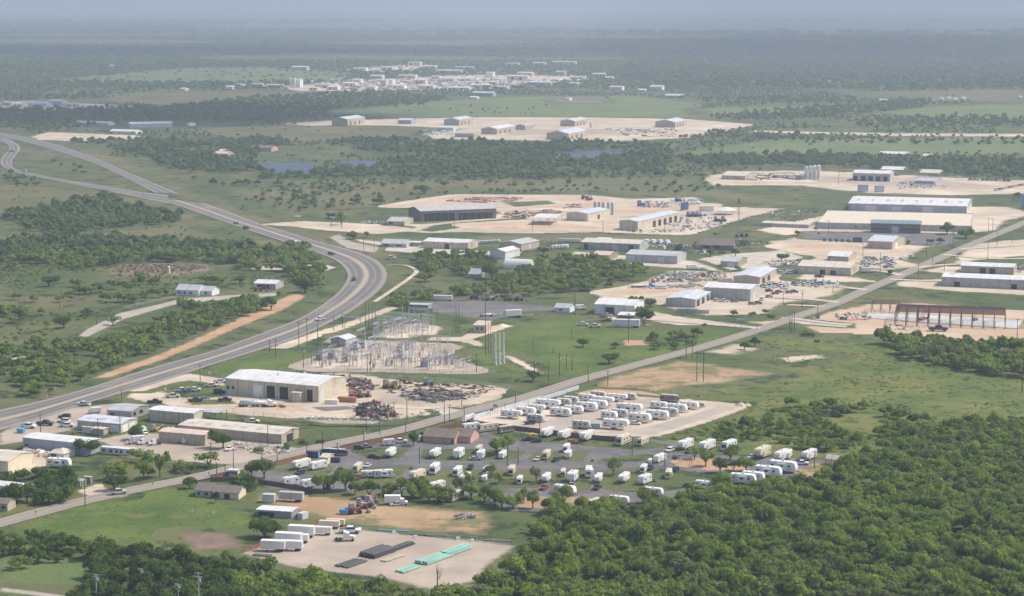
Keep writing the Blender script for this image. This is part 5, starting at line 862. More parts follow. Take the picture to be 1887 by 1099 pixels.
# distant town
T_ = random.Random(11); k = 0
big = [(1080, 163, 0, 0)]
for xn, yn, w_, hp in ((545, 162, 13, 18), (470, 161, 22, 7), (500, 162, 30, 6), (590, 163, 30, 8), (640, 160, 24, 8), (705, 161, 10, 15), (660, 131, 24, 6), (710, 130, 22, 7), (760, 121, 24, 7), (790, 127, 20, 6), (745, 146, 34, 8), (820, 136, 50, 7), (850, 129, 36, 6), (900, 143, 14, 11), (948, 148, 40, 9), (970, 141, 18, 8), (1030, 140, 18, 9),
        (990, 121, 24, 6), (1025, 119, 22, 6), (1045, 121, 26, 8), (940, 123, 26, 7), (960, 139, 20, 6), (1100, 143, 24, 8), (880, 163, 36, 7), (920, 165, 24, 6), (840, 167, 40, 6), (780, 165, 30, 8), (730, 164, 24, 7), (680, 166, 18, 7), (990, 158, 40, 7), (1055, 158, 16, 5), (610, 166, 20, 7), (575, 167, 16, 6), (690, 148, 24, 10), (770, 155, 22, 9), (1120, 147, 14, 5), (440, 162, 12, 7), (420, 165, 14, 6), (1180, 170, 14, 5), (335, 168, 10, 5), (1220, 142, 10, 4), (1060, 146, 30, 5), (865, 150, 22, 6), (905, 157, 18, 7), (825, 152, 20, 8), (715, 155, 14, 9), (655, 152, 16, 6), (800, 146, 16, 6),
        (1735, 187, 5, 6), (1748, 187, 5, 7), (1760, 188, 6, 6), (1775, 187, 6, 7), (1880, 183, 8, 5), (1625, 188, 14, 4), (1510, 152, 12, 4), (1530, 154, 10, 4), (30, 198, 20, 6), (60, 195, 24, 7), (130, 197, 26, 5), (170, 199, 24, 4), (10, 194, 16, 6), (1250, 126, 20, 3), (405, 284, 8, 6), (870, 183, 14, 4), (1045, 186, 8, 5)):
    wl = T_.choice(['cream', 'cream', 'white', 'white', 'beige', 'cream', 'silver']); rf = T_.choice(['rwhite', 'rwhite', 'rblue', 'rgrey', 'rpink'])
    zone = 'distant town' if 420 <= xn <= 1130 and yn < 170 else 'far right fields' if xn > 1130 else 'far left yards' if xn < 320 else 'far fields'
    B('far_building', f"{'tall' if hp > 9 else 'long' if w_ > 25 else 'small'} {dict(cream='cream', white='white', grey='grey', beige='beige', tan='tan', silver='silver')[wl]} building in the {zone}", 'building', xn+w_*.6, yn, xn-w_*.35, xn+w_*.6+w_*.25, hp*.82, wl, rf, a=-14, rise=.08, L2=20, group='buildings of the far view', fd=((.2, .32, .7, 'd'), (.6, .72, .7, 'd')) if w_ > 14 else ())
# quonset hut
a, c, L1, L2, end = frame(958, 499, 930, 981, -18); r = 6.4; t = thing('rounded_hut', 'white rounded metal hut beside the grove', 'hut', (c.x, c.y, gz(c.x, c.y)), a)
n = 14; pr = [(r*cos(pi*i/n), r*.95*sin(pi*i/n)) for i in range(n+1)]; obj('shell', MB().prism(pr, -9, 9, 'x').mesh('shell', mat('white_sheet', (.72, .70, .68), .45, .08)), t); obj('door', MB().box(-9.08, -8.98, -1.5, 1.5, .02, 3.2).mesh('door', C('grey')), t)
# silos and tanks
def silo(lab, x, y, hp, wpx, col, cone=True, leg=0, name='silo', grp='silos'):
    g = G(x, y); h = hgt(x, y, hp); r = wpx/2*mpp(y); t = thing(name, lab, 'silo' if name == 'silo' else 'tank', (g.x, g.y, gz(g.x, g.y)), 0, grp); k = r*.5 if cone else .15
    obj('tank', MB().cyl((0, 0, leg), (0, 0, h-k), r, n=16).mesh('tank', C(col), False), t); obj('cap', MB().cyl((0, 0, h-k), (0, 0, h), r*1.01, r*.2 if cone else r*.9, 16).mesh('cap', C(col)), t)
    if leg: [obj('leg', MB().cyl((r*.8*cos(q), r*.8*sin(q), 0), (r*.8*cos(q), r*.8*sin(q), leg), .12).mesh('leg', C('steel')), t) for q in (.8, 2.4, 3.9, 5.5)]
    obj('ladder', MB().box(-.2, .2, -r-.12, -r-.02, .3, h-k).mesh('ladder', C('dgrey')), t)
for i in range(5): silo('grey silo in the cluster behind the pale blue roof', 1097+i*7.4+(i > 2)*2, 391+i*1.4, 20+i, 6.6, 'silver')
for i in range(4): silo('tall white silo in the far gravel yard', 1485.5+i*7.6, 331, 24+i*.9, 6.4, 'white')
for i in range(3): silo('upright blue tank beside the gravel yard edge', 1256.5+i*5, 389-i, 15, 5, 'vblue', False, name='storage_tank', grp='blue tanks')
silo('small white water tank above the pasture', 311, 504, 13, 5.5, 'white', name='storage_tank', grp=None); silo('light blue tank cut by the right edge', 1886, 385, 27, 9, 'skyb', False, name='storage_tank', grp=None)
silo('slim white silo in the far lot', 1089, 236, 12, 4.5, 'white', grp=None); silo('twin white silo in the distant town', 536, 162, 19, 5, 'white'); silo('twin white silo in the distant town', 542.5, 162, 19, 5, 'white')
for i in range(5): silo('dark blue tank in the row before the factory', 1519.5+i*11, 445+i*.5, 6.5, 6.5, 'dblue', True, name='storage_tank', grp='dark blue tanks')
V('cont_blue', 'light blue box at the end of the dark tanks', 1580, 447, -10, 1.4)
# round white tent
g = G(1338, 396); t = thing('round_tent', 'round white topped tent in the gravel yard', 'tent', (g.x, g.y, gz(g.x, g.y))); rr = 19*mpp(396)
obj('roof', MB().cyl((0, 0, 4), (0, 0, 6.2), rr, rr*.25, 18).mesh('roof', C('white')), t)
for q in range(8): obj('post', MB().cyl((rr*.92*cos(q*pi/4), rr*.92*sin(q*pi/4), 0), (rr*.92*cos(q*pi/4), rr*.92*sin(q*pi/4), 4), .15).mesh('post', C('silver')), t)
# drilling mast
g = G(1360.5, 444); h = hgt(1360.5, 444, 77); t = thing('drilling_mast', 'tall slim tan drilling mast with red top', 'mast', (g.x, g.y, gz(g.x, g.y))); m = MB()
for sx in (-.5, .5):
    for sy in (-.5, .5): m.box(sx-.09, sx+.09, sy-.09, sy+.09, 0, h-4)
z = 0
while z < h-5: m.cyl((-.5, -.5, z), (.5, -.5, z+1.6), .06, n=4).cyl((.5, .5, z), (-.5, .5, z+1.6), .06, n=4).cyl((-.5, .5, z), (-.5, -.5, z+1.6), .06, n=4).cyl((.5, -.5, z), (.5, .5, z+1.6), .06, n=4); z += 1.6
obj('lattice', m.mesh('lattice', C('tan')), t); obj('top', MB().box(-.6, .6, -.6, .6, h-4, h).mesh('top', C('red')), t); obj('base_frame', MB().box(-2, 2, -2, 2, 0, .8).mesh('base_frame', C('dgrey')), t)
# ------------------------------------------------------------ steel frame under construction
a, c, L1, L2, end = frame(1852, 603, 1650, 1862, -13); L2 = 30; v = Vector((-sin(a), cos(a), 0)); c = c+v*6; t = thing('steel_frame_building', 'rusty steel frame of a building under construction', 'building', (c.x, c.y, gz(c.x, c.y)), a)
hx, hy, hh = L1/2, L2/2, 6.9; nb = 10
for i in range(nb+1):
    x = -hx+L1*i/nb
    for y in (-hy, 0, hy): obj('column', MB().box(x-.22, x+.22, y-.22, y+.22, 0, hh if y else hh+.7).mesh('column', C('rust')), t)
    obj('rafter', MB().add([(x-.16, -hy, hh), (x+.16, -hy, hh), (x+.16, 0, hh+.7), (x-.16, 0, hh+.7), (x-.16, -hy, hh+.55), (x+.16, -hy, hh+.55), (x+.16, 0, hh+1.25), (x-.16, 0, hh+1.25)], [(0, 1, 2, 3), (4, 5, 6, 7), (0, 1, 5, 4), (1, 2, 6, 5), (2, 3, 7, 6), (3, 0, 4, 7)])
        .add([(x-.16, 0, hh+.7), (x+.16, 0, hh+.7), (x+.16, hy, hh), (x-.16, hy, hh), (x-.16, 0, hh+1.25), (x+.16, 0, hh+1.25), (x+.16, hy, hh+.55), (x-.16, hy, hh+.55)], [(0, 1, 2, 3), (4, 5, 6, 7), (0, 1, 5, 4), (1, 2, 6, 5), (2, 3, 7, 6), (3, 0, 4, 7)]).mesh('rafter', C('rust')), t)
for i in range(21):
    y = -hy+L2*i/20; z = hh+.6+.7*(1-abs(y)/hy); obj('purlin', MB().box(-hx, hx, y-.1, y+.1, z, z+.22).mesh('purlin', C('rust')), t)
a2, c2, l1, l2, _ = frame(1652, 592, 1600, 1662, -13); t = thing('steel_frame_annex', 'low steel frame at the left end of the building site', 'building', (c2.x, c2.y, gz(c2.x, c2.y)), a2)
for i in range(4):
    x = -l1/2+l1*i/3
    for y in (-8, 8): obj('column', MB().box(x-.2, x+.2, y-.2, y+.2, 0, 5.2).mesh('column', C('rust')), t)
    obj('beam', MB().box(x-.15, x+.15, -8.2, 8.2, 5.2, 5.6).mesh('beam', C('rust')), t)
for y in (-8, -4, 0, 4, 8): obj('purlin', MB().box(-l1/2, l1/2, y-.12, y+.12, 5.6, 5.85).mesh('purlin', C('rust')), t)
def lift(lab, x, y, col):
    g = G(x, y); t = thing('boom_lift', lab, 'machine', (g.x, g.y, gz(g.x, g.y)), .4); p = []; wheels(p, [-1, 1], .9, .45)
    obj('chassis', MB().box(-1.6, 1.6, -1, 1, .5, 1.5, .2, .1).mesh('chassis', C(col)), t)
    for n_, me, _ in p: obj(n_, me, t)
    obj('boom', MB().cyl((-1, 0, 1.5), (2.4, 0, 6.2), .22, .15).cyl((2.4, 0, 6.2), (1.6, 0, 7.2), .15).mesh('boom', C(col)), t); obj('basket', MB().box(1.0, 2.1, -.6, .6, 7.0, 7.9).mesh('basket', C('dgrey')), t)
lift('orange boom lift in the middle of the building site', 1697, 592, 'orange'); lift('second orange boom lift on the building site', 1703, 590, 'orange'); lift('dark green lift under the steel frame', 1796, 592, 'teal'); lift('rusty crane truck in the paved lot', 933, 554, 'rust')
# ------------------------------------------------------------ machines, heaps, pipes
def tractor_machine(lab, x, y, col, ang, s=1):
    k = 'machine_'+col
    if k not in KIND:
        p = [('body', MB().box(-1.8, 1.2, -.6, .6, .7, 1.6, .1, .1).mesh('body', C(col)), None), ('cab', MB().box(-1.7, -.3, -.75, .75, 1.6, 2.8, .15, .12).mesh('cab', C('dgrey')), 0), ('arm', MB().cyl((.9, 0, 1.2), (2.7, 0, 2.4), .17).cyl((2.7, 0, 2.4), (3.4, 0, .8), .13).mesh('arm', C(col)), None), ('bucket', MB().box(3.1, 3.8, -.9, .9, .15, .8, .1, 0).mesh('bucket', C('dgrey')), 2)]
        wheels(p, [-1.2, .9], .85, .6, .4); KIND[k] = p
    g = G(x, y); inst(k, 'work_machine', lab, 'machine', (g.x, g.y, gz(g.x, g.y)), R(ang), 'work machines', s)
for lab, x, y, col, ang, s in (('red loader at the right end of the big shop', 652, 735, 'red', 20, 1.3), ('orange loader behind the big shop', 668, 733, 'orange', 60, 1.3), ('small orange machine at the end of the red loaders', 676, 733, 'orange', 150, 1.1), ('yellow machine in the scrap yard', 731, 718, 'yellow', 80, 1.5), ('orange machine left of the yellow one', 717, 717, 'orange', 30, 1.6), ('red machine behind the yellow one', 741, 707, 'red', 0, 1.2),
        ('green machine in the scrap yard', 790, 712, 'teal', 10, 1.4), ('red seeder beside the brown dirt patch', 655, 948, 'red', 20, 1.4), ('red harvester above the brown dirt patch', 682, 934, 'red', 70, 1.5), ('silver machine between the red ones', 668, 938, 'silver', 0, 1.3), ('dark red digger beside the barn', 476, 537, 'red', 10, 1.5),
        ('rusty truck-like machine left in the paved lot', 874, 552, 'rust', 10, 1.6), ('pale machine in the paved lot', 904, 554, 'silver', 10, 1.6), ('grey machine in the paved lot', 945, 555, 'dgrey', 15, 1.6), ('dark machine right in the paved lot', 958, 555, 'brown', 0, 1.3), ('yellow loader behind the beige workshop', 288, 796, 'yellow', 40, 1.2), ('blue machine on the gravel yard', 1322, 409, 'vblue', 10, 1.6), ('bright blue machine on the gravel yard', 1333, 409, 'vblue', 70, 1.7),
        ('blue machine behind the blue roofed warehouse', 1182, 381, 'vblue', 10, 2), ('blue digger beside the far white trailers', 1250, 372, 'vblue', 30, 1.8), ('first blue machine in the row', 1270, 400, 'vblue', 60, 1.7), ('second blue machine in the row', 1279, 400, 'vblue', 60, 1.7), ('third blue machine in the row', 1287, 400, 'vblue', 60, 1.7), ('dark machine above the pink roofed sheds', 1250, 462, 'black', 20, 1.6), ('small red machine on the clay patch', 1078, 368, 'red', 10, 1.8), ('red digger on the clay patch', 1085, 370, 'red', 60, 1.6)):
    tractor_machine(lab, x, y, col, ang, s)
def heap(name, label, pts, n, cols, s0=.5, s1=2.2, hmax=1.5, long=False):
    poly = gpoly(PP(pts)); A = np.array(poly); lo, hi = A.min(0), A.max(0); r = random.Random(len(pts)+n); by = {c: MB() for c in cols}; k = 0; c0 = A.mean(0)
    while k < n:
        x, y = r.uniform(lo[0], hi[0]), r.uniform(lo[1], hi[1])
        if not inpoly(np.array([[x, y]]), poly)[0]: continue
        k += 1; z = gz(x, y); a = r.uniform(0, pi); m = by[r.choice(cols)]; s = r.uniform(s0, s1); h = r.uniform(.25, 1)*hmax; l = s*(r.uniform(1.5, 4) if long else r.uniform(.6, 1.6)); w_ = s*r.uniform(.3, .7)
        if r.random() < .35: m.cyl((x-cos(a)*l, y-sin(a)*l, z+h*.4), (x+cos(a)*l, y+sin(a)*l, z+h*r.uniform(.4, 1)), w_*.3, n=6)
        else:
            q = [(x+cos(a)*u*l-sin(a)*v*w_, y+sin(a)*u*l+cos(a)*v*w_) for u, v in ((-.5, -.5), (.5, -.5), (.5, .5), (-.5, .5))]; m.add([(p[0], p[1], z) for p in q]+[(p[0]+r.uniform(-.2, .2), p[1]+r.uniform(-.2, .2), z+h*r.uniform(.6, 1)) for p in q], [(0, 1, 5, 4), (1, 2, 6, 5), (2, 3, 7, 6), (3, 0, 4, 7), (4, 5, 6, 7)])
    big = MB(); me = bpy.data.meshes.new(name); V_ = []; F_ = []; MI = []
    for i, c in enumerate(cols):
        o = len(V_); V_ += by[c].v; F_ += [tuple(j+o for j in f) for f in by[c].f]; MI += [i]*len(by[c].f); me.materials.append(C(c))
    me.from_pydata(V_, [], F_); me.polygons.foreach_set('material_index', MI); o = struct(name, me, 'stuff', label); return o
mix = ['rust', 'dgrey', 'tan', 'brown', 'dwood', 'tan2', 'brown', 'maroon', 'dgrey', 'black2']
heap('scrap_metal', 'scattered scrap metal and machine parts behind the big shop', '700,716 720,706 800,706 890,712 920,716 880,735 800,742 720,735', 210, mix, .4, 1.4, 1.0, long=True)
heap('scrap_metal', 'dense dark scrap rows in the middle of the shop yard', '755,722 850,722 850,738 800,744 740,736', 150, ['dgrey', 'brown', 'dwood', 'black2'], 1, 3, 1.8)
heap('scrap_metal', 'dark heap of rusty drill pipe and frames beside the street', '655,752 690,744 720,756 728,770 690,775 660,768', 240, ['brown', 'black', 'maroon', 'dgrey', 'dwood'], 1, 2.2, 2.6)
heap('scrap_metal', 'scrap rows along the back of the big shop', '640,700 680,700 690,720 650,728', 130, mix, 1, 2.4, 2)
heap('scrap_metal', 'white and grey scrap edge in the shop yard', '560,775 700,778 760,768 830,758 800,756 700,772 560,770', 120, ['grey', 'tan', 'white', 'steel'], .4, 1.2, .9)
heap('scrap_metal', 'pipes and parts before the tanker lorry', '440,744 520,748 530,753 440,750', 60, mix, .5, 1.6, 1)
heap('scrap_metal', 'odd parts behind the shop roof line', '460,688 560,690 660,696 650,700 500,694', 110, mix+['white', 'yellow'], .6, 1.8, 1.6)
heap('red_pipe_racks', 'red pipe racks on the far clay patch', '820,371 880,364 960,365 950,372 880,375', 130, ['red', 'rust', 'rpink', 'tan'], 1, 3, .9, True)
heap('red_pipe_racks', 'red pipe racks right of the mill', '930,392 1020,388 1040,392 1000,400 930,402', 110, ['red', 'rust', 'tan', 'dgrey'], 1, 3, 1.3, True)
heap('pipe_racks', 'pipes along the clay patch right edge', '1040,378 1070,376 1075,384 1040,386', 40, ['dgrey', 'rust', 'blue'], 1, 3, 1)
heap('stacked_machinery', 'grey and rusty machinery in the middle gravel yard', '1195,512 1240,502 1340,506 1336,520 1280,520 1200,524', 190, ['dgrey', 'steel', 'rust', 'tan', 'grey'], 1, 3, 2.6)
heap('stacked_machinery', 'pipes lying across the middle gravel yard', '1145,530 1200,526 1290,524 1290,530 1200,533', 50, ['dgrey', 'steel', 'tan'], 1, 3.5, .8, True)
heap('stacked_machinery', 'machinery on the blue roofed warehouse yard', '1240,400 1300,398 1340,420 1260,425 1230,415', 120, ['dgrey', 'steel', 'vblue', 'white'], .8, 2.6, 2)
heap('stacked_machinery', 'white gear behind the long grey workshop', '1120,452 1210,450 1230,456 1140,458', 90, ['white', 'silver', 'dgrey'], .8, 2, 1.8)
heap('stacked_machinery', 'gear along the far gravel yard', '1660,335 1720,338 1740,346 1650,349', 120, ['dgrey', 'steel', 'white', 'tan', 'rust'], 1, 3, 1.8)
heap('stacked_machinery', 'pipes and gear in the far right yard', '1330,320 1480,318 1500,330 1350,334', 90, ['dgrey', 'rust', 'tan'], 1, 4, 1.5, True)
heap('stacked_machinery', 'gear behind the blue roofed warehouse', '1170,372 1290,368 1300,376 1180,388', 110, ['white', 'vblue', 'dgrey', 'grey'], 1, 3, 2.4)
heap('stacked_machinery', 'gear beside the twin-door workshop', '1410,520 1450,522 1455,535 1415,535', 80, ['dgrey', 'steel', 'white'], .8, 2, 1.8)
heap('stacked_machinery', 'parts around the black crates and lodge', '1290,450 1390,440 1420,450 1300,466', 80, ['dgrey', 'white', 'brown'], .8, 2, 1.5)
heap('stacked_machinery', 'rows of gear before the flat factory side shed', '1410,396 1500,388 1520,394 1420,408', 60, ['dgrey', 'tan', 'white', 'rust'], .8, 2.4, 1.6)
heap('stacked_machinery', 'trailers and gear along the pale lot', '1400,484 1470,478 1500,486 1420,494', 70, ['white', 'silver', 'dgrey', 'tan'], .8, 2.4, 2)
heap('stacked_machinery', 'gear around the workshop with blue roof', '1190,425 1280,418 1300,424 1200,432', 50, ['white', 'silver', 'dgrey', 'tan'], .8, 2.2, 1.6)
heap('stacked_machinery', 'gear along the lodge and crates', '1220,452 1300,450 1310,470 1230,468', 80, ['brown', 'dwood', 'dgrey', 'white'], .8, 2.4, 2.4)
heap('stacked_machinery', 'gear on the street side yard', '1480,516 1545,520 1550,532 1490,530', 60, ['silver', 'dgrey', 'white'], .8, 2.2, 2)
heap('stacked_machinery', 'parts right of the cream warehouse', '1868,492 1900,490 1905,502 1870,504', 50, ['silver', 'dgrey', 'white', 'rust'], .8, 2.2, 2)
heap('stacked_machinery', 'gear across the far lot', '780,236 840,238 850,250 780,250', 100, ['white', 'blue', 'dgrey'], 1.5, 4, 2.6)
heap('stacked_machinery', 'gear at the right of the far lot', '1120,238 1250,238 1240,252 1140,252', 110, ['rust', 'dgrey', 'tan', 'white'], 1.5, 5, 2)
heap('town_clutter', 'clutter of tanks and gear in the distant town', '560,150 640,146 760,146 900,148 1060,148 980,164 840,168 700,168 600,166', 900, ['white', 'cream', 'grey', 'dgrey', 'rust', 'blue', 'tan', 'silver'], 3, 10, 5)
heap('town_clutter', 'clutter behind the distant town', '650,128 700,122 780,118 1000,136 1080,140 1000,144 860,144 700,136', 320, ['white', 'cream', 'grey', 'tan', 'maroon'], 3, 9, 5)
heap('town_clutter', 'clutter in the far left yard', '0,192 60,188 240,197 230,201 0,200', 130, ['blue', 'white', 'grey', 'tan'], 3, 7, 3)
heap('brush_pile', 'grey pink heap of cleared brush on the pasture', '210,494 280,488 375,490 385,496 300,504 215,503', 600, ['tan2', 'dwood', 'brown', 'wood'], .5, 1.5, 1.3)
heap('brush_pile', 'grey brush heap on the brown dirt', '840,952 870,950 875,957 845,959', 70, ['dwood', 'grey', 'dgrey'], .5, 1.5, 1.2)
heap('site_materials', 'building materials around the construction slab', '1540,575 1600,580 1610,592 1540,590', 60, ['white', 'silver', 'tan', 'rust'], .5, 2, 1.2)
heap('site_materials', 'materials on the slab and white rubble', '1640,598 1700,604 1690,612 1640,608', 40, ['white', 'tan', 'rust'], .5, 1.6, .8)
heap('yard_clutter', 'white sacks and junk beside the long tan warehouse', '430,818 520,822 540,838 480,838 425,830', 110, ['white', 'tan', 'dgrey', 'grey'], .4, 1.4, 1.2)
heap('yard_clutter', 'timber and parts in the open beige yard', '290,786 330,788 335,798 285,798', 60, ['wood', 'tan', 'dwood', 'grey'], .4, 1.2, 1.2)
heap('yard_clutter', 'pale wrapped bundles behind the blue warehouse', '45,827 100,840 95,846 42,834', 60, ['white', 'rpink', 'cream'], .8, 2, 1.8)
# pipe stacks
def pipes(name, lab, x, y, n, L, r, col, ang, layers=2, s=None):
    g = G(x, y); t = thing(name, lab, 'pipes', (g.x, g.y, gz(g.x, g.y)), R(ang), 'pipe stacks'); rr = random.Random(n)
    for ly in range(layers):
        for i in range(n-ly):
            yy = (i-(n-ly-1)/2)*r*2.02; e = rr.uniform(-.5, .5); obj('pipe', MB().cyl((-L/2+e, yy, .12+r+ly*r*1.75), (L/2+e, yy, .12+r+ly*r*1.75), r, n=8).mesh('pipe', C(rr.choice([col, col+'2']) if col in ('green', 'black', 'tan') else col)), t)
    for e in (-.3, .3): obj('timber', MB().box(L*e-.1, L*e+.1, -n*r, n*r, 0, .12).mesh('timber', C('wood')), t)
pipes('pipe_stack', 'low stack of black pipes nearest the trees', 648, 1041, 12, 10, .22, 'black', 55, 1); pipes('pipe_stack', 'tallest stack of black pipes in the pipe yard', 696, 1022, 13, 11.5, .27, 'black', 55, 3); pipes('pipe_stack', 'thin far stack of black pipes', 741, 1010, 6, 10, .25, 'black', 55, 2)
pipes('pipe_stack', 'tan pipes beside the black stack', 724, 1031, 6, 10, .2, 'tan', 55, 1); pipes('pipe_stack', 'front row of green pipes', 752, 1051, 8, 9, .24, 'green', 55, 1); pipes('pipe_stack', 'middle stack of green pipes', 797, 1034, 10, 12, .26, 'green', 55, 2); pipes('pipe_stack', 'far stack of green pipes', 840, 1018, 9, 12, .26, 'green', 55, 2); pipes('pipe_stack', 'green pipes right of the middle stack', 815, 1031, 5, 9, .22, 'green', 55, 1)
pipes('pipe_row', 'long green pipe along the pipe yard back', 722, 980, 2, 11, .3, 'teal', -8, 1); pipes('pipe_row', 'long dark pipe along the pipe yard back', 789, 988.5, 2, 12, .3, 'brown', -8, 1); pipes('pipe_row', 'dark pipe at the right yard corner', 915, 999, 2, 10, .3, 'brown', -8, 1)
pipes('pipe_stack', 'dark pipes at the left yard corner', 482, 1026, 5, 6, .2, 'brown', -15, 1)
# ------------------------------------------------------------ fences and walls
def fence(name, lab, pts, h, col, post=2.5, solid=True, cat='fence'):
    P_ = [G(x, y) for x, y in PP(pts)]; t = thing(name, lab, cat, tuple(P_[0][:2])+(0,)); o = P_[0]; m = MB(); pm = MB(); np_ = 0; posts = []
    for a_, b_ in zip(P_[:-1], P_[1:]):
        d = b_-a_; L = d.length; d /= L; n_ = Vector((-d.y, d.x, 0)); q = .05; zz = max(gz(a_.x, a_.y), gz(b_.x, b_.y))-.02
        segs = ((0.02, h),) if solid else ((h*.3, h*.3+.05), (h*.62, h*.62+.05), (h*.95, h*.95+.05))
        for z0, z1 in segs: m.add([a_+n_*q-o+Vector((0, 0, zz+z0)), b_+n_*q-o+Vector((0, 0, zz+z0)), b_-n_*q-o+Vector((0, 0, zz+z0)), a_-n_*q-o+Vector((0, 0, zz+z0)), a_+n_*q-o+Vector((0, 0, zz+z1)), b_+n_*q-o+Vector((0, 0, zz+z1)), b_-n_*q-o+Vector((0, 0, zz+z1)), a_-n_*q-o+Vector((0, 0, zz+z1))], [(3, 2, 1, 0), (4, 5, 6, 7), (0, 1, 5, 4), (1, 2, 6, 5), (2, 3, 7, 6), (3, 0, 4, 7)])
        s_ = 0
        while s_ < L: p = a_+d*s_-o; posts.append((p, zz)); s_ += post
    obj('boards' if solid else 'rails', m.mesh('boards', C(col)), t)
    for p, zz in posts[:95]: obj('post', MB().box(p.x-.09, p.x+.09, p.y-.09, p.y+.09, zz, zz+h+.12).mesh('post', C('dwood' if solid else 'silver')), t)
fence('wood_fence', 'reddish brown plank fence along the street', '508,861 560,847 592,838 645,828.5 700,817 745,809', 2.1, 'wood', 5); fence('wood_fence', 'short brown plank fence with a white hut', '388,884 420,878 432,876', 1.9, 'wood', 3)
fence('wood_fence', 'dark plank fence between gravel lot and caravan park', '860,785 911,791 1000,801 1080,811 1136,816', 2.1, 'dwood', 5); fence('wood_fence', 'dark fence along the lower left of the park', '388,888 430,888 500,896 560,906 600,912', 1.7, 'dwood', 5); fence('wood_fence', 'brown fence behind the pink office', '790,799 812,792 850,786', 1.8, 'wood', 4)
fence('screen_wall', 'pale green white wall along the street', '872,775 930,758 1000,739 1067,718', 2.2, 'rblue', 30, cat='wall'); fence('wood_fence', 'rusty fence at the left edge of the pipe yard', '448,1020 500,1000 560,978 592,966', 1.4, 'wood', 4)
for pts, de in (('560,676 620,640 600,629', 'wire fence on the left of the substation'), ('560,677 700,684 860,690 900,682', 'wire fence at the front of the substation'), ('410,699 520,688 640,692 800,706 900,712 950,719', 'wire fence behind the scrap yard'), ('430,760 560,780 690,788 760,784', 'wire fence below the shop yard'), ('640,974 760,986 940,1006', 'wire fence behind the pipe yard'), ('230,570 330,548', 'wire fence beside the ranch drive'), ('860,440 1060,446 1270,454', 'wire fence before the gravel yards'), ('1330,600 1440,625 1640,627', 'wire fence below the building site')):
    fence('wire_fence', de, pts, 1.8, 'steel', 6, False)
# ------------------------------------------------------------ poles
def pole(x, y, top, kind='pole', lab=None, base=None):
    hp = y-top; h = hgt(x, y, hp); ref = {'pole': 11, 'polex': 11, 'pole0': 16, 'pole2': 12, 'lamp': 10, 'gpole': 12, 'hframe': 14, 'monopole': 15}[kind]; s = h/ref
    at(kind, {'lamp': 'street_lamp', 'monopole': 'steel_monopole', 'hframe': 'twin_pole'}.get(kind, 'utility_pole'), lab, 'street lamp' if kind == 'lamp' else 'pole', x, y, -22.5+random.uniform(-8, 8), (max(1, min(s, 1.1)), max(1, min(s, 1.1)), s), 'poles and masts')
def near_of(x, y):
    for x0, x1, y0, y1, n_ in ((0, 330, 640, 860, 'the left workshops'), (330, 560, 780, 900, 'the long tan warehouse'), (0, 480, 860, 1010, 'the lower left street'), (0, 480, 1010, 1200, 'the bottom left wood'), (560, 900, 770, 830, 'the brown fence street'), (560, 1000, 830, 925, 'the caravan park'), (460, 720, 540, 700, 'the substation left side'), (720, 1000, 600, 700, 'the substation right side'), (960, 1120, 600, 720, 'the open lawn'), (800, 1000, 700, 770, 'the scrap yard corner'), (1120, 1340, 600, 720, 'the orange field'), (1340, 1520, 540, 640, 'the street bend'), (1520, 1900, 380, 530, 'the factory street'), (1140, 1600, 800, 870, 'the park right end'), (540, 860, 380, 500, 'the mill lane'), (860, 1200, 380, 560, 'the middle yards'), (1700, 1900, 560, 740, 'the right edge trees'), (250, 480, 480, 700, 'the highway left side')):
        if x0 <= x < x1 and y0 <= y < y1: return n_
    return 'the far yards'
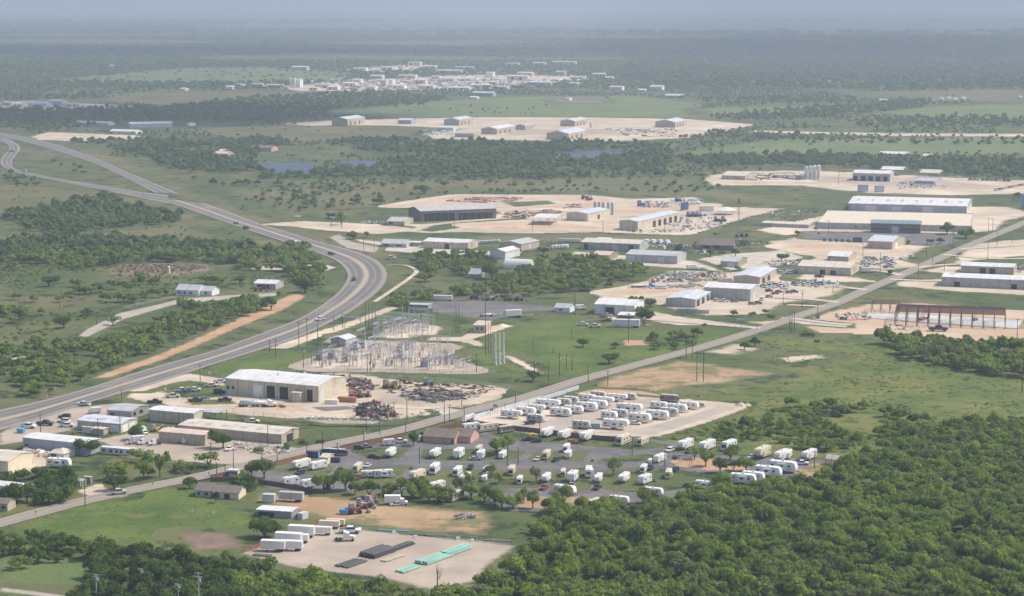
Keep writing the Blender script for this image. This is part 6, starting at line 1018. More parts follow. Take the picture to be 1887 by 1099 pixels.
for x, y, tp in ((1506.6, 584, 557), (1478, 566, 535), (1443, 561, 537), (1535, 541, 525), (1084, 706, 674), (1120, 712, 684), (1158, 632, 578), (1395, 609, 600), (551, 642, 593), (559, 679, 640), (566, 642, 586.5), (586, 644, 590), (615, 610, 584), (631, 605, 578), (497, 652, 627), (508, 659, 625), (677, 686, 652), (683, 686, 652), (689, 679, 664), (574.5, 673, 655), (589, 674, 655), (1290, 0, 0),
        (878, 687.6, 652), (982.6, 648, 627), (1011, 702, 667), (985, 686, 665.5), (1031, 695, 652), (1044, 684, 655), (1054, 684, 655.7), (1019, 652, 643), (1053, 627, 608), (851, 750, 713), (950, 744, 721), (675, 794, 754), (726, 772.5, 742), (750, 777, 734), (748, 802, 776), (670.7, 819.5, 793), (818.8, 781, 740), (828.6, 778, 746), (855.5, 781, 747), (931, 757, 744), (773, 855.5, 825), (935, 859, 826), (955, 858, 824),
        (369, 704.6, 672), (389, 861, 816), (399.5, 878, 855), (415, 875, 857), (430.5, 870.6, 831), (482.5, 854, 831), (511, 853, 822.6), (494, 825, 785), (540, 814, 789), (595, 832, 796), (565.5, 844, 822.6), (622, 852, 817), (75, 798, 760), (224.5, 748, 717), (181, 808, 771), (221.7, 799, 768), (60, 855, 832), (231.5, 873.5, 843), (157, 935, 900), (1500.7, 865, 833), (1225.3, 861, 819.6), (1165, 839.6, 805.8), (994.6, 815.6, 776), (732.6, 920, 893.6), (1874, 630, 588),
        (1756, 460, 428), (1821.5, 428, 402), (1829, 427, 402), (1590, 473, 445), (1622, 502, 466), (1692, 511, 486), (1718.6, 491.6, 471), (1740, 499.5, 478), (1707, 478, 444), (1766, 478, 463), (1837, 455, 428), (1820, 481, 447), (1865, 449, 428), (1526.5, 431, 407), (1545.5, 341, 317.5), (837.6, 424.6, 399), (981, 426, 406), (1017, 467.6, 440), (768, 492, 467), (1059.5, 583, 521.6), (807, 588, 571), (630, 422, 400), (541, 461, 444), (670, 462, 439), (689.6, 462, 439), (611, 420, 402), (454.5, 490, 461), (330.5, 627, 583), (339, 624, 584), (322.6, 643, 625), (1111, 428, 408), (1225, 430, 411), (178, 600, 580), (110, 570, 545), (263, 362, 350), (1290, 404, 390), (700, 800, 776), (480, 740, 727)):
    if y: pole(x, y, tp, random.choice(['pole', 'pole', 'polex', 'pole0']), 'dark wooden utility pole at '+near_of(x, y))
for x, y, tp in ((840.6, 615, 562), (846, 615, 562), (895, 655, 503), (900, 652, 600), (904.5, 652, 600), (673.6, 607, 558), (680, 606, 560), (686, 606, 561), (691.5, 606, 562), (1455, 615, 570), (1459, 615, 571), (1463.5, 614, 570), (1883, 725, 657)):
    pole(x, y, tp, 'pole0', 'tall bare pole of the transmission line at '+near_of(x, y))
pole(1290, 704, 647, 'hframe', 'twin poles with a brace on the orange field'); pole(1270, 662, 616, 'hframe', 'twin poles behind the ones on the orange field')
for x, y, tp, de in ((913, 673, 616, 'left'), (920.5, 671.6, 614.6, 'middle'), (928, 669.7, 614, 'right')): pole(x, y, tp, 'monopole', de+' one of three white steel monopoles')
for x, y, tp, de in ((260.7, 1090, 1047, 'left grey pole rising from the bottom wood'), (328.6, 1110, 1076, 'middle grey pole at the bottom edge'), (367, 1128, 1054.6, 'right grey pole with transformer at the bottom edge'), (178, 1105, 1058, 'grey pole hidden in the bottom wood')): pole(x, y, tp, 'gpole', de)
for x, y, tp, de in ((702, 920, 876, 'pale lamp pole beside the park tree line'), (701, 808.5, 779, 'lamp pole beside the brown fence'), (1214, 883, 857, 'pale lamp beside the dark ended motorhome')): pole(x, y, tp, 'lamp', de)
# ------------------------------------------------------------ substation
st = C('steel')
def gantry(w_, h, n=2):
    m = []; cols = MB()
    for i in range(n): x = -w_/2+w_*i/(n-1); m.append(('column', MB().cyl((x-.5, 0, 0), (x, 0, h), .16, .1, 6).cyl((x+.5, 0, 0), (x, 0, h), .16, .1, 6).mesh('column', st), None))
    b = MB(); k = -w_/2; z = h-1.2
    for dy in (-.35, .35):
        for dz in (0, .7): b.box(-w_/2, w_/2, dy-.06, dy+.06, z+dz, z+dz+.12)
    while k < w_/2-.9: b.cyl((k, -.35, z), (k+.9, -.35, z+.75), .05, n=4).cyl((k+.9, .35, z), (k, .35, z+.75), .05, n=4); k += .9
    m.append(('lattice_beam', b.mesh('lattice_beam', st), None)); x = -w_/2+1
    while x < w_/2: m.append(('insulator', MB().cyl((x, 0, z-1.3), (x, 0, z), .13, n=6).mesh('insulator', C('dgrey')), n)); x += 2
    m.append(('lightning_rod', MB().cyl((-w_/2, 0, h), (-w_/2, 0, h+3.5), .08, .03, 5).mesh('lightning_rod', st), None)); return m
KIND['gantry'] = gantry(10, 10); KIND['gantry3'] = gantry(18, 9, 3); KIND['gantry_s'] = gantry(7, 6.5)
p = [('post', MB().cyl((0, -1.8, 0), (0, -1.8, 3.2), .13, n=6).mesh('post', st), None), ('post', MB().cyl((0, 1.8, 0), (0, 1.8, 3.2), .13, n=6).mesh('post', st), None), ('beam', MB().box(-.12, .12, -2.2, 2.2, 3.2, 3.4).mesh('beam', st), None)]
for y in (-1.6, 0, 1.6): p.append(('insulator', MB().cyl((0, y, 3.4), (0, y, 4.9), .16, .12, 7).mesh('insulator', C('dgrey')), 2))
p.append(('bus_bar', MB().cyl((0, -2.2, 4.95), (0, 2.2, 4.95), .09, n=6).mesh('bus_bar', C('silver')), 2)); KIND['bus_support'] = p
p = [('tank', MB().box(-1.9, 1.9, -1.2, 1.2, .5, 3.2, .1, .1).mesh('tank', C('steel')), None), ('plinth', MB().box(-2.3, 2.3, -1.6, 1.6, 0, .5).mesh('plinth', C('conc')), None), ('conservator', MB().cyl((-1.6, .6, 3.9), (1.2, .6, 3.9), .4, n=10).mesh('conservator', C('steel')), 0)]
for s_ in (-1, 1): p.append(('radiator', MB().box(-1.5, 1.5, min(s_*1.25, s_*1.8), max(s_*1.25, s_*1.8), .8, 2.9).mesh('radiator', C('dgrey')), 0))
for x in (-1.2, 0, 1.2): p.append(('bushing', MB().cyl((x, -.5, 3.2), (x, -.7, 4.9), .2, .08, 7).mesh('bushing', C('brown')), 0))
KIND['transformer'] = p
KIND['mast'] = [('shaft', MB().cyl((0, 0, 0), (0, 0, 14), .2, .05, 7).mesh('shaft', st), None)]
p = [('cabinet', MB().box(-.6, .6, -.5, .5, .3, 1.9).mesh('cabinet', C('grey')), None)]
for x in (-.7, 0, .7): p.append(('pole_unit', MB().cyl((x, 0, 1.9), (x, -.5*(x != 0), 3.9), .15, .12, 7).mesh('pole_unit', C('dgrey')), 0))
KIND['breaker'] = p
def sub(kind, name, lab, cat, x, y, ang, s=1): at(kind, name, lab, cat, x, y, ang, s, 'substation equipment')
rs = random.Random(9)
def yard(x): return 'left' if x < 660 else 'middle' if x < 740 else 'right'
for x, y, k, s in ((650, 616, 'gantry', 1), (665, 640, 'gantry', 1), (700, 640, 'gantry_s', 1), (720, 612, 'gantry3', 1), (745, 606, 'gantry3', 1), (770, 603, 'gantry', 1.1), (735, 630, 'gantry_s', 1), (765, 640, 'gantry_s', 1), (800, 640, 'gantry_s', 1), (690, 660, 'gantry_s', 1), (730, 664, 'gantry_s', 1), (600, 664, 'gantry_s', .9), (625, 668, 'gantry_s', .9), (830, 676, 'gantry_s', .9), (805, 674, 'gantry_s', .9), (770, 668, 'gantry_s', .9), (850, 680, 'gantry_s', .8), (710, 618, 'gantry', .9), (733, 616, 'gantry', .9), (757, 612, 'gantry', 1), (785, 608, 'gantry', .9), (685, 648, 'gantry', .8), (750, 652, 'gantry_s', 1), (712, 672, 'gantry_s', 1), (655, 662, 'gantry_s', 1), (640, 676, 'gantry_s', .9), (790, 655, 'gantry_s', .9), (778, 630, 'gantry', .7), (815, 636, 'gantry_s', .8)):
    sub(k, 'gantry', f'grey lattice gantry in the {yard(x)} part of the substation', 'gantry', x, y, U+rs.choice([0, 0, 90]), s)
for i in range(105):
    x = rs.uniform(592, 866); y = rs.choice([646, 651, 656, 661, 666, 671, 676, 680])+rs.uniform(-1.5, 1.5)+(x-720)*.02
    if x > 785 and y < 662 or x < 630 and y < 655: continue
    k = rs.choice(['bus_support', 'bus_support', 'bus_support', 'breaker']); sub(k, k, f"{'grey three-post bus support' if k == 'bus_support' else 'small grey circuit breaker'} in the {yard(x)} part of the substation", 'switchgear', x, y, U+rs.choice([0, 90]), rs.uniform(.9, 1.25))
for i in range(40):
    x = rs.uniform(690, 800); y = 603+rs.uniform(0, 16)+(745-x)*.03; sub('bus_support', 'bus_support', 'grey bus support in the back yard of the substation', 'switchgear', x, y, U+rs.choice([0, 90]), rs.uniform(1, 1.4))
for x, y, de in ((638, 668, 'wide grey transformer at the front of the substation'), (655, 646, 'grey transformer beside the control house'), (590, 664, 'grey transformer at the left substation corner'), (614, 662, 'grey transformer beside the left corner one'), (783, 677, 'grey transformer with a white cabinet'), (738, 650, 'grey transformer in the substation centre'), (668, 642, 'small transformer right of the control house')):
    sub('transformer', 'power_transformer', de, 'transformer', x, y, U, 1)
for x, y in ((673, 640), (700, 646), (720, 655), (779, 620), (829, 640), (758, 672), (764, 600), (790, 606), (710, 606), (735, 640), (808, 668), (692, 670), (645, 676), (742, 603)): sub('mast', 'lightning_mast', f'thin grey lightning mast in the {yard(x)} part of the substation', 'mast', x, y, 0, rs.uniform(.7, 1.05))
# ------------------------------------------------------------ small things
def playset():
    g = G(1262, 857); t = thing('play_frame', 'rusty swing frame on the orange playground', 'playground', (g.x, g.y, gz(g.x, g.y)), R(-30))
    for x in (-2.5, 2.5):
        for y in (-1.2, 1.2): obj('leg', MB().cyl((x, y, 0), (x, 0, 3.4), .09).mesh('leg', C('rust')), t)
    obj('crossbar', MB().cyl((-2.5, 0, 3.4), (2.5, 0, 3.4), .1).mesh('crossbar', C('rust')), t)
    for x in (-1, 1): obj('swing', MB().box(x-.3, x+.3, -.15, .15, .6, .68).box(x-.28, x-.25, -.02, .02, .68, 3.35).box(x+.25, x+.28, -.02, .02, .68, 3.35).mesh('swing', C('dgrey')), t)
playset()
def sign(x, y, lab, w_=2.4, h=3, col='white'):
    g = G(x, y); t = thing('sign_board', lab, 'sign', (g.x, g.y, gz(g.x, g.y)), R(-12)); obj('panel', MB().box(-w_/2, w_/2, -.06, .06, h-1.2, h).mesh('panel', C(col)), t)
    for s_ in (-1, 1): obj('post', MB().box(s_*w_*.4-.06, s_*w_*.4+.06, .065, .17, 0, h-.1).mesh('post', C('dgrey')), t)
sign(548, 411, 'white board on posts beside the mill lane', 6, 6); sign(906, 766, 'left sign board beside the street lot entrance', 1.4, 3, 'dgrey'); sign(913, 763, 'middle sign board beside the street lot entrance', 2, 4, 'dgrey'); sign(1365, 594, 'small white sign on the grass by the street', 5, 2.2); sign(1135.4, 849, 'square white panel trailer on the upper park island', 3.2, 3.4)
def tarp():
    g = G(982, 812); t = thing('covered_load', 'orange tarp covered load on the upper park lane', 'trailer', (g.x, g.y, gz(g.x, g.y)), R(12)); p = []; wheels(p, [-.4, .6], .9, .4)
    obj('tarp', MB().prism([(-1.9, 1.0), (1.9, 1.0), (1.7, 2.2), (.4, 2.7), (-1.6, 2.5)], -1.1, 1.1).mesh('tarp', C('yellow')), t); obj('deck', MB().box(-2.6, 2.4, -1.1, 1.1, .7, .996).mesh('deck', C('black')), t)
    for n_, me, _ in p: obj(n_, me, t)
tarp()
def bin_(x, y, col, lab, s=1):
    g = G(x, y); t = thing('waste_skip', lab, 'bin', (g.x, g.y, gz(g.x, g.y)), R(-20), sc=s); obj('body', MB().add([(-1.2, -.8, 0), (1.2, -.8, 0), (1.2, .8, 0), (-1.2, .8, 0), (-1.5, -.9, 1.5), (1.5, -.9, 1.5), (1.5, .9, 1.9), (-1.5, .9, 1.9)], [(0, 1, 5, 4), (1, 2, 6, 5), (2, 3, 7, 6), (3, 0, 4, 7), (3, 2, 1, 0)]).mesh('body', C(col)), t); obj('lid', MB().add([(-1.55, -.95, 1.52), (1.55, -.95, 1.52), (1.55, .95, 1.93), (-1.55, .95, 1.93), (-1.55, -.95, 1.6), (1.55, -.95, 1.6), (1.55, .95, 2.0), (-1.55, .95, 2.0)], [(4, 5, 6, 7), (0, 1, 5, 4), (1, 2, 6, 5), (2, 3, 7, 6), (3, 0, 4, 7), (3, 2, 1, 0)]).mesh('lid', C('black' if col != 'skyb' else col)), t)
bin_(39, 799, 'skyb', 'bright blue bin beside the left highway lot', 1.1); bin_(635, 949, 'skyb', 'bright blue skip on the brown dirt patch', 1.1); bin_(1507, 588, 'teal', 'small teal toilet-like bin beside the street', .9); bin_(1244, 848, 'black', 'dark skip on the playground edge', .7)
for i, (x, y, de) in enumerate(((480, 1022, 0), (663, 978.5, 'first white marker block behind the pipe yard'), (726, 985, 'white marker block below the green pipe'), (765, 993, 'white marker block below the dark pipe'), (844, 996, 'white slab left of the yard corner'), (870, 1000, 'white slab near the yard corner'))):
    if de: g = G(x, y); t = thing('concrete_block', de, 'block', (g.x, g.y, gz(g.x, g.y)), .3, me=MB().box(-.7, .7, -.4, .4, 0, .9, .1, .08).mesh('block', C('white')))
g = G(1365, 749); thing('gravel_heap', 'pale gravel heap at the tip of the trailer lot', 'heap', (g.x, g.y, gz(g.x, g.y)), me=MB().cyl((0, 0, -.1), (0, 0, 1.6), 3.2, .5, 9).cyl((3, 1, -.1), (3, 1, 1.1), 2.2, .3, 8).mesh('heap', C('tan')))
g = G(925, 602); thing('gravel_heap', 'pale gravel heap beside the tan brick hut', 'heap', (g.x, g.y, gz(g.x, g.y)), me=MB().cyl((0, 0, -.1), (0, 0, 1.4), 4, .5, 9).mesh('heap', C('cream')))
for x, y, de in ((101, 722, 'white highway marker board above the verge bend'), (86, 736, 'white highway marker board lower on the left verge'), (386, 694, 'small white post on the shop lawn'), (305, 724, 'small white post before the shop lawn'), (489, 606, 'white sign on the highway outer verge'), (399, 391, 'white post beside the upper highway'), (500, 392, 'slim white sign on the olive pasture'), (524, 405, 'white cabinet-like sign above the mill lane'), (724, 528, 'white post inside the highway bend'), (1204, 725, 'white post on the orange field edge'), (354, 951, 'white post on the meadow'), (393, 955, 'second white post on the meadow')): sign(x, y, de, .9, 2.2)
for x, y, de in ((66, 951, 'dark mailbox by the lower street'), (281, 897, 'dark mailbox by the street above the meadow'), (385, 880, 'dark mailbox before the short plank fence')):
    g = G(x, y); t = thing('mailbox', de, 'mailbox', (g.x, g.y, gz(g.x, g.y)), .3); obj('box', MB().prism([(-.25, 1.1), (.25, 1.1), (.25, 1.45), (.1, 1.6), (-.1, 1.6), (-.25, 1.45)], -.4, .4).mesh('box', C('dgrey')), t); obj('post', MB().box(-.07, .07, -.07, .07, 0, 1.096).mesh('post', C('dwood')), t)
# ------------------------------------------------------------ single trees
def T(kind, x, y, wpx, lab, hs=1.1, name=None):
    s = wpx/2*mpp(y)*1.12; g = G(x, y); hs = hs*(1.22 if y > 780 and kind in 'oma' else 1.05); n_ = {'o': 'oak_tree', 'm': 'mesquite_tree', 'a': 'mesquite_tree', 'b': 'bush', 'p': 'palm_tree', 'd': 'dead_tree'}[kind]
    k = {'o': f'oak{int(x) % NV}', 'm': f'mesq{int(x) % NV}', 'a': f'airy{int(x) % 3}', 'b': f'bush{int(x) % 3}', 'p': 'palm', 'd': 'dead'}[kind]
    if kind in 'pd': s = wpx; hs = 1
    inst(k, n_, lab, 'bush' if kind == 'b' else 'tree', (g.x, g.y, gz(g.x, g.y)-.05), random.uniform(0, 6.28), 'single trees and bushes', (s, s, s*hs))
for kd, x, y, w_, lab, hs in (
    ('o', 411, 827, 38, 'dark round tree at the end of the pinkish warehouse', 1.1), ('o', 165, 838, 42, 'dark round tree before the blue warehouse', 1.0), ('o', 247, 812, 33, 'round green tree beside the beige workshop', .95), ('b', 239, 838, 22, 'bush at the end of the manufactured home', 1), ('b', 134, 801, 9, 'bush left of the white and orange shed', 1),
    ('a', 295, 880, 34, 'upright tree beside the lower left street', 1.8), ('a', 265, 885, 28, 'narrow tree left of the upright one', 1.7), ('o', 210, 905, 44, 'broad dark tree beside the carport', .9), ('o', 350, 902, 30, 'low dark tree on the lawn beside the brown house', .8), ('o', 376, 914, 14, 'small dark tree before the brown house', 1.2), ('a', 384, 862, 40, 'thin pale tree above the street junction', .9), ('a', 352, 872, 22, 'bare branched small tree', 1.1),
    ('o', 75, 880, 34, 'dark tree right of the cream workshop', .9), ('o', 130, 915, 50, 'broad dark tree left of the carport', .9), ('o', 105, 930, 50, 'big dark tree behind the cottage', .9), ('o', 50, 925, 40, 'dark tree between the cottage and long roof', .9), ('o', 15, 895, 34, 'dark tree at the far left roof', .9),
    ('m', 487, 882, 42, 'bright spreading tree beside the brown fence', 1), ('m', 463, 878, 36, 'bright tree left of the spreading one', .9), ('o', 398, 928, 16, 'small dark tree between the two brown roofed houses', 1.4), ('o', 456, 908, 26, 'dark tree behind the right brown roofed house', 1.1), ('o', 470, 900, 22, 'dark tree at the lower park fence', 1.1), ('b', 448, 893, 24, 'bush row start at the park corner', .8), ('m', 597, 905, 44, 'large bright tree in the lower left park', 1), ('m', 637, 906, 42, 'tall bright tree right of the large one', 1.15), ('o', 680, 918, 40, 'dark tree in front of the end to end trailers', .9), ('m', 720, 912, 34, 'bright tree beside the pale lamp pole', .9), ('m', 760, 922, 40, 'bright tree right of the pale lamp pole', .9), ('m', 790, 926, 40, 'bright tree left of the hidden white trailer', .9),
    ('m', 826, 925, 36, 'bright tree before the brown and cream motorhome', 1), ('m', 868, 920, 40, 'bright tree over the dark park lane', .9), ('m', 867, 893, 22, 'small tree left of a dark pickup', 1.2), ('a', 912, 935, 26, 'slim tree at the lower park edge', 1.7), ('m', 945, 940, 34, 'tree left of the peach dirt', 1.1), ('m', 982, 938, 30, 'tree at the peach dirt edge', 1.3), ('m', 1040, 930, 34, 'bright tree in front of the long trailer', 1.1), ('m', 1010, 950, 40, 'tree below the peach dirt', .9), ('a', 988, 889, 26, 'airy tree between two middle islands', 1.3),
    ('m', 915, 838, 36, 'bright double tree behind the plain white trailer', 1.2), ('m', 935, 832, 30, 'right half of the bright double tree', 1.1), ('o', 762, 823, 26, 'tree beside the pink office left end', 1.3), ('o', 778, 812, 16, 'small tree behind the silvery trailer', 1.2), ('a', 1130, 877, 30, 'airy shade tree on the middle island', 1.1), ('m', 1300, 861, 34, 'bent tree on the orange playground', 1.1), ('a', 1280, 848, 24, 'tree hanging over the playground edge', 1.0), ('o', 1327, 873, 28, 'leaning dark tree right of the playground', 1.1), ('m', 1345, 850, 36, 'bright tree before the white motorhome', .9), ('m', 1375, 871, 34, 'dark green tree between two park lanes', .9), ('m', 1352, 869, 24, 'small tree between two park lanes', .9),
    ('m', 1125, 950, 34, 'tree at the lowest park lane end', 1.1), ('m', 1195, 930, 40, 'tree overhanging the cream roofed trailer', .9), ('m', 1325, 905, 40, 'tree overhanging the small hidden trailer', .9), ('m', 1545, 862, 24, 'bush-like tree at the tan canopy', .9),
    ('o', 487, 993, 60, 'big dark bush left of the pipe yard', .7), ('b', 553, 955, 14, 'bush at the end of the metal shed', 1.4), ('b', 527, 829, 16, 'bush beside the long tan warehouse end', 1.3), ('b', 560, 820, 17, 'right bush beyond the long tan warehouse', 1.1), ('b', 586, 818, 17, 'dark bush near the street turn', 1), ('b', 480, 835, 20, 'bush below the long tan warehouse', 1),
    ('o', 982, 704, 34, 'dark tree beside the street at the lawn corner', .8), ('o', 1074, 640, 27, 'dark round tree on the open lawn', .85), ('o', 1122, 671, 36, 'larger dark tree beside the street lawn', .8), ('o', 1133, 642, 18, 'small dark tree right of the round one', .8), ('b', 1098, 712, 7, 'tiny dark bush at the white wall end', 1), ('o', 1187, 598, 34, 'dense tree beside the white shed', 1.1), ('b', 1298, 601, 9, 'small round bush by the gravel drive', 1), ('o', 1391, 640, 22, 'tree beside the street with a bare patch', 1.1), ('o', 1372, 645, 22, 'low tree over the bare patch', .9), ('b', 1419, 586, 14, 'round bush at the street verge', 1), ('b', 1490, 620, 26, 'dark bush row before the building site', .8), ('b', 1507, 632, 12, 'lone bush below the building site', .9),
    ('o', 651, 442, 22, 'round dark tree at the mill lane fork', 1), ('m', 676, 438, 14, 'leaning small tree at the mill lane fork', 1.1), ('m', 629, 415, 20, 'lone tree at the mill lane corner', 1.6), ('o', 612, 403, 20, 'dark tree behind parked pickups', .8), ('b', 568, 375, 26, 'dark bush clump on the far pasture', .6), ('b', 561, 362, 20, 'small bush clump above the other', .6), ('o', 701, 377, 24, 'dark tree alone on the olive pasture', .7), ('o', 782, 358, 34, 'broad dark tree above the mill', .6), ('b', 858, 541, 44, 'broad bright bush clump in the rough field', .7), ('m', 845, 545, 32, 'bright tree left of the broad clump', .8), ('m', 882, 543, 28, 'bright tree right of the broad clump', .8), ('b', 800, 541, 36, 'wide low bush left of the bright trees', .5), ('o', 907, 515, 40, 'dark tree over the weathered house', .9), ('m', 860, 508, 26, 'tree left of the weathered house', .9), ('m', 790, 510, 40, 'tree at the highway curve inside', .9), ('m', 783, 520, 30, 'smaller tree below the curve one', .9), ('o', 1002, 470, 24, 'tree right of the tan gabled warehouse', .9),
    ('o', 1310, 472, 15, 'round tree left before the lodge', 1), ('o', 1332, 472, 13, 'round tree middle before the lodge', 1), ('o', 1355, 473, 19, 'round tree right before the lodge', 1), ('o', 1440, 482, 24, 'dark tree on the pale lot', .9), ('o', 1249, 465, 18, 'dark tree beside the grey workshops', 1.1), ('m', 1360, 500, 18, 'yellow green bush at the gravel yard', .7), ('m', 1372, 453, 22, 'bush beside the drilling mast', .7), ('o', 1745, 432, 28, 'dark tree before the flat factory', 1), ('o', 1779, 440, 30, 'large dark tree at the factory corner', .9), ('o', 1720, 426, 16, 'small dark tree before the flat factory', .8), ('o', 1716, 450, 15, 'left twin tree in the factory car park', .9), ('o', 1733, 450, 17, 'right twin tree in the factory car park', .9), ('b', 1674, 449, 10, 'small tree right of the gravel corner building', 1.2), ('o', 1471, 435, 14, 'dark tree left of the factory car park', .9), ('o', 1639, 507, 13, 'round tree at the street junction', 1), ('b', 1503, 423, 8, 'bush at the factory left corner', 1), ('o', 1877, 366, 18, 'dark tree at the far right yard', .8), ('b', 1510, 432, 6, 'tiny tree in the factory car park', 1.2),
    ('o', 306, 546, 14, 'small dark tree left of the ranch house', 1.3), ('o', 442, 523, 26, 'round dark tree between ranch and barn', .8), ('o', 278, 524, 16, 'round bush above the ranch drive', .8), ('o', 157, 543, 28, 'round tree on the open pasture', .7), ('o', 90, 528, 34, 'big tree on the upper left pasture', .9), ('o', 161, 583, 22, 'round tree beside the curved drive', .9), ('a', 340, 580, 26, 'tall airy tree below the ranch house', 1.8), ('o', 500, 572, 34, 'broad tree above the orange bank', .9), ('o', 562, 540, 44, 'large dark tree beside the highway curve', .9), ('o', 580, 510, 30, 'dark tree above the large curve one', 1), ('a', 208, 600, 26, 'airy tree beside the curved drive', 1), ('o', 118, 605, 40, 'double dark tree on the left pasture', .8), ('o', 55, 712, 40, 'sprawling grey green tree above the highway', .7), ('o', 93, 722, 11, 'tiny dark tree above the highway', 1.1), ('b', 70, 725, 22, 'bush left of the tiny tree', .8), ('m', 118, 712, 22, 'bush right of the tiny tree', .9), ('o', 148, 702, 30, 'dark tree at the left end of the orange bank', .9),
    ('b', 150, 400, 16, 'x', .8)):
    if lab != 'x': T(kd, x, y, w_, lab, hs)
for kd, x, y, w_, lab in (('m', 655, 912, 26, 'small tree left of the dark one by the fence'), ('m', 740, 915, 34, 'tree between two lamp pole trees'), ('m', 775, 918, 38, 'bushy tree hiding a small white trailer'), ('m', 808, 925, 34, 'bushy tree over the tangled trailer'), ('m', 848, 912, 30, 'tree right of the brown and cream motorhome'), ('m', 893, 928, 34, 'tree on the park bottom verge'), ('m', 925, 938, 30, 'slender tree at the park bottom verge'), ('a', 965, 928, 24, 'thin airy tree above the peach dirt'), ('m', 1025, 942, 34, 'tree between peach dirt and the wood'), ('m', 1070, 948, 32, 'tree at the wood tip below the park'), ('a', 470, 905, 18, 'small airy tree behind the lower park fence'), ('m', 920, 893, 20, 'small tree on the lower island'), ('a', 905, 882, 24, 'airy tree beside the cream camper'), ('b', 757, 866, 7, 'dark shrub on the second island'), ('b', 663, 868, 7, 'dark shrub beside the tan motorhome'), ('b', 1093, 852, 7, 'dark shrub at the upper island end'), ('b', 1207, 890, 7, 'shrub on the right lower island')): T(kd, x, y, w_, lab, 1.15)
for i, (x, y) in enumerate(((862, 478), (868, 481), (873, 476), (880, 480), (885, 474), (891, 479), (897, 484), (835, 480), (846, 484), (905, 486))): T('p', x, y+9, 1.25, 'slim palm in the row behind the palm grove', 1)
T('d', 806, 1084, 1.15, 'bare dead tree standing below the green pipes')
for i, (x, y) in enumerate(((32, 345), (48, 345), (66, 343), (27, 333))): T('o', x, y, 16, 'dark tree in the small cluster below the slip road', .8)
# ------------------------------------------------------------ woods
FIELDS = [gpoly(PP(t)) for t in ('60,150 200,140 330,127 480,125 640,135 640,150 460,152 180,152', '180,178 300,168 560,168 760,176 820,172 700,178 500,182 300,198', '600,205 800,188 960,178 1180,178 1290,192 1300,215 1100,222 820,222 700,216', '1620,207 1730,196 1950,192 1950,220 1760,222', '1300,200 1420,196 1595,194 1590,202 1450,207 1310,212', '1240,285 1420,258 1950,252 1950,285 1600,285 1400,290', '350,236 700,230 860,238 1000,258 700,256 420,256', '1600,170 1887,165 1887,186 1700,188', '1320,152 1480,147 1700,146 1700,151 1400,158', '470,270 640,272 640,300 580,298 470,300', '560,370 720,340 1290,325 1300,350 1100,352 900,352 740,372')]
def clean(P):
    k = np.ones(len(P), bool)
    for f_ in FIELDS: k &= ~inpoly(P, f_)
    k |= rng.random(len(P)) < .06
    return P[k]
NEAR = []
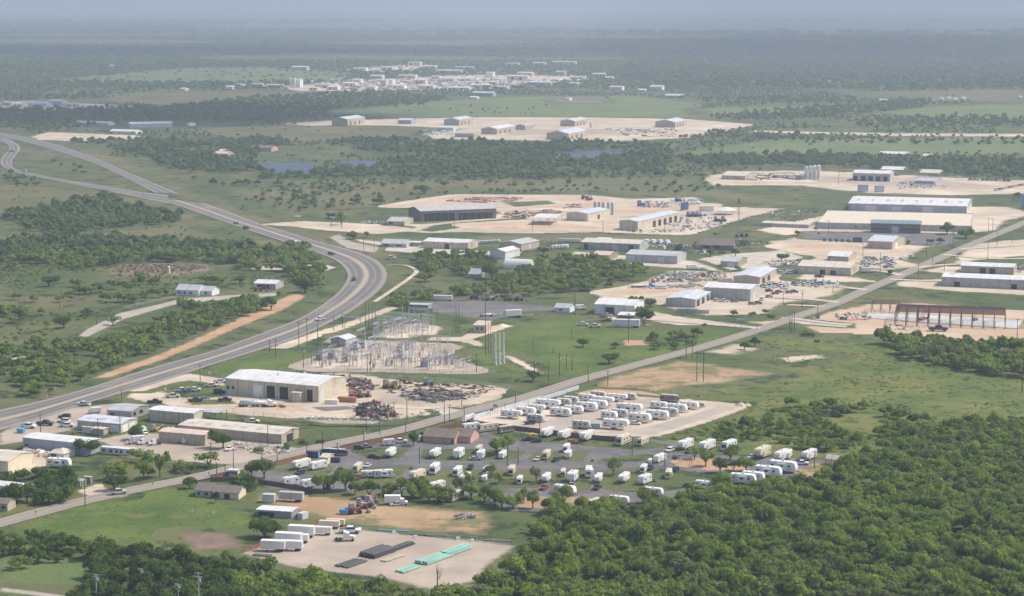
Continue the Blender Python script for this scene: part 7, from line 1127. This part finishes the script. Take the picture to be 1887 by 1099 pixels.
def regions():
    w = wood
    w(PP('440,1062 560,1068 700,1092 800,1112 880,1098 925,1058 970,1020 985,985 1060,948 1120,942 1210,920 1300,905 1400,900 1480,888 1560,862 1640,822 1720,792 1905,778 1905,1120 440,1120'), 5.0, 2.3, 4.4)
    w(PP('170,1026 250,1022 350,1034 440,1055 470,1064 470,1120 140,1120 160,1070'), 5.0, 2.2, 4.2, kind='oak')
    w(PP('-20,985 40,985 170,1010 160,1022 60,1008 -20,1005'), 7, 2.4, 3.8, kind='oak')
    w(PP('-20,1000 150,1012 170,1030 120,1045 -20,1030'), 6, 2, 3.8, .85, kind='oak')
    w(PP('-20,1010 80,1015 60,1050 -20,1060'), 8, 2.4, 3.8)
    w(PP('1300,812 1390,765 1470,750 1600,752 1700,775 1720,792 1640,822 1560,850 1440,828'), 6, 1.5, 3.4, .85, namt=-.2, nscale=.03)
    w(PP('1625,628 1700,628 1780,640 1905,645 1905,700 1800,692 1720,675 1650,660'), 7, 3.4, 5.0)
    w(PP('0,880 60,880 130,895 150,905 140,925 60,935 0,930'), 8.5, 3.2, 4.8, kind='oak')
    w(PP('190,880 260,850 330,838 400,845 350,875 260,888 210,893'), 10, 2.8, 4.4, .8)
    w(PP('640,895 760,900 870,920 960,935 960,950 860,935 700,915'), 9, 2.8, 4.2, .8)
    w(PP('430,872 500,858 510,870 470,892 440,890'), 8, 3, 4)
    w(PP('0,575 110,580 150,600 200,640 330,575 440,540 520,545 470,575 380,605 250,660 150,700 60,735 0,700'), 9, 2.6, 4.4, .85, namt=-.12, nscale=.02)
    w(PP('0,480 140,495 220,520 300,515 420,520 440,545 300,550 150,600 0,590'), 12, 2.4, 4.4, .6, namt=-.02, nscale=.02)
    w(PP('200,640 330,588 440,555 500,560 470,580 380,612 260,660 170,695'), 7, 2.4, 4, .85)
    w(PP('0,450 100,440 220,440 350,450 420,458 560,462 590,495 600,538 555,535 525,500 450,505 420,490 350,482 210,488 150,498 60,490 0,480'), 8.5, 3.2, 5.2, .95)
    w(PP('0,400 100,385 140,372 200,365 235,380 280,390 335,403 330,415 200,420 120,435 50,425'), 8.5, 3.2, 5.2, .98)
    w(PP('950,505 1000,480 1100,475 1190,492 1190,508 1110,538 1000,545 920,548 870,545 905,520'), 8.5, 2.8, 4.2, .95)
    w(PP('745,480 800,468 850,470 905,478 920,495 860,510 760,500'), 9, 3, 4.5, .8)
    w(PP('730,545 790,545 835,562 815,575 740,572 705,590'), 9, 3, 4.5, .9)
    w(PP('1195,628 1290,618 1290,638 1240,650 1195,645'), 7, 2, 3.2, .95)
    w(PP('1230,552 1310,565 1390,578 1425,572 1425,588 1370,590 1300,575'), 11, 2.2, 3.4, .45)
    w(PP('1160,560 1200,560 1200,580 1170,590'), 8, 2.8, 3.8)
    w(PP('480,688 700,696 900,702 1000,690 990,705 900,712 700,700'), 12, .7, 1.3, .35)
    w(PP('130,262 330,256 420,258 520,258 540,270 470,272 480,298 470,305 540,320 590,302 620,296 600,262 700,258 1000,262 1230,270 1240,300 1200,320 1000,332 760,330 700,328 600,332 545,345 480,342 385,345 330,320 260,290 200,275'), 10, 3, 5, .85, namt=-.12)
    w(PP('600,340 1290,318 1330,348 1290,362 1080,352 880,355 740,368 560,395 440,395'), 26, 2.2, 4.5, .45)
    w(PP('1240,292 1500,285 1640,292 1905,300 1905,332 1850,332 1700,318 1600,312 1450,306 1310,312'), 10, 3, 5, .9)
    w(PP('0,315 90,325 60,340 0,340'), 14, 3, 5, .5)
    w(PP('30,290 130,300 170,322 90,318'), 22, 2.5, 4, .3)
regions()
P = np.concatenate([a for a, b, c in WOOD]); RR = np.concatenate([b for a, b, c in WOOD]); KK = np.concatenate([np.full(len(a), c == 'oak') for a, b, c in WOOD])
D = np.hypot(P[:, 0], P[:, 1]); ang = P[:, 0]/np.maximum(P[:, 1], 1); vis = (np.abs(ang) < .255) & (P[:, 1] > 625)
order = np.argsort(np.where(vis, -RR/D, 1)); ind = np.zeros(len(P), bool); ind[order[:290]] = True
def where(p):
    x, y = PX((p[0], p[1], 0))
    if x < 480: return 'dark bottom left wood' if y > 1000 else 'grove beside the street'
    if x < 900: return 'wood edge below the pipe yard'
    if y < 940: return 'wood behind the caravan park'
    if x < 1200: return 'wood beside the pipe yard'
    return 'dense lower right wood'
for i in np.where(ind)[0]:
    k = 'oak' if KK[i] else 'mesq'; s = RR[i]
    h = s*random.uniform(.95, 1.4)
    inst(f'{k}{i % NV}', 'oak_tree' if KK[i] else 'mesquite_tree', ('big ' if s > 4.6 else 'small ' if s < 3.6 else '')+('dark green' if KK[i] else 'bright green')+' tree in the '+where(P[i]), 'tree', (P[i, 0], P[i, 1], gz(*P[i])-.1), random.uniform(0, 6.28), 'trees in the nearest woods', (s, s, h))
rest = ~ind
CL = []
for nm, k, lo_, hi_, ld in (('woodland', False, 0, 900, 0), ('woodland', False, 900, 1500, 1), ('woodland', False, 1500, 2400, 2), ('woodland', False, 2400, 9e3, 2), ('oak_woodland', True, 0, 9e3, 0)):
    m_ = rest & (KK == k) & (D >= lo_) & (D < hi_)
    merged(nm, P[m_], RR[m_], ld, 'dense green brush woodland', OAK if k else LEAF if ld < 2 else FARL, 1.05)
# brush and tall weeds in the fields
for pts, sp, r0, r1, kp in (('1400,625 1620,640 1905,700 1905,785 1700,785 1560,850 1400,840 1210,815 1365,765 1260,730 1420,690', 3.8, .5, 1.3, .5), ('0,985 170,935 420,925 470,960 450,1015 120,1000', 9, .4, .8, .3), ('1210,815 1365,765 1300,812 1440,828 1480,845 1380,840', 4.5, .8, 1.7, .5), ('1150,625 1290,612 1370,618 1200,675 1130,690 1000,702 860,690', 5, .4, .9, .25), ('440,470 0,470 0,560 240,560 440,535', 6, .6, 1.4, .35),
        ('1200,815 1362,765 1300,800 1250,830', 5, .8, 1.6, .6), ('1230,818 1370,768 1500,742 1700,745 1760,778 1560,852 1440,830', 3.6, .8, 1.9, .8)):
    P_ = scatter(PP(pts), sp, kp, namt=-.1, nscale=.03); merged('low_brush', P_, rng.uniform(r0, r1, len(P_)), 1, 'low green brush in the field', LEAF, .6, True)
P_ = scatter(PP('0,440 430,440 560,470 600,540 560,540 460,585 380,615 250,665 160,700 0,745'), 6.5, .75, nscale=.018, namt=-.02); merged('low_brush', P_, rng.uniform(1.0, 2.6, len(P_)), 2, 'low brush on the pasture left of the highway', LEAF, .8, True)
P_ = scatter(PP('440,400 760,335 1290,325 1480,378 1600,360 1400,345 1240,310 1000,325 440,345'), 15, .6, namt=-.15); merged('low_brush', P_, rng.uniform(1, 2.2, len(P_)), 2, 'low brush on the far pasture', FARL, .8, True)
for pts, sp, r0, r1, kp, nm in (
        ('0,165 200,158 500,157 520,165 300,168 180,178 150,186 0,186', 26, 4, 7, .8, -.2), ('0,204 250,200 300,200 480,180 700,172 820,182 780,195 620,203 600,215 500,226 350,226 240,226 70,248 0,238', 17, 4, 6.5, .95, -.5),
        ('1180,105 1905,112 1905,165 1600,168 1240,162 1130,140', 30, 6, 12, .9, .0), ('1300,218 1450,203 1600,196 1640,188 1720,186 1700,200 1600,210 1450,224 1310,222', 15, 4, 6.5, .9, -.4),
        ('1560,226 1700,218 1905,216 1905,236 1700,238 1600,240', 17, 4, 6, .8, -.3), ('1310,242 1500,254 1640,262 1905,258 1905,270 1500,268 1300,256', 17, 3.5, 6, .6, -.2), ('1240,158 1350,175 1240,185 1560,178 1590,192 1320,196 1250,180', 20, 4, 6, .8, -.3),
        ('600,330 900,262 1240,262 1290,330', 20, 3, 5, .3, -.3)):
    P_ = scatter(PP(pts), sp, kp, nscale=.004, namt=nm); merged('far_woodland', P_, rng.uniform(r0, r1, len(P_)), 3, 'distant woodland', FARL, 1.0)
P_ = scatter(PP('-30,165 1917,165 1917,300 1480,300 1290,360 1100,352 740,372 560,395 330,345 100,262 -30,240'), 12, .75, nscale=.005, namt=.02); P_ = clean(P_); merged('far_scrub', P_, rng.uniform(1.8, 3.8, len(P_)), 3, 'scattered scrub on the far pastures', FARL, .9)
P_ = scatter(PP('-30,112 1917,112 1917,166 -30,166'), 22, .95, nscale=.0022, namt=.0); P_ = clean(P_); merged('far_scrub', P_, rng.uniform(5, 9, len(P_)), 3, 'scattered scrub on the farthest pastures', FARL, .55)
P_ = scatter(PP('0,345 100,352 300,388 480,440 430,455 200,430 0,440'), 14, .25); merged('far_scrub', P_, rng.uniform(1, 2, len(P_)), 3, 'low scrub between the highway and the left wood', FARL, .9)
P_ = scatter(PP('-100,66 2000,66 2000,112 1180,106 700,112 500,120 300,125 60,140 -100,160'), 42, .95, nscale=.0009, namt=-.02); merged('far_woodland', P_, rng.uniform(12, 22, len(P_)), 3, 'distant woodland merging into the haze', FARL, .4)
P_ = scatter(PP('0,130 60,146 200,138 200,157 0,164'), 30, .8, nscale=.002, namt=-.1); merged('far_woodland', P_, rng.uniform(7, 12, len(P_)), 3, 'distant woodland left of the far fields', FARL, .6)
P_ = scatter(PP('-300,40 2200,40 2200,66 -300,66'), 120, .8, nscale=.00025, namt=-.05); merged('far_woodland', P_, rng.uniform(30, 60, len(P_)), 3, 'distant woodland on the horizon', FARL, .3)
# ------------------------------------------------------------ haze
hz = bpy.data.materials.new('haze'); hz.use_nodes = True; nt = hz.node_tree; nt.nodes.remove(nt.nodes['Principled BSDF'])
pv = nt.nodes.new('ShaderNodeVolumePrincipled'); pv.inputs['Density'].default_value = HAZE; pv.inputs['Color'].default_value = (.60, .69, .87, 1); pv.inputs['Anisotropy'].default_value = .1
nt.links.new(pv.outputs[0], nt.nodes['Material Output'].inputs['Volume'])
struct('haze', MB().box(-81000, 81000, -700, 86000, -1, 186).mesh('haze', hz), 'stuff', 'thin blue haze')

# ------------------------------------------------------------ clouds above the frame, whose shadows lie on the far country
cm = mat('cloud_white', (.9, .9, .92), 1, .02)
def cloud(x, y, rx, ry, seed, alt=1300):
    g = G(x, y); k = alt/math.tan(SUN_EL)/math.hypot(SUN_DX, SUN_DY); c = (g.x+SUN_DX*k, g.y+SUN_DY*k, alt); r = np.random.default_rng(seed); Vs = []; Qs = []; off = 0
    for i in range(16):
        a = r.uniform(0, 2*pi); d = r.uniform(0, .8)**.7; V, Q = CS[3]; s = r.uniform(.25, .5)
        V = V*(1+.08*r.standard_normal((len(V), 1)))*np.array([rx*s, ry*s, min(rx, ry)*.16])+np.array([c[0]+rx*d*cos(a), c[1]+ry*d*sin(a), c[2]+r.uniform(-.05, .1)*min(rx, ry)]); Vs.append(V); Qs.append(Q+off); off += len(V)
    struct('cloud', npmesh('cloud', np.concatenate(Vs), np.concatenate(Qs), cm), 'structure', 'white cloud above the frame')
cloud(1900, 88, 1500, 2300, 1); cloud(250, 97, 1900, 650, 2); cloud(230, 212, 420, 300, 3)
# ------------------------------------------------------------ tell look-alikes apart by their place
NUM = ['', 'second', 'third', 'fourth', 'fifth', 'sixth', 'seventh', 'eighth', 'ninth', 'tenth', 'eleventh', 'twelfth', 'thirteenth', 'fourteenth', 'fifteenth', 'sixteenth', 'seventeenth', 'eighteenth', 'nineteenth', 'twentieth']
def ordx(os_):
    os_.sort(key=lambda o: PX(o.location)[0]); return [(o, 'rightmost' if i == len(os_)-1 else 'leftmost' if i == 0 else NUM[i]+' from left') for i, o in enumerate(os_)]
for g_ in (G1, G2, G3):
    for o, q in ordx([o for o in ALL if o['label'].endswith(g_)]): o['label'] += ', '+q
by = {}
for o in ALL: by.setdefault(o['label'], []).append(o)
for lab, os_ in by.items():
    if len(os_) == 1: continue
    for o in os_:
        if 'group' not in o: o['group'] = lab
    nb = math.ceil(len(os_)/14); os_.sort(key=lambda o: -PX(o.location)[1]); k = math.ceil(len(os_)/nb)
    for b in range(nb):
        for o, q in ordx(os_[b*k:(b+1)*k]): o['label'] = f'{lab}, '+(('front' if b == 0 else NUM[b])+' row, ' if nb > 1 else '')+q
